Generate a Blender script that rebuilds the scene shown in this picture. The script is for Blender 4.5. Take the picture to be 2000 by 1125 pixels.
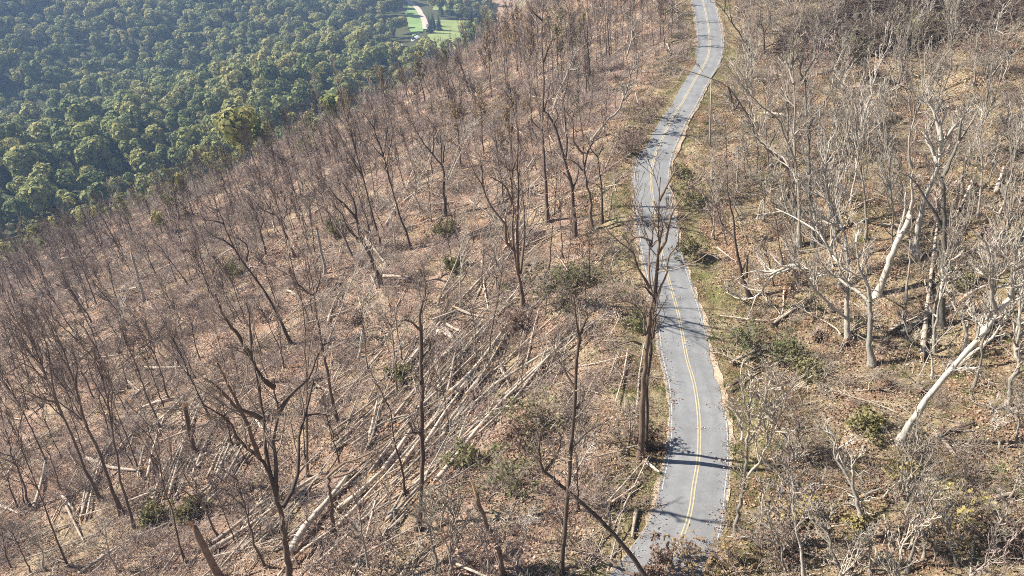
import bpy, math, random
import numpy as np

scene = bpy.context.scene
for o in list(bpy.data.objects):
    bpy.data.objects.remove(o, do_unlink=True)

# ------------------------------------------------------------------ camera, sky, sun, exposure
cam_data = bpy.data.cameras.new('camera')
cam_data.sensor_width = 36.0
cam_data.lens = 25.2
cam_data.clip_start = 0.5
cam_data.clip_end = 20000
camera = bpy.data.objects.new('camera', cam_data)
scene.collection.objects.link(camera)
camera.location = (0, 0, 50)
camera.rotation_euler = (math.radians(60), 0, 0)
scene.camera = camera

SUN_ELEV = math.radians(38)
SUN_AZ = math.radians(-80)           # clockwise from +Y: the sun stands to the left, a little ahead
world = bpy.data.worlds.new('World')
scene.world = world
world.use_nodes = True
wn = world.node_tree
for n in list(wn.nodes):
    wn.nodes.remove(n)
w_out = wn.nodes.new('ShaderNodeOutputWorld')
w_bg = wn.nodes.new('ShaderNodeBackground')
w_sky = wn.nodes.new('ShaderNodeTexSky')
w_sky.sky_type = 'NISHITA'
w_sky.sun_disc = False
w_sky.sun_elevation = SUN_ELEV
w_sky.sun_rotation = SUN_AZ
w_sky.altitude = 800
w_sky.air_density = 1.0
w_sky.dust_density = 0.6
w_bg.inputs['Strength'].default_value = 0.055
wn.links.new(w_sky.outputs[0], w_bg.inputs['Color'])
wn.links.new(w_bg.outputs[0], w_out.inputs['Surface'])

sun_data = bpy.data.lights.new('sun', 'SUN')
sun_data.energy = 5.0
sun_data.angle = math.radians(0.53)
sun_data.color = (1.0, 0.945, 0.86)
sun = bpy.data.objects.new('sun', sun_data)
scene.collection.objects.link(sun)
sun.location = (-60, 10, 90)
to_sun = (math.sin(SUN_AZ) * math.cos(SUN_ELEV), math.cos(SUN_AZ) * math.cos(SUN_ELEV), math.sin(SUN_ELEV))
from mathutils import Vector, Matrix
sun.rotation_euler = Vector(to_sun).to_track_quat('Z', 'Y').to_euler()

scene.view_settings.view_transform = 'Standard'
scene.view_settings.look = 'None'
scene.view_settings.exposure = 1.3
scene.view_settings.gamma = 1.0
scene.view_settings.use_curve_mapping = False
scene.cycles.filter_width = 1.0
scene.cycles.use_denoising = False
scene.cycles.max_bounces = 5
scene.cycles.diffuse_bounces = 3
scene.cycles.glossy_bounces = 1
scene.cycles.transmission_bounces = 2
scene.cycles.volume_bounces = 0
scene.cycles.caustics_reflective = False
scene.cycles.caustics_refractive = False

random.seed(11)
rng = np.random.default_rng(11)

# ------------------------------------------------------------------ site data (metres)
ROAD_PTS_Y = [-2000,-40,-10,4,14,22,29,35,39.5,43.16,46.04,49.15,52.52,56.18,60.17,64.49,69.18,74.25,79.69,85.49,91.68,98.33,105.52,113.39,122.1,128.39,135.4,142.8,150.87,155.32,164.63,180.76,194.74,207.83,222,240,265,300,345,400,9000]
ROAD_PTS_X = [-36,-36,-33,-24,-14,-4.5,3.6,8.6,12.2,14.77,16.12,17.13,18.29,19.24,20.0,20.52,20.66,21.12,21.46,21.54,21.67,22.09,22.59,23.35,25.49,27.89,30.67,34.12,37.55,39.52,43.65,47.72,49.98,51.9,54,55,53,48,42,40,40]
# traced landmark trees: label, bark, butt radius, limbs (trunk first) as world points, options
HEROES = [
    ('tall dark bare oak with many limbs standing beside the road where two shadow bars cross','brown',0.31,[[[12.75,52.93,-0.32],[12.45,53.06,4.49],[12.22,53.17,9.01],[12.15,53.24,12.58],[12.18,53.28,16.25],[12.24,53.3,18.2]],[[12.24,53.3,18.2],[11.91,54.29,19.55],[11.82,55.39,21.23],[11.97,55.96,22.19],[11.46,56.84,23.25],[10.89,58.07,24.89],[10.47,59.39,26.82]],[[12.23,53.3,18.33],[11.94,52.01,21.8],[11.81,51.43,23.29],[11.35,50.32,26.1],[10.87,49.05,29.1],[10.55,48.03,31.35]],[[12.44,53.25,18.1],[12.75,52.3,20.55],[12.7,51.27,23.37],[12.78,51.05,23.89],[13.17,50.51,24.9],[13.85,49.98,25.0]],[[11.74,51.45,23.28],[12.04,50.94,24.91],[12.31,50.03,28.06],[12.86,49.4,29.67],[13.14,49.05,30.61]],[[10.87,49.05,29.1],[11.82,49.97,30.65],[12.53,50.48,31.5]],[[11.93,53.37,17.38],[10.79,54.35,18.23],[9.44,55.29,18.4],[7.73,56.44,18.48]],[[12.05,53.34,18.56],[11.2,53.31,19.38],[10.57,53.27,18.93]],[[11.87,53.35,14.58],[11.36,52.79,16.95],[10.55,52.6,17.98],[9.29,52.46,18.47]],[[11.66,53.36,13.34],[10.77,53.16,13.78],[9.13,52.7,13.49],[8.09,52.29,12.97]],[[11.65,53.36,12.0],[10.55,53.95,12.15],[9.12,54.69,12.11],[8.42,55.11,12.56]],[[11.84,53.39,19.17],[10.68,53.12,21.2],[9.84,52.83,23.04],[8.92,52.75,23.79],[7.77,52.59,25.02]],[[12.16,55.91,21.85],[12.25,56.47,23.67],[12.42,56.71,24.53]],[[12.57,53.18,14.15],[12.47,51.79,17.71],[12.76,51.02,19.32]],[[12.0,55.96,22.44],[11.07,55.92,22.83],[9.98,55.83,22.5]]],{'limb': 0.42}),
    ('second dark trunk standing just behind the roadside oak,its shadow also crossing the road','dark',0.2,[[[13.53,54.13,-0.25],[13.14,54.12,3.58],[12.85,54.08,7.39],[12.75,54.04,9.84],[12.67,53.94,13.5],[12.61,53.86,16.28],[12.28,53.73,22.58]],[[12.28,53.73,22.58],[12.16,52.74,24.95],[12.07,51.82,27.05]],[[12.67,53.94,13.5],[12.26,54.77,15.31],[12.0,55.48,16.9]]],{'twig': 0.6}),
    ('dark forked tree with four rising limbs at the bottom edge by the crossing logs','dark',0.37,[[[-21.25,45.61,-10.01],[-21.24,45.55,-7.82],[-21.02,45.56,-4.08],[-20.73,45.55,0.61],[-20.75,45.48,2.75]],[[-20.75,45.48,2.74],[-20.68,44.54,7.13],[-20.94,43.99,8.94],[-21.43,43.29,10.67],[-21.65,42.76,12.34],[-21.57,42.71,12.66],[-22.53,41.22,16.23]],[[-20.81,44.06,8.59],[-20.37,42.81,12.3],[-20.06,41.33,16.13],[-19.81,39.41,20.5],[-19.63,38.88,21.74]],[[-20.75,45.48,2.74],[-21.06,46.05,4.63],[-21.3,46.73,6.67],[-21.46,47.87,9.65],[-21.79,49.19,13.17],[-22.0,49.61,14.4]],[[-22.0,49.61,14.41],[-22.11,50.55,16.44],[-22.21,51.37,18.22],[-22.38,51.6,18.84]],[[-22.0,49.61,14.41],[-22.42,48.58,17.87],[-22.73,47.93,19.88],[-22.76,47.34,22.1]],[[-20.65,45.52,3.01],[-20.56,46.5,5.4],[-20.58,47.64,8.28],[-20.17,48.47,9.72],[-20.49,49.18,11.81],[-20.42,49.48,12.41]],[[-20.5,49.17,11.75],[-20.87,48.69,12.6],[-21.12,47.67,15.48],[-21.38,46.94,17.26]],[[-20.14,48.48,9.71],[-19.15,49.44,10.91],[-18.07,50.32,11.49],[-17.07,51.48,13.41],[-16.53,52.02,14.12]],[[-20.48,45.67,0.97],[-19.65,47.06,2.06],[-19.36,48.68,4.09],[-19.32,50.14,6.09],[-18.95,51.1,7.09],[-18.22,53.84,10.28],[-18.0,54.96,11.66]],[[-18.92,51.11,6.93],[-18.28,51.72,6.64],[-17.3,52.67,5.76]],[[-21.59,47.8,9.43],[-22.64,46.56,11.58],[-23.44,45.01,15.3],[-23.74,44.51,16.3]]],{}),
    ('stout multi-stemmed tree with a bundle of upright stems left of the green laurel','brown',0.37,[[[1.6,84.57,-2.52],[1.26,84.65,0.92],[0.78,84.72,3.48]],[[0.78,84.72,3.48],[0.25,83.67,7.49],[0.08,81.93,13.72],[-0.15,80.51,18.5],[-0.6,79.88,20.5],[-1.49,79.53,21.17]],[[0.86,84.72,3.68],[0.73,82.03,10.15],[0.75,78.57,17.66],[0.56,75.67,23.38],[0.67,73.78,26.86]],[[1.12,84.71,3.28],[1.65,87.44,7.51],[1.56,89.77,11.19],[1.04,91.64,14.14],[1.13,94.7,19.23]],[[0.34,83.67,7.3],[-0.5,83.21,8.37],[-0.96,81.89,12.17],[-1.59,81.44,13.25],[-2.79,80.49,15.54],[-3.55,79.41,18.29],[-4.7,78.2,21.11]],[[-3.55,79.41,18.29],[-3.59,80.14,20.08],[-3.91,80.78,21.58]],[[-0.15,80.51,18.5],[0.3,79.67,20.73],[0.88,79.01,22.36]],[[0.0,81.92,14.58],[-0.62,80.96,17.01],[-1.53,80.35,18.24],[-2.72,79.74,19.12]]],{}),
    ('gnarled black oak with crooked limbs bent left in the middle of the slope','dark',0.41,[[[-21.16,101.26,-8.1],[-22.16,101.25,-4.43],[-22.57,101.27,-2.36],[-23.62,101.2,0.16],[-24.04,101.3,3.85]],[[-24.04,101.3,3.85],[-24.97,99.97,6.36],[-26.34,98.2,9.38],[-26.6,97.58,10.64]],[[-24.09,101.29,4.29],[-24.26,102.08,6.3],[-25.48,102.8,8.53],[-26.21,103.16,9.64]],[[-25.3,100.7,-2.3],[-26.63,102.22,0.22],[-27.75,103.1,1.7],[-29.78,104.54,4.15],[-32.95,105.45,4.85]],[[-27.75,103.1,1.7],[-28.55,103.86,3.13],[-30.36,104.72,4.73]],[[-23.62,101.2,0.16],[-24.99,99.84,2.58],[-25.61,98.31,6.26],[-26.19,97.51,7.84]],[[-23.99,101.31,3.41],[-25.53,101.71,2.79],[-26.81,102.04,2.64]]],{}),
    ('upright dark tree with a candelabra top above the twin leaning pale poles','dark',0.3,[[[-12.07,119.54,-3.95],[-12.1,119.29,0.9],[-12.08,119.05,5.56],[-12.12,119.04,5.8]],[[-12.17,119.03,6.03],[-13.53,118.16,8.21],[-15.12,117.09,10.84],[-16.44,115.78,14.54],[-16.85,115.15,16.43]],[[-12.26,119.02,6.51],[-12.5,121.13,9.72],[-12.86,123.58,13.52]],[[-11.99,119.05,6.5],[-11.72,120.37,9.97],[-11.53,121.59,13.21]],[[-13.53,118.16,8.21],[-13.2,116.93,12.22],[-12.91,116.25,14.4]],[[-12.35,121.14,8.32],[-13.41,122.34,11.62],[-15.59,123.3,14.06]]],{}),
    ('tall straight dark tree with a long bare trunk in the upper slope','dark',0.33,[[[5.89,107.28,0.32],[5.52,107.47,5.32],[5.16,107.66,10.02],[4.75,107.85,14.95],[4.65,107.97,18.13],[4.75,108.2,24.61],[4.4,108.34,27.89],[4.37,108.51,32.3],[4.54,108.58,34.53]],[[4.94,107.84,15.56],[3.92,107.29,16.54],[2.8,106.57,17.95]],[[4.66,108.21,24.61],[3.43,109.4,25.83],[2.3,110.25,26.39]],[[4.38,108.51,31.78],[3.28,107.89,32.75],[2.53,107.37,33.68]],[[4.73,109.33,25.84],[5.57,107.72,28.74],[6.21,106.75,30.34]],[[4.79,107.96,18.13],[5.62,108.92,21.77],[5.79,109.21,22.85]]],{}),
    ('dark trunk with a knotted bend and tangled crown left of the upper road','dark',0.33,[[[10.0,101.45,0.71],[9.39,101.65,6.06],[9.14,101.75,8.54],[7.86,102.0,12.93],[6.87,102.2,16.21],[6.06,102.35,18.47],[5.0,102.51,20.12]],[[7.86,102.0,12.93],[8.21,103.39,15.22],[8.03,104.62,17.18],[7.84,106.13,19.64],[7.65,106.84,20.79],[8.42,108.17,23.11],[8.42,109.22,24.93]],[[9.23,101.74,8.54],[10.1,103.09,11.11],[9.9,104.3,13.31]],[[6.06,102.35,18.46],[6.64,101.91,19.92],[6.03,101.61,21.3]]],{}),
    ("crooked grey brown tree beside the tangled trunk near the road's middle bend",'brown',0.31,[[[12.46,101.95,1.58],[11.87,102.3,7.47],[11.05,102.55,10.49],[10.61,102.77,13.85],[10.38,102.96,16.93]],[[10.61,102.77,13.85],[9.24,102.0,15.49],[8.83,100.76,18.39],[8.77,100.38,19.26],[7.53,99.4,21.39]],[[10.88,102.57,11.91],[11.56,103.87,14.06],[13.31,105.33,16.37],[14.09,106.04,17.53]],[[11.49,102.5,9.48],[12.76,101.55,9.44],[13.48,100.83,8.91]],[[10.63,102.6,11.29],[9.15,101.91,12.96],[8.35,101.63,13.46]]],{}),
    ("slim dark tree with few short twigs closest to the road's middle curve",'dark',0.21,[[[14.23,103.01,2.41],[13.81,103.25,7.93],[12.98,103.53,12.98],[12.92,103.65,16.12]],[[12.98,103.53,12.98],[11.65,103.13,14.72],[10.94,102.67,16.63]],[[13.03,103.52,13.18],[13.83,104.04,15.0]]],{}),
    ('pale stout trunk leaning far to the right in the upper slope thicket','grey',0.33,[[[9.45,161.29,3.86],[10.89,161.4,8.46],[12.48,161.47,12.11],[13.19,161.51,14.04],[13.74,161.55,15.67],[16.41,161.55,18.38]],[[13.19,161.51,14.04],[12.36,162.48,16.84]],[[12.74,161.45,12.53],[14.07,160.56,12.87],[15.65,158.28,16.63]]],{}),
    ('pale curved tree bowing toward the upper road with forked dark top','grey',0.28,[[[14.54,131.32,5.95],[16.54,131.08,8.63],[17.6,130.95,10.38],[19.59,130.72,12.13],[20.33,130.62,14.52],[21.2,130.5,18.47],[20.67,130.55,20.26],[20.18,130.59,22.25],[19.75,130.62,25.51]],[[21.2,130.5,18.47],[22.06,131.54,20.49],[22.73,132.37,22.1]],[[20.42,130.56,22.04],[21.09,131.68,24.66],[21.18,133.7,29.26]],[[20.33,130.62,14.52],[20.19,131.39,16.18],[19.61,131.99,17.19]]],{}),
    ('two pronged dark snag with bare tips in the upper slope','dark',0.3,[[[18.59,173.54,8.07],[18.18,173.75,11.61],[17.7,173.98,15.37]],[[17.7,173.98,15.37],[16.95,173.37,17.21],[16.21,171.72,21.99]],[[17.85,173.96,15.37],[17.39,172.55,18.78],[17.3,171.05,22.24]],[[18.16,173.93,15.09],[18.91,175.31,17.42]],[[16.99,174.06,14.77],[15.75,173.41,17.49],[15.41,173.26,18.09]]],{'twig': 0.35}),
    ('cluster of three straight dark stems rising side by side below the top edge','dark',0.24,[[[24.42,183.98,9.66],[23.75,183.93,14.91],[23.28,183.89,18.52],[22.61,183.83,23.8]],[[23.71,184.07,9.95],[23.2,185.89,16.06],[22.75,187.65,22.08]],[[24.68,183.95,10.6],[24.65,186.95,16.18],[24.4,189.62,21.18],[24.85,191.29,24.53]],[[23.28,183.89,18.52],[24.34,181.35,23.3]]],{'twig': 0.5}),
    ('dark bent tree whose top leans left at the top edge of the slope','dark',0.26,[[[17.58,224.78,9.33],[16.88,224.75,14.42],[15.43,224.8,17.96],[14.6,224.83,20.07]],[[16.66,224.77,15.13],[17.42,226.28,17.75]]],{'twig': 0.6}),
    ('pale two stemmed beech with a long limb reaching left over the bank','pale',0.37,[[[39.86,64.52,2.75],[39.23,64.84,5.11],[38.63,65.12,8.26],[38.11,65.37,10.53]],[[38.11,65.37,10.53],[37.7,66.16,10.77],[36.66,68.01,11.06],[35.71,69.67,11.34],[34.97,70.84,10.85],[33.3,73.44,10.69]],[[33.3,73.44,10.69],[32.37,74.8,9.36],[31.4,76.54,6.72],[31.09,77.63,4.25],[29.24,80.45,2.0],[28.32,81.83,2.12]],[[38.13,65.36,10.69],[36.93,65.1,13.18],[36.45,65.11,13.79],[35.02,64.72,16.83],[34.5,64.51,18.09]],[[34.5,64.51,18.09],[34.5,65.21,19.59],[34.46,65.26,19.57],[34.96,65.27,20.13]],[[33.3,73.44,10.69],[32.45,74.48,9.96],[31.98,75.17,9.01],[30.31,77.13,7.9],[28.9,78.8,6.55]],[[35.71,69.67,11.34],[34.82,71.0,12.48],[34.14,71.84,11.71]]],{}),
    ('pale straight beech with a low limb sweeping left,beside its root wad','pale',0.33,[[[39.1,69.22,2.89],[38.46,69.63,5.89],[37.71,70.14,10.17],[37.33,70.4,12.48],[36.86,70.7,14.4]],[[36.86,70.7,14.4],[36.68,71.46,15.75],[36.17,72.33,16.74],[35.41,73.6,18.18],[34.86,74.35,18.79],[33.86,75.58,19.51]],[[38.15,69.8,6.04],[36.18,69.8,7.51],[34.31,69.69,9.26],[32.01,69.31,12.1],[29.86,69.08,14.12],[29.02,69.02,14.78]],[[37.26,70.44,11.48],[36.35,72.41,12.56],[35.81,73.97,13.73],[35.13,75.23,14.27],[32.71,79.0,14.85],[31.97,80.07,14.88]],[[36.65,70.79,12.27],[36.75,71.78,14.17],[36.29,72.43,14.49]],[[36.35,72.41,12.56],[34.83,72.46,14.95],[33.51,72.45,17.15],[31.92,72.38,19.91],[30.97,72.51,20.75]],[[36.17,72.33,16.74],[35.62,73.26,16.0],[34.86,74.59,16.5],[34.28,75.73,17.1]]],{}),
    ('thick pale trunk leaning right and snapped off with an orange break','pale',0.41,[[[45.17,76.34,4.73],[45.26,76.28,7.04],[45.38,76.2,9.39],[45.58,76.08,12.19],[45.83,75.93,14.6],[45.91,75.87,16.08]],[[45.91,75.87,16.08],[45.35,75.26,18.09],[44.27,74.7,20.47],[43.83,74.29,21.83]],[[45.58,76.08,12.19],[45.61,76.5,13.33],[45.94,77.08,15.38],[45.93,78.05,17.88]]],{'twig': 0.3,'snap': 1}),
    ('big pale forked tree with white upper limbs behind the snapped leaning trunk','pale',0.41,[[[51.29,80.5,7.92],[50.71,80.96,10.48],[50.53,81.18,13.19],[50.46,81.34,16.19],[50.71,81.28,18.69],[50.82,81.26,19.83]],[[50.82,81.26,19.82],[50.46,82.03,20.83],[49.71,83.43,22.41],[49.96,84.15,24.38]],[[50.82,81.26,19.82],[51.05,82.1,21.28],[51.61,82.74,22.8],[52.22,83.19,24.06],[52.5,83.55,24.88]],[[51.05,82.1,21.28],[50.41,81.85,23.25],[49.22,81.71,25.73],[47.76,81.91,27.31],[47.21,81.91,28.19]],[[50.51,81.79,22.8],[50.23,83.14,24.54],[49.85,84.27,25.74],[49.56,85.39,27.11]],[[51.61,82.74,22.8],[51.76,82.14,24.23],[52.0,81.47,25.65],[52.12,80.79,27.33]],[[50.46,82.03,20.83],[49.6,81.81,22.32],[48.4,81.73,23.75]]],{}),
    ('dark tall trunk with forked top and a sawn off stub on the right hand slope','darkgrey',0.37,[[[48.78,68.12,5.48],[47.82,68.57,9.26],[47.17,68.83,12.52],[46.54,69.08,15.52],[45.74,69.46,18.51],[45.0,69.8,21.27],[44.56,70.01,22.82]],[[44.56,70.01,22.82],[45.01,70.36,23.59],[45.59,71.12,24.98],[46.13,71.71,26.15],[47.38,72.38,27.97],[48.09,73.19,29.59]],[[45.64,71.09,24.97],[45.09,71.29,24.95],[44.38,71.56,24.9]],[[46.14,69.37,16.9],[44.81,69.59,18.89],[43.13,70.0,20.76],[41.57,70.34,22.62],[41.0,70.51,23.05],[40.41,70.72,23.11]],[[46.13,71.71,26.15],[45.65,71.41,27.6],[45.21,70.82,29.61]]],{'twig': 0.6}),
    ('thin grey straight tree standing before the leaning pale trunk','grey',0.16,[[[47.58,74.18,5.48],[47.11,74.5,8.57],[46.54,74.89,12.12],[46.04,75.23,14.92],[45.69,75.46,16.43],[44.83,76.02,17.61]],[[46.54,74.89,12.12],[46.74,75.79,14.01]]],{'twig': 0.5}),
    ('broad pale trunk leaning low to the right across the grassy slope','pale',0.33,[[[36.81,51.7,3.05],[37.13,51.43,5.81],[37.58,51.06,9.34],[38.27,50.51,12.87],[38.76,50.13,14.9],[39.27,49.72,17.25],[39.51,49.52,19.0],[39.88,49.23,20.75]],[[39.88,49.23,20.75],[39.31,48.88,22.48],[38.64,48.61,24.09],[37.73,47.98,26.79]],[[39.45,49.57,18.97],[38.52,49.39,20.66],[37.68,49.08,22.48],[36.98,48.74,24.13],[35.61,48.58,26.07]],[[39.88,49.23,20.75],[40.34,49.39,22.3]],[[39.27,49.72,17.25],[38.78,51.11,17.88],[38.62,52.01,18.59]],[[37.71,49.06,22.49],[37.4,49.71,22.58],[37.06,50.42,22.66]]],{}),
    ('slender pale stem running parallel above the broad leaning trunk','pale',0.22,[[[47.09,61.54,4.6],[47.69,61.14,6.7],[48.41,60.64,8.49],[49.07,60.22,11.55],[49.35,60.06,13.58],[49.66,59.87,15.01]],[[49.07,60.22,11.55],[49.37,60.85,12.51],[50.04,61.3,13.58]]],{}),
    ('forked pale young tree with wavy white stems in front of the dark trunk','pale',0.18,[[[46.34,64.61,4.41],[45.78,65.03,7.5],[45.65,65.14,9.06],[45.45,65.29,10.89],[45.48,65.28,12.15],[45.12,65.57,16.68]],[[45.63,65.15,8.81],[45.06,65.93,9.38],[44.88,66.25,9.84]],[[45.45,65.29,10.89],[45.63,66.13,11.98],[46.21,67.2,13.72]],[[45.78,65.03,7.5],[46.36,65.64,5.41]]],{}),
    ('pale forked sapling with a v shaped crotch right of the dark trunk','pale',0.18,[[[48.54,63.18,5.43],[48.31,63.45,7.56],[47.43,64.22,9.48],[46.71,64.84,10.69],[45.78,65.66,12.48]],[[48.31,63.45,7.56],[48.56,64.15,9.2],[48.92,64.46,10.29]],[[47.43,64.22,9.48],[48.01,64.39,10.49]],[[46.71,64.84,10.69],[45.97,64.56,12.57],[45.36,64.41,13.88]]],{}),
    ('pale bent stem arching like a hook beside the root mounds','pale',0.12,[[[44.08,60.4,4.11],[43.61,60.76,6.32],[42.95,61.25,7.6],[41.8,62.1,8.46]],[[43.64,60.72,-1.0],[42.34,60.5,3.8],[40.4,59.74,5.6],[39.81,59.0,7.9],[38.84,57.16,12.64]]],{'twig': 0.3}),
    ('tall grey pair tree,nearer stem with limbs arching left over the brush','grey',0.3,[[[40.2,90.0,4.88],[39.62,90.3,8.47],[38.63,90.82,13.73],[37.59,91.34,17.87],[36.38,91.98,24.52],[35.91,92.23,26.91],[35.26,92.56,29.55],[34.63,92.88,32.13]],[[38.53,90.87,13.9],[37.22,93.49,16.2],[35.49,95.83,17.22],[33.81,98.8,19.74],[33.37,99.66,20.58]],[[37.84,91.23,16.66],[35.55,90.67,20.53],[33.71,90.32,23.17],[32.45,90.34,23.83],[30.32,90.23,25.65],[28.19,90.06,27.61]],[[35.91,92.23,26.91],[35.36,93.39,28.41],[34.43,94.64,29.41]],[[35.39,92.5,29.25],[34.97,91.96,31.23],[35.01,91.45,32.55]],[[36.37,90.3,21.67],[37.09,91.0,23.8]]],{}),
    ('tall grey pair tree,farther thick dark stem with a bushy top','darkgrey',0.33,[[[42.07,89.55,5.1],[40.72,90.59,11.59],[39.62,91.44,16.94],[39.01,91.95,20.29],[38.43,92.39,22.9],[37.82,92.88,25.93],[37.47,93.19,28.13],[37.07,93.52,30.29]],[[37.47,93.19,28.13],[38.27,93.38,29.37],[38.27,94.45,31.98]],[[39.01,91.95,20.29],[39.48,92.65,22.31],[40.46,92.87,23.6],[41.52,93.41,25.79]],[[37.72,92.93,26.9],[36.63,92.7,28.24],[36.32,91.99,30.14]],[[39.36,91.78,18.95],[39.69,93.2,21.46],[40.29,93.87,22.98]]],{}),
    ('dark tree arching left so its long limb hangs over the road','dark',0.3,[[[41.86,98.64,7.36],[40.33,99.16,12.52],[37.19,100.38,15.46],[35.18,101.17,16.99],[34.36,101.45,19.43],[32.5,102.17,21.58],[30.87,102.79,23.73],[28.52,103.72,24.7],[26.9,104.36,25.15],[24.59,105.28,25.58]],[[32.5,102.17,21.57],[32.09,102.8,20.53],[31.62,103.84,22.23]],[[35.18,101.17,16.99],[34.95,102.96,19.23],[34.91,104.34,21.1]],[[37.19,100.38,15.46],[38.46,101.18,18.01]],[[30.87,102.79,23.72],[32.51,103.22,20.16]]],{}),
    ('dark reddish trunk on the bank right of the road beside a broken stump','dark',0.28,[[[30.97,80.39,2.24],[29.47,80.76,5.71],[28.22,81.02,9.5],[27.32,81.15,13.2],[26.3,81.34,16.52],[25.77,81.39,19.02]],[[28.16,81.04,9.97],[26.45,82.72,11.78],[25.58,84.01,14.03],[24.5,85.02,15.01],[24.07,85.55,15.83]],[[30.15,80.5,5.11],[29.41,79.3,8.7],[29.26,78.86,9.88]],[[29.47,80.76,5.71],[30.04,81.0,7.32]]],{'twig': 0.7}),
    ("dark double limbed tree at the top beside the road's last bend",'dark',0.26,[[[52.93,161.1,14.54],[51.0,161.76,18.07],[47.61,162.89,22.12],[45.77,163.51,24.37],[43.73,164.19,26.34]],[[47.61,162.89,22.12],[46.99,164.04,24.55],[46.62,165.08,26.99]],[[50.96,161.77,18.33],[48.92,163.92,19.0],[47.74,165.38,20.08]],[[45.77,163.51,24.37],[45.45,162.6,26.83]]],{}),
    ('dark wishbone tree by the top edge right of the road','dark',0.24,[[[57.34,167.8,14.63],[56.57,168.25,19.01],[55.49,168.76,21.93],[55.27,168.94,24.33],[55.86,168.83,26.47]],[[56.35,168.33,19.55],[53.47,171.11,22.64],[51.45,172.8,23.74]],[[55.27,168.94,24.33],[54.18,170.09,25.23],[52.52,171.62,25.81]],[[56.57,168.25,19.01],[57.24,167.17,22.19],[55.75,166.83,25.18]]],{}),
    ('tall slim dark pole tree in the shaded top right corner','dark',0.22,[[[71.6,142.27,19.41],[71.5,142.14,22.88],[71.31,142.01,27.52],[71.15,141.93,30.66]]],{'twig': 0.4}),
    ('short pale split trunk near the top edge in the dark debris','pale',0.16,[[[76.59,163.92,21.41],[76.65,163.82,23.8],[76.94,163.63,25.65],[76.04,164.01,26.63]],[[76.94,163.63,25.65],[77.39,163.97,26.63]]],{'twig': 0.4}),
    ('pale slim tree with forked tip in the top right thicket','pale',0.16,[[[85.41,130.69,21.86],[84.75,131.25,25.68],[84.91,131.28,29.63],[85.44,131.01,31.88]],[[84.75,131.25,25.68],[82.6,130.65,29.73]]],{'twig': 0.6}),
    ('pale grey young tree with three rising limbs at the right road edge','grey',0.2,[[[19.4,43.24,-0.1],[19.16,43.28,5.21],[19.0,43.31,8.26],[18.81,43.37,10.23]],[[18.81,43.37,10.23],[18.26,42.95,13.59],[17.62,42.86,15.34],[16.84,42.58,18.12]],[[18.26,42.95,13.59],[18.42,43.52,14.8],[18.4,44.53,16.66],[18.57,44.64,16.09]],[[18.83,43.36,10.79],[18.96,42.5,12.95],[18.2,40.69,18.48]],[[19.21,43.22,6.84],[19.78,42.32,10.22],[19.65,41.44,14.87],[19.54,40.91,17.54],[19.26,40.74,18.82]],[[19.65,41.44,14.87],[18.97,42.46,15.82]],[[18.35,43.57,10.77],[18.44,44.1,11.55],[17.8,45.37,12.61]]],{}),
    ('pale gnarled snag with hooked tips amid the yellow shrubs','pale',0.22,[[[30.05,43.24,1.39],[28.94,44.16,4.9],[28.09,44.82,6.23],[27.22,45.49,7.43],[26.94,45.77,9.36],[26.22,46.31,9.81]],[[27.5,45.29,7.13],[27.65,45.61,7.99],[28.66,45.59,9.14]],[[28.87,44.21,5.26],[27.92,43.41,8.91],[27.98,42.92,9.92]],[[28.94,44.16,4.91],[30.13,44.27,2.56],[29.59,45.1,1.87]]],{'twig': 0.5}),
    ('thin white stem rising from the bottom brush right of the road','pale',0.15,[[[23.36,37.98,1.28],[22.53,38.36,4.41],[21.45,38.85,8.0],[20.35,39.39,10.66],[19.06,40.09,11.89]],[[21.45,38.85,8.0],[19.94,37.91,13.47],[19.43,37.64,15.01]],[[22.53,38.36,4.4],[23.07,38.69,5.57]]],{}),
    ('dark bough rising leftward from the bottom edge over the shoulder','dark',0.22,[[[11.71,37.42,-0.18],[10.56,37.81,1.9],[7.98,38.68,5.48],[6.34,39.22,7.23],[3.95,40.01,9.14],[2.37,40.54,10.41]],[[2.37,40.54,10.4],[1.98,41.16,11.05],[1.08,41.84,10.84]],[[2.62,40.46,10.57],[3.41,39.71,13.09],[3.57,39.28,14.96]],[[9.81,38.04,1.6],[8.97,38.69,1.3],[7.83,39.71,1.58],[6.81,40.48,1.27],[3.32,43.02,-0.67]],[[3.95,40.01,9.15],[3.14,39.99,9.88]],[[2.37,40.54,10.4],[2.07,40.37,11.97],[2.11,39.75,15.35]]],{}),
    ('slim dark forked tree rising past the bottom brush pile','dark',0.19,[[[4.14,39.78,-0.6],[4.21,39.65,5.04],[4.25,39.51,10.54],[4.38,39.26,18.85],[4.39,39.21,20.65],[4.44,39.1,23.54]],[[4.44,39.1,23.54],[4.05,38.35,25.71],[3.8,37.69,27.52]],[[4.43,39.1,23.85],[4.56,38.88,24.59],[4.83,38.51,25.8]],[[4.36,39.26,19.29],[3.64,40.14,20.17],[3.16,40.8,20.89],[2.77,41.44,21.63]],[[4.21,39.65,5.04],[3.27,40.74,6.72]],[[4.57,39.25,17.61],[4.93,38.94,18.88],[4.93,38.8,19.54]]],{}),
    ('grey lichen covered sapling clump at the bottom edge','grey',0.13,[[[-5.43,42.2,-3.91],[-5.2,42.08,1.25],[-5.34,41.96,4.24],[-6.06,41.8,6.37]],[[-5.2,42.08,1.25],[-4.79,41.01,5.66],[-5.06,40.38,7.85]],[[-5.29,42.07,-0.87],[-5.83,40.73,3.62],[-6.34,39.54,7.25]],[[-5.11,42.24,-3.51],[-5.28,42.87,-0.96],[-4.7,43.83,2.21]]],{}),
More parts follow.
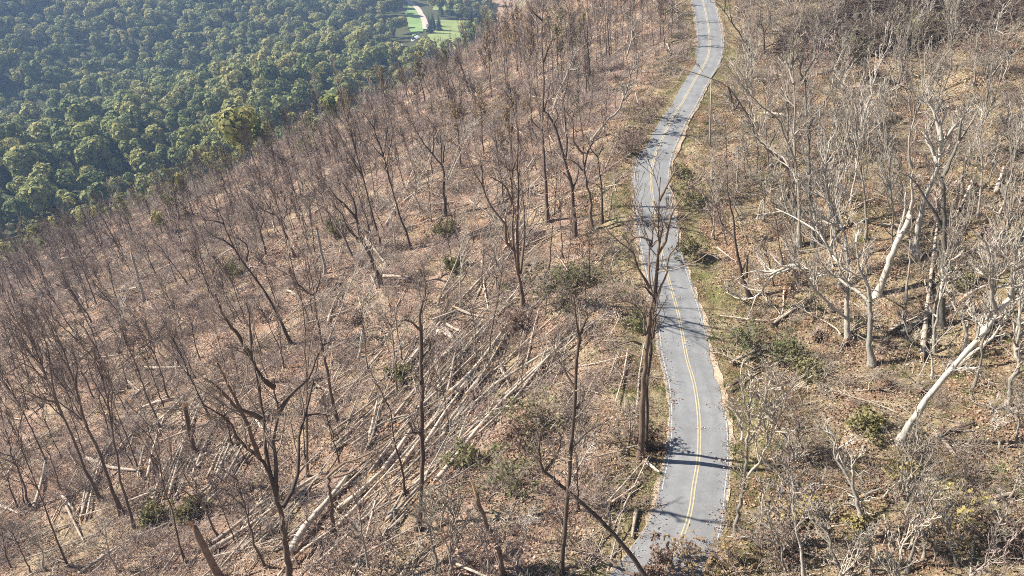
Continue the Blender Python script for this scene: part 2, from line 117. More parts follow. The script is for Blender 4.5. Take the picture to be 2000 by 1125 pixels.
    ('pale broken stub with an orange wound amid the bottom brush','brown',0.22,[[[-0.71,40.3,-1.7],[-1.24,40.33,2.48],[-2.29,40.34,5.82],[-2.78,40.36,8.24]]],{'twig': 0.0,'snap': 1}),
    ('tall dark straight tree rising from the log jam','dark',0.27,[[[-9.35,49.64,-6.52],[-8.81,49.72,-2.86],[-8.4,49.76,1.79],[-8.18,49.76,6.18],[-7.9,49.77,11.64],[-7.56,49.77,17.22]],[[-7.56,49.77,17.22],[-7.33,49.28,19.76],[-6.95,49.14,20.62],[-7.08,48.41,23.75]],[[-7.75,49.79,14.34],[-7.02,49.71,15.19],[-6.71,49.5,16.5]],[[-8.18,49.76,6.18],[-8.76,49.41,6.42],[-8.93,48.9,8.06]],[[-7.55,49.77,17.15],[-8.34,49.21,18.46],[-8.7,48.99,18.84]],[[-7.9,49.77,11.63],[-8.28,49.17,13.19]]],{}),
    ('snapped trunk with its top folded over onto the fallen logs','brown',0.24,[[[-18.71,52.33,-9.86],[-18.55,52.53,-5.85],[-18.45,52.69,-2.27]],[[-18.52,52.67,-2.32],[-16.77,52.87,-0.71],[-14.07,53.28,0.35],[-11.55,53.59,2.15],[-8.95,53.88,4.11]],[[-17.88,52.89,-2.46],[-16.98,52.97,-2.36],[-14.34,53.08,-0.23],[-11.66,53.19,1.68]]],{'twig': 0.5}),
    ('slender splintered tree with a reddish torn trunk above the log jam','dark',0.15,[[[-11.48,55.57,-7.74],[-11.53,55.6,-3.87],[-12.03,55.53,-0.27],[-12.03,55.55,1.35],[-12.15,55.55,4.48],[-12.82,55.44,6.64],[-13.75,55.28,9.51]],[[-12.15,55.55,4.48],[-12.86,55.86,5.52]],[[-12.82,55.44,6.64],[-13.7,55.98,7.47]]],{'twig': 0.6}),
    ('tall slender tree with a smooth straight stem left of centre','brown',0.16,[[[-24.35,62.78,-12.27],[-22.83,62.93,-0.29],[-21.99,62.97,6.57],[-21.49,62.95,11.37],[-21.46,62.84,14.02],[-22.3,62.33,17.63]],[[-21.46,62.84,14.02],[-20.37,63.82,12.39],[-20.22,64.09,13.0]],[[-21.74,63.06,8.46],[-20.97,63.87,8.09]],[[-23.24,62.78,-2.91],[-22.13,61.89,2.29],[-18.72,59.27,15.64]]],{}),
    ('thick dark tree with a twiggy crown left of the root ball','dark',0.27,[[[-22.36,70.86,-10.77],[-22.52,70.83,-5.6],[-22.61,70.83,-0.73],[-22.72,70.82,2.99],[-22.77,70.83,6.54],[-22.72,70.86,8.58],[-22.79,70.86,13.2]],[[-22.76,70.85,8.25],[-24.09,71.15,8.75],[-25.09,72.03,10.45]],[[-22.63,70.89,8.22],[-22.28,71.48,9.07],[-21.92,72.46,10.71]],[[-22.67,70.84,1.14],[-20.95,70.59,2.23]]],{}),
    ('long dark trunk leaning left with a heavy twiggy head','dark',0.28,[[[-34.27,91.97,-13.19],[-35.07,91.85,-9.1],[-35.95,91.68,-5.36],[-37.02,91.43,-2.13],[-39.39,90.84,4.05],[-40.05,90.77,7.87],[-40.6,90.68,10.23],[-41.89,90.27,10.88]],[[-39.39,90.84,4.05],[-40.76,91.21,5.08],[-42.33,91.45,5.77],[-43.35,91.75,6.62]],[[-40.05,90.77,7.87],[-40.78,90.2,8.52],[-41.92,89.35,9.11]],[[-38.14,91.3,1.76],[-37.35,90.48,4.64],[-37.97,89.28,6.82]]],{}),
    ('dark trunk with a thick broken bend and spiky top among the left slope stems','dark',0.27,[[[-42.45,124.47,-14.92],[-43.21,123.98,-10.24],[-43.72,123.66,-7.13],[-45.23,122.95,-3.67],[-45.89,122.6,-1.22]],[[-43.72,123.66,-7.13],[-42.2,123.47,-4.67],[-42.32,123.04,-3.19]],[[-44.61,123.16,-5.32],[-45.87,121.87,-3.71],[-46.82,120.41,-1.05]]],{}),
]
# standing trees: x, y, height, lean x, lean y, kind
TREES = [
    (-125.35,166.47,10.7,-0.77,-0.58,'slim','slim dark bare tree at the left edge below the green forest,second from left'),
    (-127.46,170.75,8.9,-0.09,-0.07,'slim','slim dark bare tree at the left edge below the green forest,third from left'),
    (-133.48,184.66,10.7,0.5,0.36,'slim','slim dark bare tree at the left edge below the green forest,fifth from left'),
    (-114.97,165.21,12.1,0.55,0.38,'dark','sturdy dark bare tree at the left edge below the green forest,second from left'),
    (-106.55,157.65,11.6,-0.68,-0.46,'dark','sturdy dark bare tree at the left edge below the green forest,rightmost'),
    (-122.54,172.45,9.9,0.51,0.36,'slim','slim dark bare tree at the left edge below the green forest,seventh from left'),
    (-121.66,151.12,12.1,-0.06,-0.05,'dark','sturdy dark bare tree at the left edge in mid slope,second from left'),
    (-106.94,173.45,12.0,-1.44,-0.89,'slim','slim dark bare tree below the green forest edge,leftmost'),
    (-78.08,137.51,9.1,-0.47,-0.26,'fork','forked dark bare tree below the green forest edge'),
    (-68.67,127.53,8.0,-0.24,-0.13,'slim','slim dark bare tree below the green forest edge,fourth from left'),
    (-64.35,124.03,12.4,-3.71,-1.92,'dark','sturdy dark bare tree below the green forest edge,leftmost'),
    (-64.16,125.16,10.3,-0.47,-0.24,'slim','slim dark bare tree below the green forest edge,eighth from left'),
    (-63.37,133.6,8.8,-0.88,-0.42,'slim','slim dark bare tree below the green forest edge,tenth from left'),
    (-63.16,126.7,5.4,-0.61,-0.31,'slim','short slim dark bare tree below the green forest edge'),
    (-72.21,113.57,11.8,-3.37,-2.14,'fork','forked dark bare tree in the left middle of the slope,rightmost'),
    (-86.93,128.24,13.3,-0.19,-0.13,'dark','sturdy dark bare tree at the left edge in mid slope,rightmost'),
    (-89.25,128.61,10.8,0.44,0.3,'slim','slim dark bare tree at the left edge in mid slope,rightmost'),
    (-78.97,123.16,11.6,0.23,0.15,'fork','forked dark bare tree in the left middle of the slope,leftmost'),
    (-70.88,106.77,12.4,3.43,2.28,'pale','pale barked bare tree in the left middle of the slope,leftmost'),
    (-90.15,127.44,11.6,-0.84,-0.6,'slim','slim dark bare tree at the left edge in mid slope,sixth from left'),
    (-83.34,119.85,11.5,-1.9,-1.32,'fork','forked dark bare tree at the left edge in mid slope'),
    (-90.54,115.76,9.0,-1.25,-0.98,'dark','sturdy dark bare tree at the left edge in mid slope,third from left'),
    (-82.63,113.22,8.6,-2.66,-1.94,'dark','sturdy dark bare tree at the left edge in mid slope,fourth from left'),
    (-100.21,119.62,8.0,-0.16,-0.14,'slim','slim dark bare tree at the left edge in mid slope,second from left'),
    (-72.09,109.19,5.1,-0.86,-0.57,'dark','short sturdy dark bare tree in the left middle of the slope'),
    (-63.27,104.71,6.5,-0.63,-0.38,'slim','short slim dark bare tree in the left middle of the slope,second from left'),
    (-57.55,101.62,4.4,-0.14,-0.08,'slim','short slim dark bare tree in the left middle of the slope,rightmost'),
    (-64.72,115.38,8.5,-0.64,-0.36,'slim','slim dark bare tree in the left middle of the slope,third from left'),
    (-52.6,112.36,9.3,-1.12,-0.52,'pale','pale barked bare tree in the left middle of the slope,rightmost'),
    (-43.03,94.66,6.6,-1.16,-0.53,'slim','short slim dark bare tree below the gnarled oak,rightmost'),
    (-68.86,106.21,5.8,-0.11,-0.07,'slim','short slim dark bare tree in the left middle of the slope,leftmost'),
    (-87.18,103.48,13.6,1.15,0.97,'dark','sturdy dark bare tree at the left edge above the corner,second from left'),
    (-68.26,78.27,19.9,-0.4,-0.34,'dark','tall sturdy dark bare tree in the bottom left corner'),
    (-75.91,97.17,7.5,0.28,0.22,'dark','short sturdy dark bare tree at the left edge above the corner'),
    (-74.62,96.72,7.7,-0.04,-0.03,'slim','short slim dark bare tree at the left edge above the corner'),
    (-53.63,67.07,28.6,-0.39,-0.32,'fork','tall forked dark bare tree in the bottom left corner'),
    (-48.91,63.57,28.4,0.23,0.18,'dark','tall sturdy dark bare tree in lower left log bundles'),
    (-45.99,60.96,28.0,2.16,1.63,'slim','tall slim dark bare tree in lower left log bundles,leftmost'),
    (-49.67,70.46,18.8,-0.1,-0.07,'slim','tall slim dark bare tree in lower left log bundles,second from left'),
    (-50.03,78.42,17.7,-0.76,-0.49,'dark','tall sturdy dark bare tree above lower left log bundles,leftmost'),
    (-52.76,86.92,15.4,-0.26,-0.16,'dark','tall sturdy dark bare tree above lower left log bundles,rightmost'),
    (-35.66,52.77,21.0,0.64,0.43,'slim','tall slim dark bare tree in lower left log bundles,rightmost'),
    (-42.84,78.95,16.2,-1.7,-0.92,'fork','tall forked dark bare tree above lower left log bundles'),
    (-69.42,94.01,10.6,-0.42,-0.31,'dark','sturdy dark bare tree at the left edge above the corner,rightmost'),
    (-52.05,56.52,22.1,0.46,0.42,'slim','tall slim dark bare tree in the bottom left corner'),
    (-65.97,70.05,12.9,0.5,0.47,'dark','sturdy dark bare tree in the bottom left corner,rightmost'),
    (-67.24,69.52,10.4,0.38,0.37,'dark','sturdy dark bare tree in the bottom left corner,leftmost'),
    (-66.91,70.41,8.2,0.88,0.84,'slim','slim dark bare tree in the bottom left corner,second from left'),
    (-32.95,55.7,10.1,-1.25,-0.74,'fork','forked dark bare tree in lower left log bundles'),
    (-25.05,48.8,13.6,-0.54,-0.28,'slim','slim dark bare tree in the log jam at the bottom,leftmost'),
    (-29.41,47.96,8.4,-0.84,-0.51,'snag','short broken brown snag in lower left log bundles'),
    (-42.27,71.72,7.8,0.12,0.07,'snag','short broken brown snag above lower left log bundles'),
    (-73.47,122.65,10.6,0.11,0.07,'palesnag','pale snapped snag in the left middle of the slope'),
    (-33.18,111.45,8.6,-0.19,-0.06,'palesnag','pale snapped snag around the gnarled black oak'),
    (-47.88,71.21,4.8,0.16,0.11,'slim','short slim dark bare tree in lower left log bundles'),
    (-61.13,58.67,8.0,0.72,0.75,'slim','slim dark bare tree in the bottom left corner,leftmost'),
    (-57.07,56.69,7.7,0.1,0.1,'slim','short slim dark bare tree in the bottom left corner'),
    (-55.09,56.67,7.8,0.33,0.32,'grey','short grey twiggy bare tree in the bottom left corner'),
    (-44.14,53.52,7.2,0.23,0.19,'grey','short grey twiggy bare tree in lower left log bundles'),
    (-23.45,115.65,27.6,-4.24,-0.86,'fork','tall forked dark bare tree around the gnarled black oak'),
    (-17.8,112.92,25.4,-4.67,-0.74,'dark','tall sturdy dark bare tree around the gnarled black oak,rightmost'),
    (-32.31,182.6,17.7,-1.02,-0.18,'dark','tall sturdy dark bare tree around the gnarled black oak,leftmost'),
    (-30.54,212.4,12.0,-2.79,-0.4,'dark','sturdy dark bare tree near skyline above the fields,leftmost'),
    (-16.26,187.54,12.6,-1.02,-0.09,'dark','sturdy dark bare tree near skyline above the fields,rightmost'),
    (-22.72,204.91,9.0,-4.18,-0.46,'slim','slim dark bare tree near skyline above the fields,leftmost'),
    (-25.65,156.24,15.7,-1.76,-0.29,'slim','tall slim dark bare tree around the gnarled black oak,rightmost'),
    (-26.66,125.53,12.1,-1.15,-0.25,'slim','slim dark bare tree around the gnarled black oak,tenth from left'),
    (-28.71,120.23,10.1,-3.35,-0.8,'slim','slim dark bare tree around the gnarled black oak,eighth from left'),
    (-16.66,142.3,11.0,-0.12,-0.01,'slim','slim dark bare tree around the gnarled black oak,rightmost'),
    (-6.64,184.5,7.9,-5.7,-0.21,'fork','short forked dark bare tree in the orange thicket'),
    (-55.73,207.82,3.9,-0.23,-0.06,'slim',"short slim dark bare tree on the slope's far shoulder,second from left"),
    (-51.2,190.04,6.7,-1.8,-0.49,'slim',"short slim dark bare tree on the slope's far shoulder,third from left"),
    (-46.57,183.35,6.5,-1.55,-0.39,'slim',"short slim dark bare tree on the slope's far shoulder,fourth from left"),
    (-42.29,176.77,7.2,-1.69,-0.4,'slim',"short slim dark bare tree on the slope's far shoulder,rightmost"),
    (-51.57,180.32,5.7,-0.28,-0.08,'slim',"short slim dark bare tree on the slope's far shoulder,leftmost"),
    (-39.93,185.69,9.9,-1.6,-0.34,'slim','slim dark bare tree around the gnarled black oak,ninth from left'),
    (28.19,158.62,7.1,-0.08,0.01,'slim','short slim dark bare tree in the top thicket,leftmost'),
    (30.92,160.11,6.6,0.23,-0.05,'slim','short slim dark bare tree in the top thicket,rightmost'),
    (35.97,174.27,12.4,-1.72,0.35,'slim','slim dark bare tree in the top thicket,ninth from left'),
    (28.81,168.81,11.2,-1.84,0.31,'slim','slim dark bare tree in the top thicket,seventh from left'),
    (34.3,180.05,9.3,-1.59,0.3,'slim','slim dark bare tree in the top thicket,eighth from left'),
    (5.31,91.93,17.2,0.86,-0.05,'slim','tall slim dark bare tree between log jam and road'),
    (8.14,92.97,8.2,0.55,-0.05,'slim','slim dark bare tree between log jam and road,rightmost'),
    (9.06,98.73,6.8,-0.66,0.06,'slim','short slim dark bare tree between log jam and road'),
    (-1.36,116.67,12.6,-1.39,-0.02,'dark','sturdy dark bare tree right of the candelabra tree'),
    (0.83,104.93,10.5,-0.83,0.01,'slim','slim dark bare tree between log jam and road,leftmost'),
    (-4.61,93.19,6.8,0.52,0.03,'slim','short slim dark bare tree right of the candelabra tree'),
    (-3.41,77.85,15.7,2.47,0.11,'slim','tall slim dark bare tree below the gnarled oak'),
    (2.53,199.12,13.4,-0.9,0.01,'slim','slim dark bare tree in the top thicket,fourth from left'),
    (-16.03,204.54,10.0,-3.85,-0.3,'fork','forked dark bare tree near skyline above the fields'),
    (-14.74,249.46,11.6,-2.18,-0.13,'slim','slim dark bare tree near skyline above the fields,second from left'),
    (-6.31,226.06,14.9,-1.31,-0.04,'slim','tall slim dark bare tree in the top thicket,leftmost'),
    (-8.61,168.4,9.8,-0.95,-0.05,'slim','slim dark bare tree near skyline above the fields,rightmost'),
    (-15.02,155.82,9.3,-0.46,-0.04,'slim','slim dark bare tree right of the candelabra tree'),
    (10.71,146.64,10.6,-0.89,0.07,'slim','slim dark bare tree in the orange thicket,fourth from left'),
    (15.46,141.54,11.1,0.39,-0.04,'slim','slim dark bare tree in the orange thicket,fifth from left'),
    (17.52,132.72,8.7,0.01,-0.0,'slim','slim dark bare tree in the orange thicket,rightmost'),
    (0.0,142.82,11.6,-1.02,0.0,'slim','slim dark bare tree in the orange thicket,leftmost'),
    (5.99,134.13,11.0,-1.0,0.04,'slim','slim dark bare tree in the orange thicket,third from left'),
    (-1.31,181.93,13.9,-0.58,-0.0,'slim','slim dark bare tree in the top thicket,third from left'),
    (15.9,189.3,14.9,-1.65,0.14,'slim','tall slim dark bare tree in the top thicket,second from left'),
    (21.48,186.64,14.6,-0.23,0.03,'slim','tall slim dark bare tree in the top thicket,third from left'),
    (26.25,184.2,15.5,-0.99,0.14,'slim','tall slim dark bare tree in the top thicket,rightmost'),
    (9.74,170.34,12.9,-0.6,0.03,'slim','slim dark bare tree in the top thicket,fifth from left'),
    (4.44,151.78,13.0,-1.25,0.04,'slim','slim dark bare tree in the orange thicket,second from left'),
    (-24.43,62.82,12.8,0.89,0.35,'slim','slim dark bare tree in the log jam at the bottom,second from left'),
    (-37.8,109.23,12.9,-0.72,-0.25,'slim','slim dark bare tree around the gnarled black oak,fourth from left'),
    (-32.31,98.49,12.0,0.09,0.03,'slim','slim dark bare tree below the gnarled oak,third from left'),
    (-38.87,91.29,9.8,-0.3,-0.13,'slim','slim dark bare tree below the gnarled oak,leftmost'),
    (-33.53,85.43,10.5,0.53,0.21,'slim','slim dark bare tree below the gnarled oak,second from left'),
    (-15.04,74.61,14.8,0.07,0.01,'dark','tall sturdy dark bare tree above the log jam in mid picture'),
    (-14.95,80.32,9.2,-0.5,-0.09,'slim','slim dark bare tree below the gnarled oak,rightmost'),
    (-39.23,135.78,12.5,-1.51,-0.44,'slim','slim dark bare tree around the gnarled black oak,sixth from left'),
    (-46.2,132.16,12.4,-0.96,-0.34,'slim','slim dark bare tree around the gnarled black oak,third from left'),
    (-48.94,126.81,11.0,-0.06,-0.02,'fork','forked dark bare tree around the gnarled black oak'),
    (-54.61,127.11,13.4,-0.35,-0.15,'slim','slim dark bare tree around the gnarled black oak,leftmost'),
    (-64.7,144.85,13.6,-0.04,-0.02,'dark','sturdy dark bare tree below the green forest edge,rightmost'),
    (-63.11,129.23,11.6,-0.29,-0.14,'slim','slim dark bare tree below the green forest edge,ninth from left'),
    (-78.21,152.01,13.0,0.07,0.03,'slim','slim dark bare tree below the green forest edge,fifth from left'),
    (-91.07,165.65,12.8,-0.32,-0.17,'slim','slim dark bare tree below the green forest edge,third from left'),
    (-102.99,172.84,11.9,-0.11,-0.07,'slim','slim dark bare tree below the green forest edge,second from left'),
    (-113.86,178.43,13.8,-0.13,-0.08,'slim','slim dark bare tree at the left edge below the green forest,rightmost'),
    (-118.05,174.78,13.7,0.04,0.02,'dark','sturdy dark bare tree at the left edge below the green forest,third from left'),
    (-122.41,171.61,12.1,0.32,0.23,'slim','slim dark bare tree at the left edge below the green forest,sixth from left'),
    (-132.94,173.06,13.7,0.82,0.63,'slim','slim dark bare tree at the left edge below the green forest,leftmost'),
    (-120.25,160.38,10.2,0.51,0.39,'slim','slim dark bare tree at the left edge below the green forest,fourth from left'),
    (-119.52,147.08,12.2,0.83,0.68,'slim','slim dark bare tree at the left edge in mid slope,leftmost'),
    (-50.88,161.18,11.7,-0.63,-0.2,'slim',"slim dark bare tree on the slope's far shoulder,fourth from left"),
    (-58.16,163.56,12.0,-0.43,-0.15,'slim',"slim dark bare tree on the slope's far shoulder,second from left"),
    (-64.44,158.47,11.9,-0.69,-0.28,'slim','slim dark bare tree around the gnarled black oak,second from left'),
    (-44.58,151.78,9.9,-0.24,-0.07,'slim',"slim dark bare tree on the slope's far shoulder,fifth from left"),
    (-71.07,186.73,9.1,-1.28,-0.49,'slim',"slim dark bare tree on the slope's far shoulder,leftmost"),
    (-79.6,180.65,10.5,-1.09,-0.48,'slim','slim dark bare tree below the green forest edge,rightmost'),
    (-45.13,164.68,9.2,-0.95,-0.26,'slim',"slim dark bare tree on the slope's far shoulder,rightmost"),
    (-91.67,112.73,12.3,0.84,0.68,'slim','slim dark bare tree at the left edge in mid slope,fourth from left'),
    (-95.09,111.14,11.1,0.97,0.83,'dark','sturdy dark bare tree at the left edge in mid slope,leftmost'),
    (-80.74,101.71,11.0,0.62,0.5,'slim','slim dark bare tree at the left edge above the corner,third from left'),
    (-83.36,96.48,10.4,0.64,0.55,'slim','slim dark bare tree at the left edge above the corner,second from left'),
    (-70.28,89.6,12.0,0.34,0.27,'slim','slim dark bare tree at the left edge above the corner,fourth from left'),
    (-80.15,86.59,10.7,0.88,0.82,'dark','sturdy dark bare tree at the left edge above the corner,leftmost'),
    (-60.47,76.04,10.1,0.16,0.13,'slim','slim dark bare tree at the left edge above the corner,rightmost'),
    (-62.07,71.5,9.8,0.49,0.42,'slim','slim dark bare tree in the bottom left corner,rightmost'),
    (-58.73,79.59,10.7,0.89,0.66,'slim','slim dark bare tree above lower left log bundles,leftmost'),
    (-62.63,100.89,10.3,0.19,0.12,'slim','slim dark bare tree in the left middle of the slope,leftmost'),
    (-53.97,94.14,9.8,0.04,0.02,'slim','slim dark bare tree in the left middle of the slope,fourth from left'),
    (-50.98,95.58,9.8,0.1,0.06,'slim','slim dark bare tree in the left middle of the slope,fifth from left'),
    (-44.5,90.09,9.4,-0.02,-0.01,'slim','slim dark bare tree in the left middle of the slope,rightmost'),
    (-39.84,83.73,9.0,0.22,0.11,'slim','slim dark bare tree above the log jam in mid picture,rightmost'),
    (-62.28,92.48,9.7,0.64,0.43,'slim','slim dark bare tree above lower left log bundles,rightmost'),
    (-44.32,65.74,8.4,0.37,0.25,'slim','slim dark bare tree in lower left log bundles'),
    (-36.79,71.46,8.5,0.04,0.02,'slim','slim dark bare tree above the log jam in mid picture,leftmost'),
    (30.12,95.97,5.6,-1.42,0.45,'slim','short slim dark bare tree between road and beeches,leftmost'),
    (35.44,105.4,6.6,-1.16,0.39,'pale','short pale barked bare tree between road and beeches'),
    (37.05,107.38,6.6,-1.33,0.46,'slim','short slim dark bare tree uphill near the utility pole,rightmost'),
    (35.25,111.51,7.6,-1.35,0.43,'slim','short slim dark bare tree uphill near the utility pole,leftmost'),
    (39.0,107.14,11.3,-1.88,0.69,'slim','slim dark bare tree uphill near the utility pole,leftmost'),
    (41.52,110.33,11.4,-2.11,0.79,'slim','slim dark bare tree uphill near the utility pole,rightmost'),
    (45.06,92.93,7.6,-0.24,0.12,'pale','short pale barked bare tree among the pale right beeches'),
    (52.17,105.82,7.8,-1.85,0.91,'pale','short pale barked bare tree behind the white limbed right tree,leftmost'),
    (56.25,107.97,7.8,-2.22,1.16,'pale','short pale barked bare tree behind the white limbed right tree,rightmost'),
    (53.03,111.75,11.1,-3.14,1.49,'grey','grey twiggy bare tree behind the white limbed right tree,leftmost'),
    (63.51,131.56,7.2,0.05,-0.02,'grey','short grey twiggy bare tree in the top right thicket'),
    (67.23,124.93,7.7,-0.96,0.52,'grey','short grey twiggy bare tree behind the white limbed right tree,leftmost'),
    (62.79,137.06,8.3,-0.44,0.2,'pale','pale barked bare tree in the top right thicket'),
    (62.14,148.49,10.5,-2.82,1.18,'grey','grey twiggy bare tree in the top right thicket'),
    (59.52,155.15,10.2,-0.84,0.32,'slim','slim dark bare tree in the top right thicket'),
    (59.49,133.84,10.5,0.34,-0.15,'pale','pale barked bare tree behind the white limbed right tree'),
    (69.99,145.92,3.9,0.03,-0.02,'pale','short pale barked bare tree in the top right thicket'),
    (83.52,151.08,7.2,-0.83,0.46,'pale','short pale barked bare tree in the top right corner,leftmost'),
    (87.84,153.43,6.8,-0.62,0.36,'pale','short pale barked bare tree in the top right corner,rightmost'),
    (61.13,86.25,12.8,-2.64,1.87,'pale','pale barked bare tree among the pale right beeches,leftmost'),
    (58.61,84.5,6.9,-0.64,0.44,'grey','short grey twiggy bare tree among the pale right beeches,second from left'),
    (61.05,80.15,10.5,-1.0,0.76,'pale','pale barked bare tree among the pale right beeches,rightmost'),
    (66.1,93.01,7.8,-1.1,0.78,'grey','short grey twiggy bare tree among the pale right beeches,rightmost'),
    (71.4,97.9,8.5,-1.32,0.96,'grey','grey twiggy bare tree behind the white limbed right tree,rightmost'),
    (71.91,132.5,9.7,-0.69,0.37,'grey','grey twiggy bare tree in the top right corner,leftmost'),
    (77.62,121.5,8.9,-1.19,0.76,'grey','grey twiggy bare tree in the top right corner,second from left'),
    (81.43,119.91,8.0,-1.07,0.73,'grey','grey twiggy bare tree in the top right corner,rightmost'),
    (59.44,110.23,8.6,-2.12,1.14,'grey','grey twiggy bare tree behind the white limbed right tree,second from left'),
    (70.55,117.61,9.0,-0.78,0.47,'grey','grey twiggy bare tree behind the white limbed right tree,third from left'),
    (66.65,102.94,7.6,-0.65,0.42,'grey','short grey twiggy bare tree behind the white limbed right tree,rightmost'),
    (53.76,89.63,7.6,-2.15,1.29,'grey','short grey twiggy bare tree among the pale right beeches,leftmost'),
    (56.24,80.4,5.3,-1.1,0.77,'dark','short sturdy dark bare tree among the pale right beeches'),
    (44.08,48.73,3.8,-1.23,1.12,'pale','short pale barked bare tree by the right root mounds'),
    (45.96,49.15,5.4,-1.36,1.27,'grey','short grey twiggy bare tree by the right root mounds'),
    (31.42,93.8,7.7,-2.4,0.8,'slim','short slim dark bare tree between road and beeches,rightmost'),
    (36.25,84.03,9.8,-2.78,1.2,'slim','slim dark bare tree between road and beeches'),
    (34.15,81.27,6.3,-2.16,0.91,'dark','short sturdy dark bare tree between road and beeches'),
    (27.45,51.63,6.0,-4.3,2.29,'brown','short brown barked bare tree by the right root mounds'),
    (28.24,51.13,4.4,-1.36,0.75,'brown','short brown barked bare tree in the bottom roadside brush'),
    (32.14,37.92,7.4,-1.08,0.91,'grey','short grey twiggy bare tree in the lower right corner brush,leftmost'),
    (30.8,37.35,8.7,-0.13,0.11,'grey','grey twiggy bare tree in the lower right corner brush'),
    (34.18,36.88,5.5,-1.65,1.53,'grey','short grey twiggy bare tree in the lower right corner brush,second from left'),
    (36.76,37.1,6.1,-0.94,0.93,'grey','short grey twiggy bare tree in the lower right corner brush,rightmost'),
    (26.17,38.18,5.3,-2.2,1.51,'grey','short grey twiggy bare tree in the bottom roadside brush,rightmost'),
    (22.24,39.29,5.6,-1.92,1.09,'grey','short grey twiggy bare tree in the bottom roadside brush,leftmost'),
    (20.31,39.51,4.7,-0.34,0.18,'slim','short slim dark bare tree in the bottom roadside brush'),
    (28.38,37.85,4.3,-1.11,0.83,'pale','short pale barked bare tree in the lower right corner brush'),
    (-13.6,45.59,10.0,0.1,0.03,'grey','grey twiggy bare tree in the log jam at the bottom'),
    (-6.96,43.35,9.2,-0.58,-0.09,'grey','grey twiggy bare tree in the bottom left brush'),
    (-2.0,41.52,8.1,-0.49,-0.02,'pale','pale barked bare tree in the bottom left brush'),
    (0.44,40.79,7.1,0.8,-0.01,'pale','short pale barked bare tree in the bottom left brush'),
    (6.2,47.38,6.3,-0.52,0.07,'slim','short slim dark bare tree in the bottom left brush'),
    (10.98,53.56,4.5,-0.67,0.14,'slim','short slim dark bare tree right of the log jam,leftmost'),
    (12.03,55.65,4.6,-0.46,0.1,'slim','short slim dark bare tree right of the log jam,rightmost'),
    (-27.77,89.19,16.5,7.14,2.22,'polelean','tall pale leaning pole below the gnarled oak,leftmost'),
    (-17.42,65.26,17.6,5.85,1.56,'polelean','tall pale leaning pole above the log jam in mid picture'),
    (-11.11,91.56,17.1,6.57,0.8,'polelean','tall pale leaning pole below the gnarled oak,rightmost'),
    (-12.5,133.89,12.2,5.28,0.49,'polelean','pale leaning pole right of the candelabra tree,rightmost'),
    (-12.98,133.5,11.3,4.68,0.46,'polelean','pale leaning pole right of the candelabra tree,leftmost'),
    (-22.18,84.55,11.6,1.99,0.52,'palepole','pale straight bare pole below the gnarled oak,leftmost'),
    (-22.19,85.54,16.9,4.55,1.18,'polelean','tall pale leaning pole below the gnarled oak,second from left'),
    (-17.4,83.28,7.7,-0.57,-0.12,'palepole','short pale straight bare pole below the gnarled oak'),
    (-24.44,138.52,12.7,7.02,1.24,'polelean','pale leaning pole around the gnarled black oak,leftmost'),
    (-20.32,127.72,12.0,6.01,0.96,'polelean','pale leaning pole around the gnarled black oak,rightmost'),
    (-7.48,89.31,8.4,0.66,0.05,'palepole','pale straight bare pole below the gnarled oak,rightmost'),
    (6.11,52.1,5.5,1.7,-0.2,'palepole','short pale straight bare pole in the bottom left brush'),
    (-2.92,104.77,7.2,1.71,0.05,'polelean','short pale leaning pole right of the candelabra tree'),
    (-1.09,86.76,7.4,4.59,0.06,'polelean','short pale leaning pole below the gnarled oak'),
    (-9.93,56.21,9.9,4.72,0.83,'polelean','pale leaning pole in the bottom left brush'),
    (0.0,133.11,12.1,-0.96,0.0,'rust','tree with sparse orange leaves in the orange thicket'),
    (-6.01,146.85,12.0,-0.81,-0.03,'rust','tree with sparse orange leaves right of the candelabra tree,rightmost'),
    (-10.62,141.17,12.4,-0.57,-0.04,'rust','tree with sparse orange leaves right of the candelabra tree,leftmost'),
    (5.09,177.83,15.8,-0.83,0.02,'rust','tall tree with sparse orange leaves in the top thicket,rightmost'),
    (-1.39,196.21,17.2,-0.6,-0.0,'rust','tall tree with sparse orange leaves in the top thicket,second from left'),
    (1.44,205.16,16.3,-0.06,0.0,'rust','tall tree with sparse orange leaves in the top thicket,third from left'),
    (-5.48,191.57,15.8,-1.09,-0.03,'rust','tall tree with sparse orange leaves in the top thicket,leftmost'),
    (11.25,176.09,15.4,-0.49,0.03,'olive','tall tree with sparse olive leaves in the top thicket'),
    (15.92,173.18,14.0,-0.06,0.01,'olive','tree with sparse olive leaves in the top thicket'),
    (-17.25,201.06,12.6,-0.85,-0.07,'olive','tree with sparse olive leaves near skyline above the fields,rightmost'),
    (-24.83,203.58,12.8,-1.33,-0.16,'olive','tree with sparse olive leaves near skyline above the fields,second from left'),
    (-36.21,208.03,13.4,-1.02,-0.18,'olive','tree with sparse olive leaves near skyline above the fields,leftmost'),
    (-46.72,205.53,12.1,-0.82,-0.19,'olive',"tree with sparse olive leaves on the slope's far shoulder,rightmost"),
    (-55.03,194.59,11.8,-0.48,-0.14,'olive',"tree with sparse olive leaves on the slope's far shoulder,third from left"),
    (-67.19,194.08,12.0,-0.78,-0.27,'olive',"tree with sparse olive leaves on the slope's far shoulder,second from left"),
    (-78.96,187.89,12.0,-0.38,-0.16,'olive',"tree with sparse olive leaves on the slope's far shoulder,leftmost"),
    (-90.77,178.56,13.2,0.31,0.16,'olive','tree with sparse olive leaves below the green forest edge,rightmost'),
    (-100.82,171.5,11.7,0.35,0.2,'olive','tree with sparse olive leaves below the green forest edge,leftmost'),
    (-120.06,175.67,12.1,0.69,0.47,'olive','tree with sparse olive leaves at the left edge below the green forest,rightmost'),
    (-143.69,188.58,13.1,0.99,0.75,'olive','tree with sparse olive leaves at the left edge below the green forest,leftmost'),
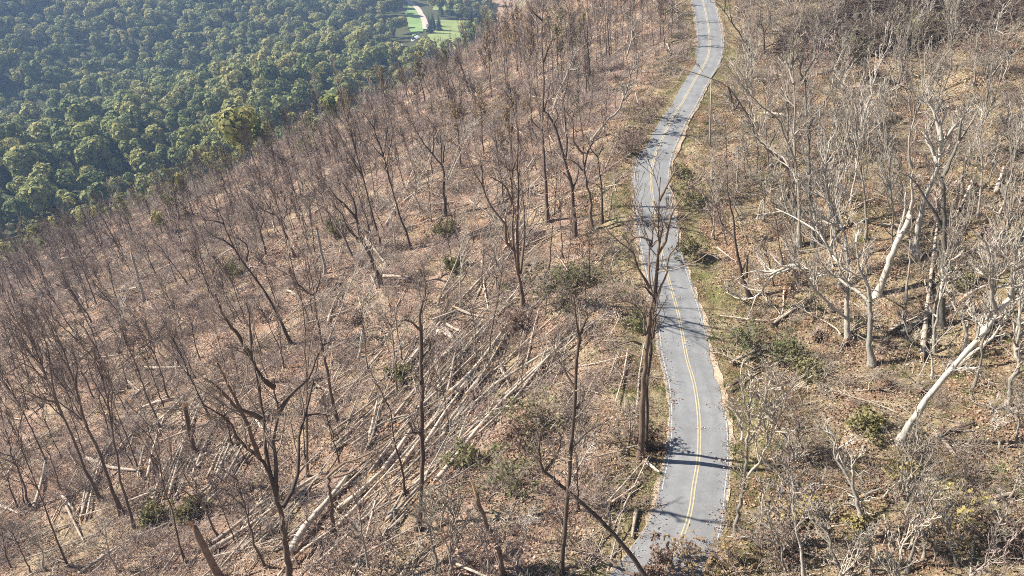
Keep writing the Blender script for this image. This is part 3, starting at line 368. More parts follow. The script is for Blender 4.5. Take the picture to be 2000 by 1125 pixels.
    (-133.34,186.33,11.5,0.0,0.0,'olive','tree with sparse olive leaves at the left edge below the green forest,second from left'),
    (51.98,65.6,15.3,-1.71,1.36,'palebig','tall pale wide crowned bare tree by the right root mounds,second from left'),
    (52.24,60.66,14.9,-2.58,2.23,'palebig','tall pale wide crowned bare tree by the right root mounds,rightmost'),
    (46.29,57.28,14.0,-1.48,1.2,'palebig','pale wide crowned bare tree by the right root mounds,leftmost'),
    (47.31,53.9,13.5,-1.38,1.21,'palebig','pale wide crowned bare tree by the right root mounds,rightmost'),
    (47.58,66.7,14.4,-1.71,1.22,'palebig','tall pale wide crowned bare tree by the right root mounds,leftmost'),
    (41.94,79.54,18.6,-4.87,2.57,'palebig','tall pale wide crowned bare tree among the pale right beeches,second from left'),
    (47.31,86.31,18.3,-4.5,2.47,'palebig','tall pale wide crowned bare tree among the pale right beeches,fourth from left'),
    (47.97,79.97,17.3,-4.81,2.88,'palebig','tall pale wide crowned bare tree among the pale right beeches,fifth from left'),
    (37.3,80.84,15.2,-3.73,1.72,'palebig','tall pale wide crowned bare tree between road and beeches'),
    (42.51,84.6,19.4,-1.28,0.64,'palebig','tall pale wide crowned bare tree among the pale right beeches,leftmost'),
    (58.92,100.36,16.5,-1.75,1.02,'palebig','tall pale wide crowned bare tree behind the white limbed right tree,second from left'),
    (47.85,93.79,18.0,-1.13,0.58,'palebig','tall pale wide crowned bare tree among the pale right beeches,third from left'),
    (63.01,93.35,17.6,-1.27,0.86,'palebig','tall pale wide crowned bare tree among the pale right beeches,sixth from left'),
    (63.11,85.27,15.6,-1.43,1.06,'palebig','tall pale wide crowned bare tree among the pale right beeches,rightmost'),
    (44.55,109.62,17.9,-3.12,1.27,'palebig','tall pale wide crowned bare tree uphill near the utility pole,rightmost'),
    (64.09,118.97,15.5,-1.31,0.7,'palebig','tall pale wide crowned bare tree behind the white limbed right tree,leftmost'),
    (73.95,123.57,14.5,-1.36,0.81,'palebig','tall pale wide crowned bare tree behind the white limbed right tree,rightmost'),
    (43.56,126.85,16.5,-3.63,1.25,'palebig','tall pale wide crowned bare tree uphill near the utility pole,leftmost'),
    (-27.96,219.82,10.4,-1.09,-0.32,'brown','brown barked bare tree near skyline above the fields,leftmost'),
    (39.07,192.22,10.7,-0.83,-0.75,'slim','slim dark bare tree in the top thicket,rightmost'),
    (-58.76,96.57,9.5,-0.99,-0.81,'slim','slim dark bare tree in the left middle of the slope,second from left'),
    (-108.77,229.08,14.4,-2.77,-0.71,'slim','tall slim dark bare tree below the green forest edge,rightmost'),
    (-121.57,207.94,14.1,-0.78,0.62,'slim','tall slim dark bare tree below the green forest edge,leftmost'),
    (-127.58,243.37,14.8,-1.98,1.45,'slim','tall slim dark bare tree below the green forest edge,second from left'),
    (-97.92,130.28,14.0,-1.54,-0.99,'slim','slim dark bare tree at the left edge in mid slope,fifth from left'),
    (-91.44,103.83,13.4,-1.5,-0.92,'slim','slim dark bare tree at the left edge above the corner,leftmost'),
    (-125.13,209.17,11.6,-1.43,0.96,'brown','brown barked bare tree below the green forest edge'),
    (19.59,198.39,10.8,-0.08,0.79,'dark','sturdy dark bare tree in the top thicket,second from left'),
    (-120.28,244.73,12.5,-0.57,0.38,'slim','slim dark bare tree below the green forest edge,sixth from left'),
    (-11.99,200.2,13.0,-3.34,0.38,'brown','brown barked bare tree near skyline above the fields,rightmost'),
    (-33.42,107.88,14.0,-1.39,0.47,'slim','slim dark bare tree around the gnarled black oak,fifth from left'),
    (-6.93,251.65,12.0,-3.16,1.64,'fork','forked dark bare tree in the top thicket'),
    (-28.22,157.9,14.0,-0.59,0.83,'slim','slim dark bare tree around the gnarled black oak,twelfth from left'),
    (-28.44,168.19,14.2,-0.57,0.13,'slim','tall slim dark bare tree around the gnarled black oak,leftmost'),
    (-20.63,63.76,9.5,-0.57,-0.55,'slim','slim dark bare tree in the log jam at the bottom,rightmost'),
    (6.78,215.81,14.7,-2.62,0.76,'brown','tall brown barked bare tree in the top thicket'),
    (-146.72,189.99,10.7,-1.03,-0.19,'dark','sturdy dark bare tree at the left edge below the green forest,leftmost'),
    (-26.85,123.0,10.7,-2.09,0.89,'brown','brown barked bare tree around the gnarled black oak'),
    (-125.02,257.0,12.9,-2.43,0.69,'slim','slim dark bare tree below the green forest edge,seventh from left'),
    (-119.57,172.37,10.9,-0.3,0.54,'slim','slim dark bare tree at the left edge below the green forest,eighth from left'),
    (-6.02,199.21,13.9,-2.63,-0.93,'slim','slim dark bare tree in the top thicket,leftmost'),
    (17.97,252.24,13.2,-0.44,1.18,'dark','sturdy dark bare tree in the top thicket,leftmost'),
    (-148.41,184.04,9.3,-1.12,-0.37,'fork','forked dark bare tree at the left edge below the green forest,leftmost'),
    (-73.84,217.66,13.9,-2.1,0.2,'fork',"forked dark bare tree on the slope's far shoulder"),
    (34.78,216.17,13.7,-1.02,-1.66,'slim','slim dark bare tree in the top thicket,sixth from left'),
    (-112.11,168.57,9.4,-3.04,-0.63,'fork','forked dark bare tree at the left edge below the green forest,rightmost'),
    (16.98,162.32,13.4,-1.26,1.17,'dark','sturdy dark bare tree in the top thicket,rightmost'),
    (-34.01,124.93,11.9,-2.42,0.42,'slim','slim dark bare tree around the gnarled black oak,seventh from left'),
    (1.78,140.38,13.7,-2.42,-1.15,'dark','sturdy dark bare tree in the orange thicket'),
    (-3.56,216.99,11.1,-1.27,0.45,'slim','slim dark bare tree in the top thicket,second from left'),
    (-71.49,226.26,11.7,-1.6,0.57,'slim',"slim dark bare tree on the slope's far shoulder,third from left"),
    (-120.18,155.97,10.7,-1.23,0.09,'slim','slim dark bare tree at the left edge in mid slope,third from left'),
    (-17.41,123.61,10.1,-0.13,0.34,'grey','grey twiggy bare tree around the gnarled black oak,rightmost'),
    (-42.25,137.75,10.3,-1.06,0.27,'grey','grey twiggy bare tree around the gnarled black oak,leftmost'),
    (-47.24,103.0,7.1,-0.65,-0.68,'slim','short slim dark bare tree below the gnarled oak,leftmost'),
    (-20.77,114.01,10.4,-0.12,-0.33,'pale','pale barked bare tree around the gnarled black oak'),
    (-27.06,133.69,12.2,0.33,0.39,'slim','slim dark bare tree around the gnarled black oak,eleventh from left'),
    (12.7,139.32,7.3,-0.05,-0.22,'grey','short grey twiggy bare tree in the orange thicket'),
]
# fallen trunks: ground polyline butt first, radius, bark, lift
LOGS = [
    ([[-33.43,52.92],[-30.43,54.79],[-26.7,57.77]],0.3,'pale',0.3,'thick pale tan log in the log jam at the bottom,leftmost'),
    ([[-33.19,53.81],[-30.56,57.15],[-27.8,59.94]],0.26,'pale',0.4,'thick pale tan log in the log jam at the bottom,second from left'),
    ([[-25.27,59.61],[-22.25,62.3]],0.24,'pale',0.5,'short pale tan log in the log jam at the bottom,rightmost'),
    ([[-25.11,58.53],[-22.5,61.41]],0.2,'pale',0.3,'short pale tan log in the log jam at the bottom,leftmost'),
    ([[-22.62,49.43],[-21.91,52.44],[-20.25,56.13],[-18.29,61.27]],0.42,'grey',0.5,'long thick grey log in the log jam at the bottom'),
    ([[-18.88,55.07],[-16.93,56.95],[-14.64,60.43]],0.36,'pale',0.2,'thick pale tan log in the log jam at the bottom,rightmost'),
    ([[-18.26,52.95],[-16.52,55.49],[-14.42,59.15]],0.2,'pale',0.3,'pale tan log in the log jam at the bottom'),
    ([[-16.28,52.25],[-15.04,55.2],[-14.1,58.2]],0.16,'grey',0.2,'grey log in the log jam at the bottom,third from left'),
    ([[-12.67,51.05],[-11.59,55.82]],0.22,'grey',0.3,'stubby grey log in the log jam at the bottom,second from left'),
    ([[-12.8,48.44],[-10.4,52.5]],0.25,'grey',0.1,'stubby grey log in the log jam at the bottom,rightmost'),
    ([[-12.26,60.61],[-10.59,64.27]],0.3,'pale',0.5,'short thick pale tan log right of the log jam,leftmost'),
    ([[-14.64,60.46],[-12.05,66.21]],0.33,'pale',0.3,'thick pale tan log above the log jam in mid picture'),
    ([[-7.96,54.7],[-2.4,65.17],[6.52,75.36]],0.27,'pale',0.5,'lengthy thick pale tan log right of the log jam,rightmost'),
    ([[-21.99,48.4],[-18.81,52.3]],0.16,'pale',0.5,'stubby pale tan log in the log jam at the bottom'),
    ([[-21.23,49.12],[-18.14,52.43]],0.15,'pale',0.7,'stubby thin pale tan log in the log jam at the bottom'),
    ([[-26.82,52.31],[-25.31,55.22],[-23.72,57.95]],0.18,'grey',0.3,'grey log in the log jam at the bottom,second from left'),
    ([[-23.89,52.44],[-22.35,54.06]],0.16,'grey',0.2,'short grey log in the log jam at the bottom,leftmost'),
    ([[-15.36,45.45],[-13.18,46.9]],0.24,'grey',0.2,'short grey log in the log jam at the bottom,rightmost'),
    ([[-19.42,65.48],[-15.1,68.57],[-11.19,68.39]],0.15,'grey',0.6,'long thin grey log above the log jam in mid picture'),
    ([[-17.56,64.91],[-12.5,67.34]],0.14,'brown',0.4,'stubby thin brown log above the log jam in mid picture'),
    ([[-11.52,63.0],[-9.29,66.99],[-7.41,81.55]],0.26,'pale',0.4,'lengthy thick pale tan log right of the log jam,leftmost'),
    ([[-10.11,62.69],[-8.45,66.26],[-6.36,70.32]],0.24,'pale',0.7,'pale tan log right of the log jam,leftmost'),
    ([[-8.89,62.54],[-6.16,66.99]],0.2,'pale',0.5,'stubby pale tan log right of the log jam,leftmost'),
    ([[-10.09,66.15],[-6.45,71.79]],0.25,'pale',0.3,'pale tan log right of the log jam,rightmost'),
    ([[-7.55,70.12],[-2.75,78.97],[-0.61,82.28]],0.3,'pale',0.6,'long thick pale tan log below the gnarled oak,second from left'),
    ([[-6.89,69.93],[-2.07,79.73],[0.17,81.69]],0.28,'pale',0.4,'long thick pale tan log below the gnarled oak,rightmost'),
    ([[-5.52,69.53],[-1.38,79.9]],0.2,'pale',0.6,'long pale tan log right of the log jam,third from left'),
    ([[-0.77,68.23],[2.56,72.28],[6.45,74.05],[8.08,74.98]],0.25,'pale',0.5,'long pale tan log right of the log jam,rightmost'),
    ([[-0.15,68.03],[4.19,73.32],[6.46,74.38]],0.2,'pale',0.3,'long pale tan log right of the log jam,fourth from left'),
    ([[-9.7,71.55],[-5.93,80.55],[-3.73,83.42]],0.24,'grey',0.4,'long grey log below the gnarled oak'),
    ([[-10.26,77.32],[-7.96,81.85],[-7.16,83.69]],0.18,'pale',0.2,'pale tan log below the gnarled oak,third from left'),
    ([[-15.43,76.98],[-9.98,87.05],[-6.31,92.23]],0.24,'pale',0.4,'lengthy pale tan log below the gnarled oak'),
    ([[-6.31,92.19],[-2.57,97.08]],0.2,'pale',0.4,'pale tan log right of the candelabra tree'),
    ([[-16.16,77.08],[-10.96,85.36],[-8.42,89.13]],0.26,'pale',0.3,'long thick pale tan log below the gnarled oak,leftmost'),
    ([[52.56,71.53],[55.63,72.45]],0.22,'pale',0.4,'short pale tan log among the pale right beeches,leftmost'),
    ([[44.36,68.33],[47.88,69.82],[51.59,71.19]],0.3,'darkgrey',0.3,'thick dark mossy log by the right root mounds'),
    ([[43.48,69.33],[47.27,70.24]],0.14,'pale',0.4,'short thin pale tan log by the right root mounds'),
    ([[56.12,69.42],[59.61,72.47]],0.2,'darkgrey',0.3,'stubby dark mossy log among the pale right beeches'),
    ([[44.57,63.78],[56.32,86.68]],0.3,'pale',0.3,'lengthy thick pale tan log among the pale right beeches'),
    ([[60.05,78.93],[63.11,80.48]],0.2,'pale',0.4,'short pale tan log among the pale right beeches,rightmost'),
    ([[40.14,51.75],[39.99,48.31]],0.3,'pale',0.15,'short thick pale tan log by the right root mounds'),
    ([[25.35,67.77],[28.2,68.77],[33.02,71.06]],0.2,'grey',0.4,'grey log by the right root mounds'),
    ([[24.07,63.33],[28.11,66.22],[31.82,67.25]],0.2,'dark',0.4,'dark log by the right root mounds'),
    ([[8.34,46.76],[12.8,52.12]],0.12,'grey',0.4,'thin grey log in the bottom left brush,rightmost'),
    ([[9.23,47.32],[12.14,49.48]],0.1,'pale',0.4,'short thin pale tan log in the bottom left brush'),
    ([[-129.73,180.14],[-113.88,171.41]],0.25,'pale',0.2,'lengthy pale tan log at the left edge below the green forest,rightmost'),
    ([[-221.63,278.56],[-152.08,199.07]],0.2,'pale',0.2,'lengthy pale tan log at the left edge below the green forest,leftmost'),
    ([[-60.14,75.8],[-56.22,73.26],[-49.28,69.6]],0.32,'pale',0.2,'long thick pale tan log in lower left log bundles'),
    ([[-61.29,97.01],[-53.12,93.73]],0.3,'pale',0.2,'thick pale tan log above lower left log bundles'),
    ([[-63.21,94.39],[-58.91,90.18]],0.24,'pale',0.1,'pale tan log above lower left log bundles,leftmost'),
    ([[-57.55,85.74],[-52.33,86.37]],0.22,'pale',0.2,'stubby pale tan log above lower left log bundles,leftmost'),
    ([[-50.62,77.06],[-47.84,80.7]],0.2,'pale',0.2,'stubby pale tan log above lower left log bundles,second from left'),
    ([[-55.19,64.85],[-57.36,74.04],[-58.55,79.62]],0.19,'pale',0.3,'lengthy pale tan log in the bottom left corner'),
    ([[-54.38,64.76],[-56.86,73.86],[-57.66,78.4]],0.17,'pale',0.4,'long pale tan log in the bottom left corner,rightmost'),
    ([[-55.5,65.11],[-57.92,73.5]],0.14,'pale',0.2,'thin pale tan log in the bottom left corner'),
    ([[-45.24,64.15],[-45.56,69.81],[-45.03,74.7]],0.2,'pale',0.3,'long pale tan log in lower left log bundles,leftmost'),
    ([[-43.23,65.6],[-44.62,74.14]],0.2,'pale',0.4,'pale tan log in lower left log bundles'),
    ([[-44.73,66.55],[-44.95,75.81]],0.18,'pale',0.3,'long pale tan log in lower left log bundles,second from left'),
    ([[-38.33,66.55],[-38.21,74.44]],0.2,'pale',0.3,'pale tan log above lower left log bundles,rightmost'),
    ([[-37.43,66.79],[-37.91,73.53]],0.15,'pale',0.4,'thin pale tan log above lower left log bundles'),
    ([[-41.88,70.46],[-38.78,71.89]],0.2,'pale',0.3,'short pale tan log above lower left log bundles'),
    ([[-41.13,68.78],[-40.54,69.86]],0.24,'pale',0.2,'short pale tan log in lower left log bundles'),
    ([[-37.67,60.63],[-36.04,63.25],[-34.04,64.32]],0.22,'pale',0.2,'stubby pale tan log in lower left log bundles'),
    ([[-37.39,62.43],[-36.73,67.38],[-35.3,73.02]],0.17,'pale',0.3,'long pale tan log in lower left log bundles,rightmost'),
    ([[-40.24,61.51],[-37.81,62.61]],0.17,'grey',0.2,'short grey log in lower left log bundles'),
    ([[-64.78,69.06],[-66.03,73.17],[-68.39,78.5]],0.26,'grey',0.3,'long thick grey log in the bottom left corner'),
    ([[-74.75,78.01],[-75.55,83.39]],0.2,'pale',0.2,'stubby pale tan log in the bottom left corner,rightmost'),
    ([[-60.31,69.43],[-57.17,66.53]],0.22,'pale',0.2,'short pale tan log in the bottom left corner'),
    ([[-59.04,67.8],[-56.17,64.6],[-52.03,60.03]],0.18,'pale',0.3,'long pale tan log in the bottom left corner,leftmost'),
    ([[-49.79,54.9],[-45.54,58.46],[-41.0,60.23]],0.2,'grey',0.3,'long grey log in lower left log bundles'),
    ([[-47.74,54.57],[-45.54,58.46]],0.13,'grey',0.5,'short thin grey log in lower left log bundles,rightmost'),
    ([[-49.21,56.02],[-46.01,58.06]],0.12,'grey',0.5,'short thin grey log in lower left log bundles,leftmost'),
    ([[-37.76,51.88],[-36.72,56.94]],0.12,'grey',0.3,'stubby thin grey log in lower left log bundles,rightmost'),
    ([[-71.25,71.15],[-66.17,68.18]],0.2,'pale',0.2,'stubby pale tan log in the bottom left corner,leftmost'),
    ([[-27.35,120.25],[-23.91,113.26],[-21.22,107.84]],0.3,'pale',0.2,'long thick pale tan log around the gnarled black oak'),
    ([[-21.21,103.48],[-16.5,100.54]],0.3,'pale',0.6,'stubby thick pale tan log around the gnarled black oak'),
    ([[-39.52,108.57],[-36.02,104.25]],0.22,'pale',0.1,'stubby pale tan log below the gnarled oak,leftmost'),
    ([[-30.16,127.93],[-25.18,119.93]],0.2,'pale',0.2,'long pale tan log around the gnarled black oak,second from left'),
    ([[-28.04,135.41],[-25.52,130.19]],0.2,'pale',0.1,'stubby pale tan log around the gnarled black oak,rightmost'),
    ([[-9.81,84.98],[-8.06,82.23]],0.4,'pale',0.3,'short thick pale tan log below the gnarled oak,rightmost'),
    ([[-7.89,88.35],[-4.08,85.68]],0.24,'pale',0.2,'stubby pale tan log below the gnarled oak,rightmost'),
    ([[-9.56,86.49],[-7.43,83.6]],0.22,'pale',0.2,'short pale tan log below the gnarled oak,rightmost'),
    ([[-1.49,75.02],[-0.32,70.6]],0.25,'pale',0.2,'stubby pale tan log right of the log jam,rightmost'),
    ([[-2.28,66.75],[-0.61,66.98]],0.3,'pale',0.3,'short thick pale tan log right of the log jam,rightmost'),
    ([[-6.32,62.05],[-5.45,65.45],[-4.65,67.85]],0.15,'grey',0.3,'thin grey log right of the log jam'),
    ([[-6.48,62.31],[-2.11,65.52],[0.89,64.64]],0.12,'pale',0.4,'thin pale tan log right of the log jam'),
    ([[13.09,52.37],[14.17,50.7]],0.22,'pale',0.2,'short pale tan log in the bottom left brush,rightmost'),
    ([[11.3,46.31],[10.43,43.13]],0.22,'pale',0.1,'short pale tan log in the bottom left brush,leftmost'),
    ([[30.96,213.78],[38.86,223.63]],0.22,'pale',0.3,'long pale tan log in the top thicket,second from left'),
    ([[36.95,177.1],[36.09,167.36]],0.25,'pale',0.2,'long pale tan log in the top thicket,rightmost'),
    ([[38.62,188.53],[42.6,193.32],[46.81,198.28]],0.2,'grey',0.5,'long grey log in the top thicket'),
    ([[37.09,176.17],[41.41,177.04]],0.2,'dark',0.5,'short dark log in the top thicket'),
    ([[-21.71,136.68],[-20.34,163.77]],0.13,'pale',0.4,'lengthy thin pale tan log around the gnarled black oak'),
    ([[-24.49,165.79],[-20.33,175.9]],0.14,'pale',0.4,'long thin pale tan log around the gnarled black oak,rightmost'),
    ([[2.05,118.85],[5.39,123.74]],0.28,'pale',0.4,'stubby thick pale tan log between log jam and road'),
    ([[1.9,125.51],[4.98,133.52]],0.2,'grey',0.6,'grey log in the orange thicket'),
    ([[3.84,101.62],[9.43,104.29]],0.14,'dark',0.3,'thin dark log between log jam and road'),
    ([[0.98,130.01],[-2.93,128.56]],0.2,'grey',0.4,'short grey log right of the candelabra tree'),
    ([[52.58,108.49],[57.05,112.13],[63.7,119.57]],0.22,'grey',0.8,'lengthy grey log behind the white limbed right tree'),
    ([[46.59,105.12],[52.18,108.29]],0.26,'grey',0.4,'thick grey log behind the white limbed right tree'),
    ([[41.43,109.88],[45.82,113.18]],0.22,'grey',0.4,'stubby grey log uphill near the utility pole'),
    ([[47.56,92.33],[51.76,93.6]],0.15,'pale',0.3,'short thin pale tan log among the pale right beeches'),
    ([[49.54,88.07],[51.54,86.32]],0.16,'grey',0.5,'short grey log among the pale right beeches,leftmost'),
    ([[66.31,91.64],[68.91,95.44]],0.3,'pale',0.3,'stubby thick pale tan log behind the white limbed right tree'),
    ([[64.43,94.3],[60.28,88.94]],0.22,'pale',0.6,'pale tan log among the pale right beeches'),
    ([[39.46,98.26],[42.14,102.4]],0.3,'grey',0.3,'stubby thick grey log between road and beeches'),
    ([[35.0,79.8],[33.04,75.09],[26.63,77.63]],0.1,'pale',0.2,'long thin pale tan log between road and beeches'),
    ([[43.59,69.4],[48.72,71.38]],0.16,'pale',0.3,'stubby pale tan log by the right root mounds'),
    ([[32.94,74.77],[38.01,78.08]],0.12,'pale',0.2,'thin pale tan log between road and beeches'),
    ([[29.98,93.71],[31.09,88.08]],0.12,'pale',0.3,'stubby thin pale tan log between road and beeches'),
    ([[46.38,130.36],[49.73,125.35]],0.28,'grey',0.9,'thick grey log uphill near the utility pole'),
    ([[59.57,140.86],[65.9,141.85]],0.16,'grey',0.4,'grey log in the top right thicket'),
    ([[62.69,131.02],[67.29,130.19]],0.2,'grey',0.3,'stubby grey log behind the white limbed right tree'),
    ([[78.74,157.6],[86.0,158.02]],0.15,'grey',0.5,'thin grey log in the top right corner,leftmost'),
    ([[80.08,158.26],[83.45,152.77]],0.15,'grey',0.4,'thin grey log in the top right corner,third from left'),
    ([[82.51,159.59],[86.3,159.61]],0.13,'grey',0.4,'short thin grey log in the top right corner,leftmost'),
    ([[74.04,182.92],[76.42,166.98]],0.14,'dark',0.4,'lengthy thin dark log in the top right thicket'),
    ([[68.6,179.58],[76.19,170.19]],0.13,'grey',0.4,'long thin grey log in the top right thicket,rightmost'),
    ([[89.11,171.8],[91.5,165.55]],0.2,'dark',0.4,'dark log in the top right corner'),
    ([[69.01,171.64],[75.33,178.39]],0.15,'grey',0.3,'long thin grey log in the top right thicket,second from left'),
    ([[40.3,51.83],[43.7,52.31]],0.25,'dark',0.2,'short dark log by the right root mounds,rightmost'),
    ([[40.58,52.06],[43.03,51.61]],0.2,'dark',0.3,'short dark log by the right root mounds,leftmost'),
    ([[30.83,45.42],[33.22,46.0]],0.14,'grey',0.3,'short thin grey log in the lower right corner brush'),
    ([[40.56,46.19],[42.19,46.01]],0.12,'dark',0.2,'short thin dark log in the lower right corner brush'),
    ([[39.95,42.62],[41.65,42.86]],0.16,'pale',0.3,'short pale tan log in the lower right corner brush'),
    ([[-28.61,93.27],[-28.75,104.68]],0.2,'pale',0.2,'long pale tan log below the gnarled oak,leftmost'),
    ([[-30.76,56.8],[-26.73,58.82]],0.2,'grey',0.2,'stubby grey log in the log jam at the bottom,leftmost'),
    ([[-47.79,89.59],[-44.15,85.71]],0.2,'pale',0.1,'stubby pale tan log above lower left log bundles,rightmost'),
    ([[-32.48,72.03],[-34.73,75.1]],0.26,'pale',0.3,'short thick pale tan log above the log jam in mid picture'),
    ([[-27.78,80.52],[-24.15,77.43]],0.22,'pale',0.2,'stubby pale tan log above the log jam in mid picture'),
    ([[-18.7,73.54],[-18.12,76.25]],0.18,'pale',0.3,'short pale tan log above the log jam in mid picture,rightmost'),
    ([[-20.64,81.2],[-18.44,83.9]],0.28,'pale',0.2,'short thick pale tan log below the gnarled oak,leftmost'),
    ([[-25.07,80.98],[-24.59,83.2]],0.13,'pale',0.3,'short thin pale tan log above the log jam in mid picture,second from left'),
    ([[-34.47,77.73],[-31.02,79.89]],0.12,'pale',0.2,'short thin pale tan log above the log jam in mid picture,leftmost'),
    ([[-45.05,86.9],[-41.75,87.08]],0.15,'pale',0.2,'short thin pale tan log above lower left log bundles'),
    ([[-10.49,84.34],[-7.98,82.14]],0.35,'pale',0.3,'short thick pale tan log below the gnarled oak,second from left'),
    ([[-9.75,86.53],[-7.34,83.6]],0.25,'pale',0.2,'short pale tan log below the gnarled oak,leftmost'),
    ([[-20.68,66.2],[-18.44,67.37]],0.16,'grey',0.3,'short grey log above the log jam in mid picture'),
    ([[-26.33,75.95],[-25.52,78.78]],0.18,'pale',0.3,'short pale tan log above the log jam in mid picture,leftmost'),
    ([[-19.07,68.1],[-17.63,72.07]],0.15,'pale',0.3,'short thin pale tan log above the log jam in mid picture,rightmost'),
    ([[-17.29,66.13],[-17.39,72.79]],0.2,'pale',0.5,'pale tan log above the log jam in mid picture'),
    ([[-84.75,207.97],[-76.32,214.96]],0.17,'pale',0.18,"long pale tan log on the slope's far shoulder,leftmost"),
    ([[-23.83,123.15],[-22.41,132.79]],0.23,'pale',0.08,'long pale tan log around the gnarled black oak,rightmost'),
    ([[-127.89,229.53],[-124.21,232.64]],0.16,'pale',0.27,'stubby pale tan log below the green forest edge'),
    ([[-77.67,137.83],[-68.45,138.75]],0.19,'grey',0.29,'long grey log below the green forest edge,rightmost'),
    ([[1.35,177.23],[4.16,185.82]],0.15,'pale',0.06,'long thin pale tan log in the top thicket'),
    ([[6.62,144.54],[10.42,148.78]],0.13,'grey',0.17,'stubby thin grey log in the orange thicket'),
    ([[-101.01,179.66],[-93.15,184.65]],0.12,'grey',0.17,'long thin grey log below the green forest edge'),
    ([[-79.13,104.0],[-73.22,112.86]],0.24,'grey',0.11,'long grey log at the left edge in mid slope'),
    ([[-113.11,223.66],[-117.28,224.34]],0.2,'grey',0.3,'short grey log below the green forest edge'),
    ([[-20.22,188.79],[-14.51,190.99]],0.15,'grey',0.19,'thin grey log near skyline above the fields'),
    ([[-65.94,75.97],[-57.66,85.39]],0.1,'pale',0.06,'long thin pale tan log at the left edge above the corner'),
    ([[-10.12,193.3],[-4.38,199.17]],0.22,'pale',0.2,'pale tan log near skyline above the fields,rightmost'),
    ([[-45.58,216.01],[-47.87,227.66]],0.12,'grey',0.28,'long thin grey log near skyline above the fields,rightmost'),
    ([[-137.26,184.04],[-136.22,188.96]],0.1,'pale',0.12,'stubby thin pale tan log at the left edge below the green forest'),
    ([[-38.13,83.9],[-33.47,89.21]],0.18,'pale',0.26,'pale tan log below the gnarled oak,leftmost'),
    ([[-8.8,162.79],[-4.04,168.66]],0.15,'pale',0.1,'thin pale tan log near skyline above the fields'),
    ([[-105.39,144.17],[-103.17,148.59]],0.1,'grey',0.2,'stubby thin grey log at the left edge in mid slope'),
    ([[-101.86,126.48],[-96.38,129.3]],0.17,'pale',0.23,'pale tan log at the left edge in mid slope'),
    ([[-70.56,155.45],[-62.14,162.43]],0.1,'pale',0.06,'long thin pale tan log around the gnarled black oak,leftmost'),
    ([[-89.26,140.49],[-84.65,152.01]],0.17,'grey',0.24,'long grey log below the green forest edge,leftmost'),
    ([[-10.52,127.17],[-10.45,131.77]],0.21,'pale',0.15,'stubby pale tan log right of the candelabra tree'),
    ([[-49.87,180.28],[-48.66,184.24]],0.14,'grey',0.27,"short thin grey log on the slope's far shoulder"),
    ([[-1.2,85.43],[4.33,93.22]],0.14,'pale',0.07,'long thin pale tan log between log jam and road,leftmost'),
    ([[-4.38,185.4],[-2.39,193.03]],0.22,'pale',0.12,'pale tan log in the top thicket'),
    ([[-76.06,217.83],[-73.85,221.37]],0.12,'pale',0.27,"short thin pale tan log on the slope's far shoulder"),
    ([[-34.43,185.13],[-32.73,191.7]],0.18,'pale',0.15,'pale tan log around the gnarled black oak'),
    ([[2.15,98.96],[5.3,101.71]],0.17,'pale',0.28,'short pale tan log between log jam and road'),
    ([[-59.94,88.89],[-55.11,97.81]],0.2,'grey',0.2,'long grey log above lower left log bundles,second from left'),
    ([[-40.08,205.12],[-35.19,208.07]],0.22,'pale',0.07,'stubby pale tan log near skyline above the fields'),
    ([[-21.14,130.99],[-15.92,135.77]],0.24,'grey',0.14,'grey log around the gnarled black oak,rightmost'),
    ([[-16.16,71.83],[-11.46,77.57]],0.11,'grey',0.19,'thin grey log above the log jam in mid picture,rightmost'),
    ([[-113.17,197.99],[-105.4,201.5]],0.21,'pale',0.2,'pale tan log below the green forest edge'),
    ([[14.83,202.72],[21.96,213.51]],0.15,'grey',0.24,'long thin grey log in the top thicket'),
    ([[-82.2,217.31],[-76.4,226.42]],0.17,'pale',0.17,"long pale tan log on the slope's far shoulder,second from left"),
    ([[14.01,131.59],[15.14,136.34]],0.12,'pale',0.29,'stubby thin pale tan log in the orange thicket'),
    ([[-138.26,177.04],[-139.3,185.75]],0.11,'pale',0.14,'thin pale tan log at the left edge below the green forest'),
    ([[-38.91,63.4],[-30.14,72.26]],0.19,'pale',0.3,'long pale tan log in the log jam at the bottom'),
    ([[-17.63,199.5],[-13.98,201.32]],0.16,'grey',0.16,'short grey log near skyline above the fields'),
    ([[-20.21,149.54],[-13.01,156.59]],0.1,'grey',0.09,'long thin grey log right of the candelabra tree'),
    ([[-15.72,76.7],[-13.78,84.97]],0.18,'pale',0.27,'pale tan log below the gnarled oak,second from left'),
    ([[-52.12,79.43],[-49.39,88.45]],0.24,'pale',0.22,'long pale tan log above lower left log bundles,rightmost'),
    ([[-68.08,198.81],[-62.03,199.46]],0.2,'pale',0.25,"pale tan log on the slope's far shoulder"),
    ([[-24.06,194.7],[-16.83,195.98]],0.19,'pale',0.06,'pale tan log near skyline above the fields,leftmost'),
    ([[-43.5,145.08],[-41.17,148.92]],0.24,'grey',0.12,"short grey log on the slope's far shoulder"),
    ([[-87.26,164.51],[-81.82,165.5]],0.17,'grey',0.19,'stubby grey log below the green forest edge'),
    ([[1.57,69.97],[5.99,76.88]],0.19,'pale',0.17,'pale tan log between log jam and road'),
    ([[-45.96,213.03],[-47.45,224.89]],0.15,'grey',0.16,'long thin grey log near skyline above the fields,leftmost'),
    ([[-81.03,134.75],[-82.15,144.79]],0.18,'pale',0.16,'long pale tan log below the green forest edge'),
    ([[-76.79,163.7],[-70.96,167.4]],0.17,'grey',0.23,'grey log below the green forest edge'),
    ([[-22.81,140.28],[-19.84,145.75]],0.19,'grey',0.07,'grey log around the gnarled black oak,leftmost'),
    ([[-24.66,72.84],[-19.04,83.11]],0.21,'pale',0.29,'long pale tan log above the log jam in mid picture'),
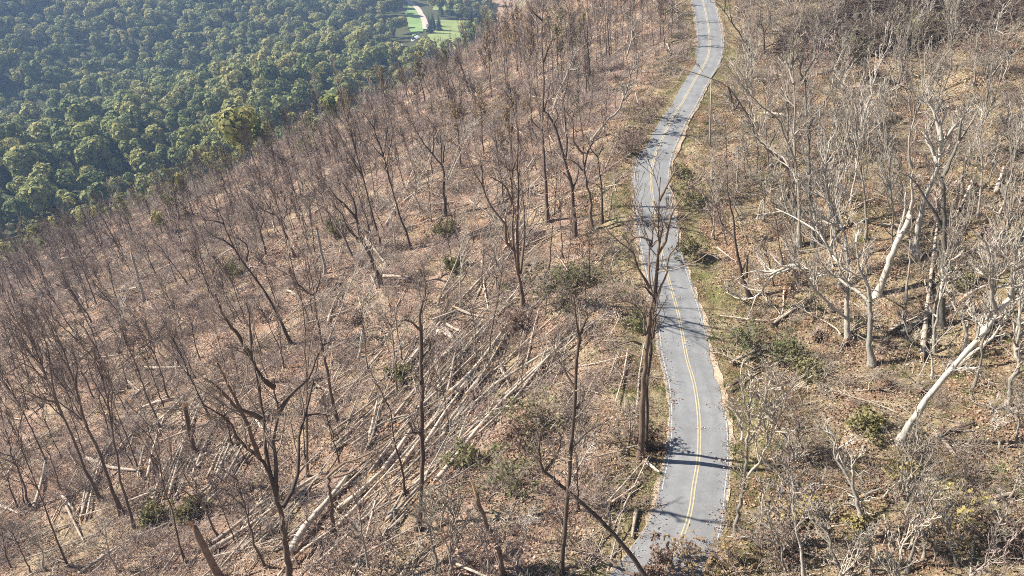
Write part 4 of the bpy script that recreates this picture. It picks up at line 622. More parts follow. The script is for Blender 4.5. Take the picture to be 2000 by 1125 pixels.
    ([[-48.8,121.86],[-56.42,127.65]],0.16,'pale',0.26,'long pale tan log around the gnarled black oak,leftmost'),
    ([[-76.67,216.16],[-88.42,220.35]],0.21,'grey',0.14,"long grey log on the slope's far shoulder"),
    ([[-61.71,135.37],[-58.06,138.19]],0.23,'pale',0.22,'stubby pale tan log around the gnarled black oak,leftmost'),
    ([[-58.1,190.5],[-47.52,195.61]],0.24,'pale',0.09,"long pale tan log on the slope's far shoulder,rightmost"),
    ([[-2.04,120.4],[-1.64,124.46]],0.12,'pale',0.26,'short thin pale tan log right of the candelabra tree'),
    ([[-30.63,220.15],[-24.26,226.09]],0.24,'grey',0.13,'grey log near skyline above the fields'),
    ([[22.83,183.44],[31.86,191.37]],0.24,'pale',0.19,'long pale tan log in the top thicket,leftmost'),
    ([[37.92,88.86],[43.27,88.05]],0.15,'grey',0.3,'stubby thin grey log between road and beeches'),
    ([[75.75,148.51],[80.81,154.4]],0.14,'pale',0.27,'thin pale tan log in the top right corner'),
    ([[50.51,83.82],[58.16,85.83]],0.11,'dark',0.08,'thin dark log among the pale right beeches'),
    ([[71.56,175.39],[77.58,177.67]],0.18,'pale',0.07,'pale tan log in the top right thicket'),
    ([[42.98,133.81],[47.24,133.92]],0.16,'grey',0.11,'short grey log uphill near the utility pole'),
    ([[62.96,141.08],[71.54,144.2]],0.16,'grey',0.11,'long grey log in the top right thicket'),
    ([[88.28,133.32],[91.32,136.1]],0.12,'grey',0.19,'short thin grey log in the top right corner,rightmost'),
    ([[56.34,141.77],[59.34,146.39]],0.11,'dark',0.12,'stubby thin dark log in the top right thicket'),
    ([[49.9,146.88],[58.74,148.69]],0.13,'grey',0.11,'long thin grey log in the top right thicket,leftmost'),
    ([[77.35,155.72],[87.08,155.44]],0.19,'grey',0.22,'long grey log in the top right corner'),
    ([[80.28,140.03],[83.22,142.82]],0.15,'grey',0.17,'short thin grey log in the top right corner,second from left'),
    ([[83.93,159.42],[85.38,167.09]],0.15,'grey',0.06,'thin grey log in the top right corner,second from left'),
    ([[74.57,106.17],[77.61,109.06]],0.11,'grey',0.24,'short thin grey log behind the white limbed right tree'),
    ([[54.62,90.56],[58.91,91.84]],0.17,'grey',0.07,'short grey log among the pale right beeches,rightmost'),
    ([[31.85,74.07],[37.85,77.27]],0.2,'pale',0.16,'pale tan log between road and beeches'),
    ([[86.38,126.26],[86.91,133.74]],0.11,'grey',0.15,'thin grey log in the top right corner,rightmost'),
    ([[89.09,134.05],[95.97,140.56]],0.13,'dark',0.15,'long thin dark log in the top right corner'),
    ([[59.08,78.97],[66.09,85.76]],0.19,'grey',0.2,'long grey log among the pale right beeches'),
    ([[-29.9,49.45],[-27.53,57.64],[-23.83,66.05]],0.12,'grey',0.43,'lengthy thin grey log in the log jam at the bottom,leftmost'),
    ([[-16.31,60.74],[-11.72,69.87],[-6.02,80.87]],0.15,'grey',0.4,'lengthy thin grey log right of the log jam,leftmost'),
    ([[-8.1,64.16],[-4.34,71.95],[-0.77,81.2]],0.19,'pale',0.42,'lengthy pale tan log right of the log jam,rightmost'),
    ([[-20.04,56.43],[-16.21,62.66],[-12.08,68.03]],0.14,'pale',0.55,'long thin pale tan log in the log jam at the bottom,leftmost'),
    ([[-24.84,50.69],[-22.73,54.2],[-20.29,57.28]],0.12,'pale',0.29,'thin pale tan log in the log jam at the bottom'),
    ([[-11.28,67.74],[-7.82,70.04],[-3.95,73.19]],0.21,'grey',0.22,'long grey log right of the log jam,leftmost'),
    ([[-2.45,71.19],[5.04,74.74],[12.36,77.74]],0.19,'grey',0.45,'lengthy grey log between log jam and road,leftmost'),
    ([[-22.78,68.1],[-17.43,73.38],[-11.89,79.46]],0.15,'pale',0.41,'lengthy thin pale tan log above the log jam in mid picture'),
    ([[-25.31,53.87],[-21.96,63.85],[-18.02,74.23]],0.13,'grey',0.27,'lengthy thin grey log in the log jam at the bottom,second from left'),
    ([[-3.04,79.96],[2.03,83.46],[6.81,89.2]],0.15,'grey',0.18,'long thin grey log between log jam and road,leftmost'),
    ([[-15.02,46.09],[-10.52,48.54],[-5.56,50.87]],0.11,'pale',0.6,'long thin pale tan log in the log jam at the bottom,rightmost'),
    ([[-3.53,62.98],[3.84,70.11],[11.68,75.95]],0.15,'grey',0.27,'lengthy thin grey log right of the log jam,rightmost'),
    ([[-22.03,65.66],[-16.84,72.48],[-11.18,80.24]],0.2,'pale',0.38,'lengthy pale tan log above the log jam in mid picture'),
    ([[-2.41,74.63],[1.61,78.49],[5.8,81.18]],0.14,'pale',0.17,'long thin pale tan log between log jam and road,rightmost'),
    ([[-19.34,47.53],[-15.34,52.98],[-11.3,58.9]],0.16,'grey',0.2,'long grey log in the log jam at the bottom'),
    ([[-21.85,56.67],[-16.31,62.94],[-10.12,68.56]],0.13,'grey',0.2,'lengthy thin grey log in the log jam at the bottom,rightmost'),
    ([[-10.91,69.71],[-4.09,79.11],[4.17,86.29]],0.12,'grey',0.23,'lengthy thin grey log below the gnarled oak'),
    ([[-0.23,65.81],[5.48,74.92],[11.27,83.08]],0.17,'grey',0.3,'lengthy grey log between log jam and road,rightmost'),
    ([[-11.53,69.66],[-6.36,79.46],[-0.24,88.16]],0.16,'grey',0.27,'lengthy grey log below the gnarled oak'),
    ([[-10.9,61.51],[-5.75,68.89],[-0.02,78.33]],0.11,'grey',0.56,'lengthy thin grey log right of the log jam,third from left'),
    ([[-12.03,50.63],[-8.08,58.97],[-2.72,66.93]],0.1,'grey',0.24,'lengthy thin grey log in the bottom left brush'),
    ([[-15.26,68.22],[-10.53,77.6],[-4.09,86.92]],0.21,'pale',0.25,'lengthy pale tan log right of the log jam,leftmost'),
    ([[-28.51,51.85],[-26.28,55.63],[-23.74,59.36]],0.17,'grey',0.22,'grey log in the log jam at the bottom,leftmost'),
    ([[-17.33,68.36],[-13.12,72.16],[-8.61,75.66]],0.11,'grey',0.55,'long thin grey log right of the log jam,leftmost'),
    ([[-11.77,68.63],[-7.74,73.9],[-3.33,80.6]],0.18,'pale',0.56,'long pale tan log right of the log jam,leftmost'),
    ([[-20.23,56.46],[-15.83,62.19],[-10.92,67.41]],0.13,'grey',0.15,'long thin grey log in the log jam at the bottom,rightmost'),
    ([[-10.37,56.1],[-6.82,61.21],[-2.39,65.19]],0.18,'pale',0.35,'long pale tan log right of the log jam,second from left'),
    ([[-13.82,67.66],[-8.47,70.22],[-3.45,74.03]],0.14,'grey',0.56,'long thin grey log right of the log jam,second from left'),
    ([[-10.58,57.1],[-4.25,61.58],[2.4,66.03]],0.13,'pale',0.22,'lengthy thin pale tan log right of the log jam'),
    ([[-20.52,50.82],[-17.0,54.82],[-12.41,58.23]],0.11,'grey',0.43,'long thin grey log in the log jam at the bottom,leftmost'),
    ([[-7.45,63.04],[-3.13,66.2],[1.22,71.24]],0.11,'pale',0.16,'long thin pale tan log right of the log jam'),
    ([[-12.55,51.08],[-9.69,55.46],[-6.31,59.82]],0.21,'grey',0.52,'long grey log in the bottom left brush'),
    ([[-13.21,57.05],[-7.92,63.85],[-1.6,70.62]],0.14,'grey',0.28,'lengthy thin grey log right of the log jam,second from left'),
    ([[-9.3,52.96],[-5.74,54.85],[-2.21,58.07]],0.12,'grey',0.6,'thin grey log in the bottom left brush,leftmost'),
    ([[-14.13,59.18],[-7.58,62.99],[-1.07,65.56]],0.1,'grey',0.41,'long thin grey log right of the log jam,rightmost'),
    ([[-14.46,58.83],[-9.4,66.33],[-3.14,75.07]],0.16,'grey',0.54,'lengthy grey log right of the log jam'),
    ([[-16.53,52.2],[-13.25,54.49],[-9.82,57.02]],0.17,'grey',0.17,'grey log in the log jam at the bottom,rightmost'),
    ([[-5.6,66.81],[-2.09,71.54],[1.62,76.02]],0.2,'grey',0.3,'long grey log right of the log jam,rightmost'),
    ([[-35.48,64.95],[-34.72,69.29],[-34.74,75.11]],0.22,'grey',0.5,'long grey log above the log jam in mid picture'),
    ([[-44.0,65.4],[-43.95,67.67],[-44.62,71.1]],0.12,'grey',0.48,'stubby thin grey log in lower left log bundles,leftmost'),
    ([[-55.43,76.11],[-55.73,80.73],[-56.85,86.44]],0.17,'pale',0.23,'long pale tan log above lower left log bundles,leftmost'),
    ([[-41.17,67.57],[-41.18,72.33],[-41.25,78.6]],0.21,'grey',0.22,'long grey log above lower left log bundles,rightmost'),
    ([[-34.41,64.56],[-33.55,67.88],[-32.29,71.46]],0.12,'grey',0.37,'thin grey log above the log jam in mid picture,leftmost'),
    ([[-48.74,68.74],[-50.8,74.26],[-52.05,79.57]],0.21,'grey',0.26,'long grey log above lower left log bundles,leftmost'),
    ([[-53.79,82.64],[-53.62,86.55],[-52.6,90.35]],0.12,'grey',0.19,'thin grey log above lower left log bundles'),
    ([[-53.3,75.27],[-55.96,83.06],[-57.61,90.18]],0.13,'grey',0.44,'lengthy thin grey log above lower left log bundles'),
    ([[-47.22,68.17],[-49.06,74.25],[-50.92,81.34]],0.2,'pale',0.44,'long pale tan log above lower left log bundles,second from left'),
    ([[-46.49,77.4],[-47.54,83.53],[-47.71,88.24]],0.15,'grey',0.37,'long thin grey log above lower left log bundles,leftmost'),
    ([[-36.93,65.58],[-36.84,69.19],[-37.15,74.24]],0.2,'grey',0.43,'grey log above lower left log bundles'),
    ([[-43.12,68.56],[-42.55,72.39],[-42.94,77.67]],0.14,'grey',0.31,'long thin grey log above lower left log bundles,rightmost'),
    ([[-42.29,64.25],[-42.38,69.14],[-42.33,74.21]],0.13,'grey',0.29,'long thin grey log in lower left log bundles'),
    ([[-44.94,76.11],[-46.02,83.67],[-45.67,90.12]],0.16,'grey',0.27,'long grey log above lower left log bundles,third from left'),
    ([[-10.69,92.25],[-7.28,96.69],[-4.26,104.58]],0.16,'grey',0.19,'long grey log right of the candelabra tree'),
    ([[-9.42,79.24],[-6.85,81.67],[-4.06,83.93]],0.2,'grey',0.53,'grey log below the gnarled oak'),
    ([[-1.37,100.6],[1.28,106.3],[4.28,112.14]],0.2,'pale',0.34,'long pale tan log between log jam and road'),
    ([[-13.18,76.76],[-11.49,81.83],[-9.64,86.83]],0.22,'pale',0.27,'long pale tan log below the gnarled oak,rightmost'),
    ([[-10.18,93.66],[-8.33,100.36],[-6.84,111.57]],0.15,'grey',0.4,'lengthy thin grey log right of the candelabra tree,leftmost'),
    ([[-5.7,81.6],[-2.82,84.5],[0.75,87.23]],0.16,'pale',0.21,'pale tan log below the gnarled oak,rightmost'),
    ([[-9.57,75.82],[-8.03,78.95],[-6.57,81.73]],0.14,'grey',0.44,'thin grey log below the gnarled oak'),
    ([[-9.85,81.5],[-7.7,83.91],[-5.27,86.98]],0.15,'pale',0.17,'thin pale tan log below the gnarled oak'),
    ([[-1.0,98.65],[2.02,102.6],[6.15,107.76]],0.12,'grey',0.47,'long thin grey log between log jam and road,rightmost'),
    ([[-4.12,90.4],[-0.73,98.41],[2.34,106.48]],0.11,'grey',0.5,'lengthy thin grey log right of the candelabra tree,rightmost'),
]
SHRUBS = [
    (5.59, 83.34, 8.38, 'laurel', 'broad green mountain laurel on the bank below the upper slope trees'),
    (0.7, 81.95, 4.19, 'brown', 'rust brown leafy bush beside the green laurel'),
    (9.04, 87.96, 5.79, 'laurel', 'bright green crown of the laurel nearest the road'),
    (26.79, 69.95, 6.7, 'laurel', 'spreading green laurel at the road edge opposite the slope'),
    (31.33, 67.6, 4.73, 'laurel', 'dark green laurel behind the mossy log by the road'),
    (32.47, 64.15, 3.42, 'laurel', 'small glossy dark rhododendron beside the cut bank'),
    (-1.04, 52.49, 6.73, 'laurel', 'large green and brown bush left of the bottom bough'),
    (2.27, 61.25, 6.25, 'laurel', 'loose green shrub under the slim forked tree'),
    (-5.57, 58.01, 3.9, 'laurel', 'pale green bush at the foot of the long log'),
    (0.56, 58.79, 3.33, 'brown', 'brown leafy patch between the two green bushes'),
    (14.63, 40.61, 4.3, 'russet', 'reddish twiggy bush with few yellow leaves overhanging the bottom of the road'),
    (17.92, 40.02, 5.12, 'russet', 'russet twiggy bush at the bottom right of the road'),
    (26.31, 44.73, 3.63, 'yellow', 'yellow leaved shrub by the thin white stem'),
    (29.87, 42.99, 2.2, 'yellow', 'small bright yellow bush at the foot of the gnarled snag'),
    (35.63, 40.75, 4.97, 'yellow', 'wide yellow shrub in the lower right corner area'),
    (35.01, 47.28, 2.76, 'yellow', 'faint yellow shrub above the lower right thicket'),
    (37.71, 37.66, 4.71, 'brown', 'brown twiggy bush in the lower right corner'),
    (11.9, 39.79, 3.82, 'brown', 'reddish brown bush at the bottom end of the road'),
    (22.38, 40.83, 4.3, 'brown', 'reddish twig thicket beside the yellow bushes'),
    (-11.75, 114.18, 4.52, 'olive', 'olive tinged bush under the upper dark oaks'),
    (-8.82, 98.51, 4.01, 'olive', 'olive bush in the slope hollow'),
    (-15.12, 77.25, 3.44, 'olive', 'low olive shrub beside the leaning poles'),
    (-43.62, 61.3, 3.74, 'olive', 'yellow olive shrub among lower left logs'),
    (-38.81, 60.91, 3.7, 'olive', 'pale olive shrub right of the lower left stems'),
    (-54.0, 122.37, 5.0, 'olive', 'olive shrub below the heavy headed tree'),
    (-34.18, 127.05, 5.03, 'olive', 'yellowish bush on the mid slope'),
    (-58.57, 196.75, 7.32, 'olive', "olive bush at the slope's far shoulder"),
    (0.0, 170.86, 11.15, 'rust', 'orange leaved thicket in the upper slope'),
    (0.0, 233.34, 17.72, 'rust', 'orange leafed crown patch near the skyline trees'),
    (-15.9, 182.68, 7.95, 'rust', 'amber leaved bush left of the upper orange thicket'),
    (15.36, 224.01, 15.36, 'olive', "olive green leafy patch at the slope's top"),
    (59.57, 140.86, 11.91, 'brown', 'brown tangle mound on the upper right slope'),
    (65.81, 144.65, 9.11, 'olive', 'olive brown mound beside the shaded debris'),
    (79.29, 143.58, 8.92, 'olive', 'olive leafed mound right of the dark pole tree'),
    (84.44, 132.05, 8.26, 'brown', 'brown bushy mound in the top right corner'),
    (21.48, 126.42, 6.54, 'brown', "grey bushy clump left of the road's upper curve"),
    (20.0, 121.9, 5.45, 'brown', 'twiggy dark bush at the shoulder of the upper curve'),
    (26.26, 136.64, 6.94, 'brown', 'grey brown brush heap by the upper curve'),
    (34.62, 53.88, 3.01, 'olive', 'mossy grass hump by the root mounds'),
    (52.98, 73.9, 3.04, 'olive', 'olive bush on the right slope'),
    (28.44, 105.11, 4.88, 'laurel', 'green roadside bush at the uphill edge of the middle curve'),
    (28.4, 113.5, 3.44, 'laurel', 'small bright green roadside bush uphill of the curve'),
    (25.44, 91.72, 3.69, 'olive', 'olive roadside bush below the middle curve'),
    (15.79, 75.66, 3.22, 'laurel', 'bright green grass patch bush beside the roadside oak'),
    (13.46, 54.82, 3.11, 'brown', 'dark brush heap at the foot of the roadside oak'),
]
ROOT_PLATES = [
    (38.97, 59.86, 3.12, 0.2, 'large dark uprooted root mound draped in grass on the right slope'),
    (41.7, 58.01, 1.78, 0.3, 'smaller dark root mound beside the broad leaning trunk'),
    (42.52, 66.75, 2.43, -0.6, 'hairy root plate of the fallen trunk on the right slope'),
    (38.83, 68.63, 2.02, 0.4, 'torn root wad at the base of the straight beech'),
    (36.12, 70.65, 2.67, 0.9, 'brushy root mass above the laurel'),
    (-22.14, 75.81, 1.79, 0.3, 'round brown root ball on the middle slope'),
    (-48.53, 70.03, 1.76, -0.4, 'red brown root plate at the end of the pale log'),
    (-21.81, 104.45, 3.42, 0.2, 'black upturned roots under the gnarled oak'),
    (-9.31, 83.33, 2.43, 0.1, 'dark hollow root plate by the thick pale log'),
    (-23.36, 91.77, 2.34, 0.2, 'shaded upturned root plate below the gnarled oak'),
    (-15.97, 120.11, 2.44, 0.5, 'small red earth root plate on the upper slope'),
    (-60.27, 115.11, 2.51, 0.1, 'dark upturned roots on the left slope'),
    (-18.51, 60.14, 2.0, 0.6, 'orange clay root plate in the log jam'),
    (-20.05, 51.11, 1.59, 0.4, 'pale clay root plate beside the bottom forked tree'),
    (7.28, 82.71, 2.49, 0.2, 'shadowed root tangle under the laurel'),
    (14.86, 53.87, 1.74, 1.2, 'root and soil heap spilling onto the road shoulder'),
    (60.59, 89.75, 2.79, 0.4, 'dark root mound in the right slope debris'),
    (60.29, 82.98, 2.62, 0.4, 'black soil root plate near the right edge'),
    (65.62, 132.77, 4.69, 0.3, 'dark debris root mass in the upper right'),
    (67.02, 88.19, 2.31, 0.4, 'dark root plate at the right edge of the slope'),
]
BROWN_EDGE = [[-243.8,256.7],[-223.9,276.8],[-132.1,195.2],[-100.6,183.5],[-86.4,194.5],[-66.9,204.1],[-50.9,219.0],[-104.7,668.9],[-79.7,757.9],[-9.1,263.7]]
POLE = (34.88, 122.00, 11.96)
VALLEY = {"field":[[-158.3,1162.0],[-140.9,1129.7],[-121.6,1029.5],[-112.2,948.7],[-121.7,914.2],[-138.9,1005.0],[-151.8,1070.7]],"road":[[-171.8,1202.4],[-157.6,1169.9],[-145.0,1146.5],[-127.9,1063.3],[-119.0,1024.6],[-110.9,966.7]],"lawn1":[[-107.8,1031.6],[-49.1,1033.0],[-45.6,952.8],[-96.4,939.7]],"lawn2":[[-103.8,948.7],[-45.0,939.0],[-58.9,851.2],[-84.4,809.8],[-115.4,833.2],[-103.7,886.7]],"lawn3":[[-122.4,1180.0],[-86.0,1164.9],[-85.0,1124.7],[-118.0,1129.7]],"house1":[[-131.7,842.3]],"house2":[[-114.9,888.8]],"house3":[[-110.0,789.1]],"bank":[[-231.9,1149.0],[-214.4,1136.1],[-177.8,1027.4],[-184.0,1021.8],[-204.5,1049.9]]}
# ------------------------------------------------------------------ terrain (metres, camera stands 50 m above the road)
ROAD_Y = np.array(ROAD_PTS_Y); ROAD_X = np.array(ROAD_PTS_X)

def smooth_interp(y, X, Y):
    """Catmull-Rom style cubic through (Y, X)"""
    y = np.asarray(y, float); m = np.gradient(X, Y)
    i = np.clip(np.searchsorted(Y, y) - 1, 0, len(Y) - 2)
    h = Y[i + 1] - Y[i]; t = np.clip((y - Y[i]) / h, 0, 1)
    t2, t3 = t * t, t * t * t
    return ((2*t3 - 3*t2 + 1) * X[i] + (t3 - 2*t2 + t) * h * m[i] + (-2*t3 + 3*t2) * X[i + 1] + (t3 - t2) * h * m[i + 1])

def road_x(y):
    return smooth_interp(y, ROAD_X, ROAD_Y)

def softplus(x):
    return np.logaddexp(0, x)

def road_z(y):
    y = np.asarray(y, float)
    z = 0.17 * 10 * softplus((y - 80) / 10)
    return 30 - 6 * softplus((30 - z) / 6) if True else z

def _hash(ix, iy, s):
    n = np.sin(ix * 127.1 + iy * 311.7 + s * 74.7) * 43758.5453
    return n - np.floor(n)

def vnoise(x, y, s=0):
    ix, iy = np.floor(x), np.floor(y); fx, fy = x - ix, y - iy
    u, v = fx*fx*(3 - 2*fx), fy*fy*(3 - 2*fy)
    a, b = _hash(ix, iy, s), _hash(ix + 1, iy, s); c, d = _hash(ix, iy + 1, s), _hash(ix + 1, iy + 1, s)
    return (a*(1-u) + b*u)*(1-v) + (c*(1-u) + d*u)*v - 0.5

def sstep(a, b, x):
    t = np.clip((x - a) / (b - a), 0, 1); return t*t*(3 - 2*t)

def ground_z(X, Y):
    X = np.asarray(X, float); Y = np.asarray(Y, float)
    d = road_x(Y) - X                     # + downhill side, - uphill side
    zr = road_z(Y)
    L = np.maximum(d, 0); R = np.maximum(-d, 0)
    left = zr * np.exp(-np.maximum(L - 6, 0) / 230) - 0.05 * np.clip(L - 3, 0, 2) - 0.31 * softplus((L - 6) / 1.5) * 1.5
    right = zr - 0.10 * sstep(3.4, 4.6, R) * (1 - sstep(4.8, 6.5, R)) + 0.27 * softplus((R - 7) / 1.5) * 1.5
    z = np.where(d > 0, left, right)
    yb = 252 + 40 * np.exp(np.clip(X, -400, 90) / 25) - 0.25 * np.clip(-X - 60, 0, 160)
    z = z - 0.95 * 14 * softplus((Y - yb) / 14)
    off = sstep(4.0, 9.0, np.abs(d))
    z = z + off * (1.8 * vnoise(X / 19, Y / 19, 1) + 1.5 * vnoise(X / 7, Y / 7, 2) + 0.7 * vnoise(X / 2.6, Y / 2.6, 3))
    rgh = sstep(-9, -16, d)
    z = z + rgh * (1.6 * vnoise(X / 8, Y / 8, 12) + 1.1 * vnoise(X / 3.3, Y / 3.3, 13))
    flat = np.exp(-(((X + 95) / 130) ** 2 + ((Y - 900) / 260) ** 2))
    floor = -122 + (1 - flat) * (60 * vnoise(X / 190, Y / 190, 5) + 30 * vnoise(X / 75, Y / 75, 6)) + 0.16 * np.maximum(Y - 1250, 0)
    floor = floor + 0.10 * np.maximum(-X - 330, 0) * sstep(250, 700, Y)
    k = 9.0
    return np.logaddexp(z / k, floor / k) * k
# ------------------------------------------------------------------ helpers
COL = scene.collection
PROTO = bpy.data.collections.new('sources')          # never linked to the scene

class Geo:
    """collects vertices and faces; build() makes ONE mesh"""
    def __init__(self):
        self.v, self.f, self.n = [], [], 0
    def add(self, verts, faces):
        verts = np.asarray(verts, float).reshape(-1, 3)
        self.v.append(verts); self.f.append(np.asarray(faces, int) + self.n); self.n += len(verts)
    def tubes(self, P, R, sides, squash=None):
        """P (N,k,3) polylines, R (N,k) radii"""
        P = np.asarray(P, float); R = np.asarray(R, float)
        if len(P) == 0: return
        N, k, _ = P.shape
        t = np.gradient(P, axis=1)
        t /= np.linalg.norm(t, axis=2, keepdims=True) + 1e-9
        main = P[:, -1] - P[:, 0]
        ref = np.where((np.abs(main[:, 2]) > 0.8 * np.linalg.norm(main, axis=1))[:, None], np.array([[1., 0.13, 0]]), np.array([[0.05, 0.08, 1.]]))
        u = np.cross(t, ref[:, None, :]); u /= np.linalg.norm(u, axis=2, keepdims=True) + 1e-9
        w = np.cross(t, u)
        a = np.linspace(0, 2 * np.pi, sides, endpoint=False)
        ring = u[:, :, None, :] * np.cos(a)[None, None, :, None] + w[:, :, None, :] * np.sin(a)[None, None, :, None]
        V = P[:, :, None, :] + ring * R[:, :, None, None]
        i = np.arange(N)[:, None, None] * (k * sides); j = np.arange(k - 1)[None, :, None] * sides; s = np.arange(sides)[None, None, :]
        s2 = (s + 1) % sides
        F = np.stack([i + j + s, i + j + s2, i + j + sides + s2, i + j + sides + s], -1).reshape(-1, 4)
        self.add(V, F)
    def tube(self, pts, radii, sides=8):
        self.tubes(np.asarray(pts, float)[None], np.asarray(radii, float)[None], sides)
    def quads(self, C, A, B):
        """independent quads: centre, half axes (N,3)"""
        V = np.stack([C - A - B, C + A - B * 0.7, C + A * 0.8 + B, C - A * 0.7 + B * 0.9], 1)
        self.add(V, np.arange(len(C) * 4).reshape(-1, 4))
    def box(self, c, s):
        c = np.array(c, float); h = np.array(s, float) / 2
        v = np.array([[x, y, z] for z in (-1, 1) for y in (-1, 1) for x in (-1, 1)]) * h + c
        self.add(v, [[0, 2, 3, 1], [4, 5, 7, 6], [0, 1, 5, 4], [2, 6, 7, 3], [0, 4, 6, 2], [1, 3, 7, 5]])
    def mesh(self, name, mat=None, smooth=False):
        V = np.concatenate(self.v); F = np.concatenate(self.f)
        me = bpy.data.meshes.new(name)
        me.vertices.add(len(V)); me.vertices.foreach_set('co', V.astype(np.float32).ravel())
        me.loops.add(F.size); me.loops.foreach_set('vertex_index', F.astype(np.int32).ravel())
        me.polygons.add(len(F)); me.polygons.foreach_set('loop_start', (np.arange(len(F)) * 4).astype(np.int32))
        if smooth: me.polygons.foreach_set('use_smooth', np.ones(len(F), bool))
        me.update(calc_edges=True)
        if mat: me.materials.append(mat)
        return me

def obj(name, me, parent=None, loc=None, link=True):
    o = bpy.data.objects.new(name, me)
    if link: COL.objects.link(o)
    if parent is not None: o.parent = parent
    if loc is not None: o.location = loc
    return o

def tag(o, label=None, cat=None, group=None, kind=None):
    if label: o['label'] = label
    if cat: o['category'] = cat
    if group: o['group'] = group
    if kind: o['kind'] = kind
    return o

def thing(name, label, cat, loc=(0, 0, 0), group=None):
    o = bpy.data.objects.new(name, None); COL.objects.link(o); o.location = loc
    o.empty_display_size = 0.3
    return tag(o, label, cat, group)

# ------------------------------------------------------------------ materials
def new_mat(name):
    m = bpy.data.materials.new(name); m.use_nodes = True
    nt = m.node_tree
    for n in list(nt.nodes): nt.nodes.remove(n)
    out = nt.nodes.new('ShaderNodeOutputMaterial'); b = nt.nodes.new('ShaderNodeBsdfPrincipled')
    b.inputs['Roughness'].default_value = 0.9
    b.inputs['Specular IOR Level'].default_value = 0.15
    nt.links.new(b.outputs[0], out.inputs['Surface'])
    return m, nt, b, out

def N(nt, t, **kw):
    n = nt.nodes.new(t)
    for k, v in kw.items(): setattr(n, k, v)
    return n

def noise(nt, vec, scale, detail=4, rough=0.6, stretch=None):
    n = N(nt, 'ShaderNodeTexNoise'); n.inputs['Scale'].default_value = scale; n.inputs['Detail'].default_value = detail; n.inputs['Roughness'].default_value = rough
    if stretch:
        mp = N(nt, 'ShaderNodeMapping'); mp.inputs['Scale'].default_value = stretch
        nt.links.new(vec, mp.inputs['Vector']); vec = mp.outputs[0]
    nt.links.new(vec, n.inputs['Vector'])
    return n.outputs['Fac']

def ramp(nt, fac, stops):
    r = N(nt, 'ShaderNodeValToRGB'); e = r.color_ramp.elements
    while len(e) < len(stops): e.new(0.5)
    for i, (p, c) in enumerate(stops):
        e[i].position = p; e[i].color = (*c, 1)
    nt.links.new(fac, r.inputs['Fac'])
    return r.outputs['Color']

def mixc(nt, fac, a, b, mode='MIX'):
    m = N(nt, 'ShaderNodeMix', data_type='RGBA', blend_type=mode)
    for sock, val in ((m.inputs[0], fac), (m.inputs[6], a), (m.inputs[7], b)):
        if hasattr(val, 'is_output'): nt.links.new(val, sock)
        elif isinstance(val, (int, float)): sock.default_value = val
        else: sock.default_value = (*val, 1)
    return m.outputs[2]

def mapr(nt, v, a, b, c, d):
    m = N(nt, 'ShaderNodeMapRange'); nt.links.new(v, m.inputs[0])
    for i, x in enumerate((a, b, c, d)): m.inputs[i + 1].default_value = x
    return m.outputs[0]

def bump(nt, b, h, dist, strength=1.0):
    n = N(nt, 'ShaderNodeBump'); n.inputs['Distance'].default_value = dist; n.inputs['Strength'].default_value = strength
    nt.links.new(h, n.inputs['Height']); nt.links.new(n.outputs[0], b.inputs['Normal'])

def bark(name, dark, mid, light, scale=1.0, moss=0.0):
    m, nt, b, out = new_mat(name)
    tc = N(nt, 'ShaderNodeTexCoord'); oi = N(nt, 'ShaderNodeObjectInfo')
    n1 = noise(nt, tc.outputs['Object'], 3.0 * scale, 6, 0.65, (2.2, 2.2, 0.5))
    n2 = noise(nt, tc.outputs['Object'], 0.45, 3, 0.5)
    c = ramp(nt, n1, [(0.28, dark), (0.5, mid), (0.72, light)])
    c = mixc(nt, mapr(nt, n2, 0.35, 0.7, 0.0, 0.55), c, light)
    if moss:
        n3 = noise(nt, tc.outputs['Object'], 1.1, 4, 0.6)
        c = mixc(nt, mapr(nt, n3, 0.52, 0.68, 0, moss), c, (0.20, 0.23, 0.17))
    hs = N(nt, 'ShaderNodeHueSaturation'); nt.links.new(c, hs.inputs['Color'])
    nt.links.new(mapr(nt, oi.outputs['Random'], 0, 1, 0.72, 1.25), hs.inputs['Value'])
    nt.links.new(hs.outputs[0], b.inputs['Base Color'])
    bump(nt, b, n1, 0.05, 0.8)
    return m

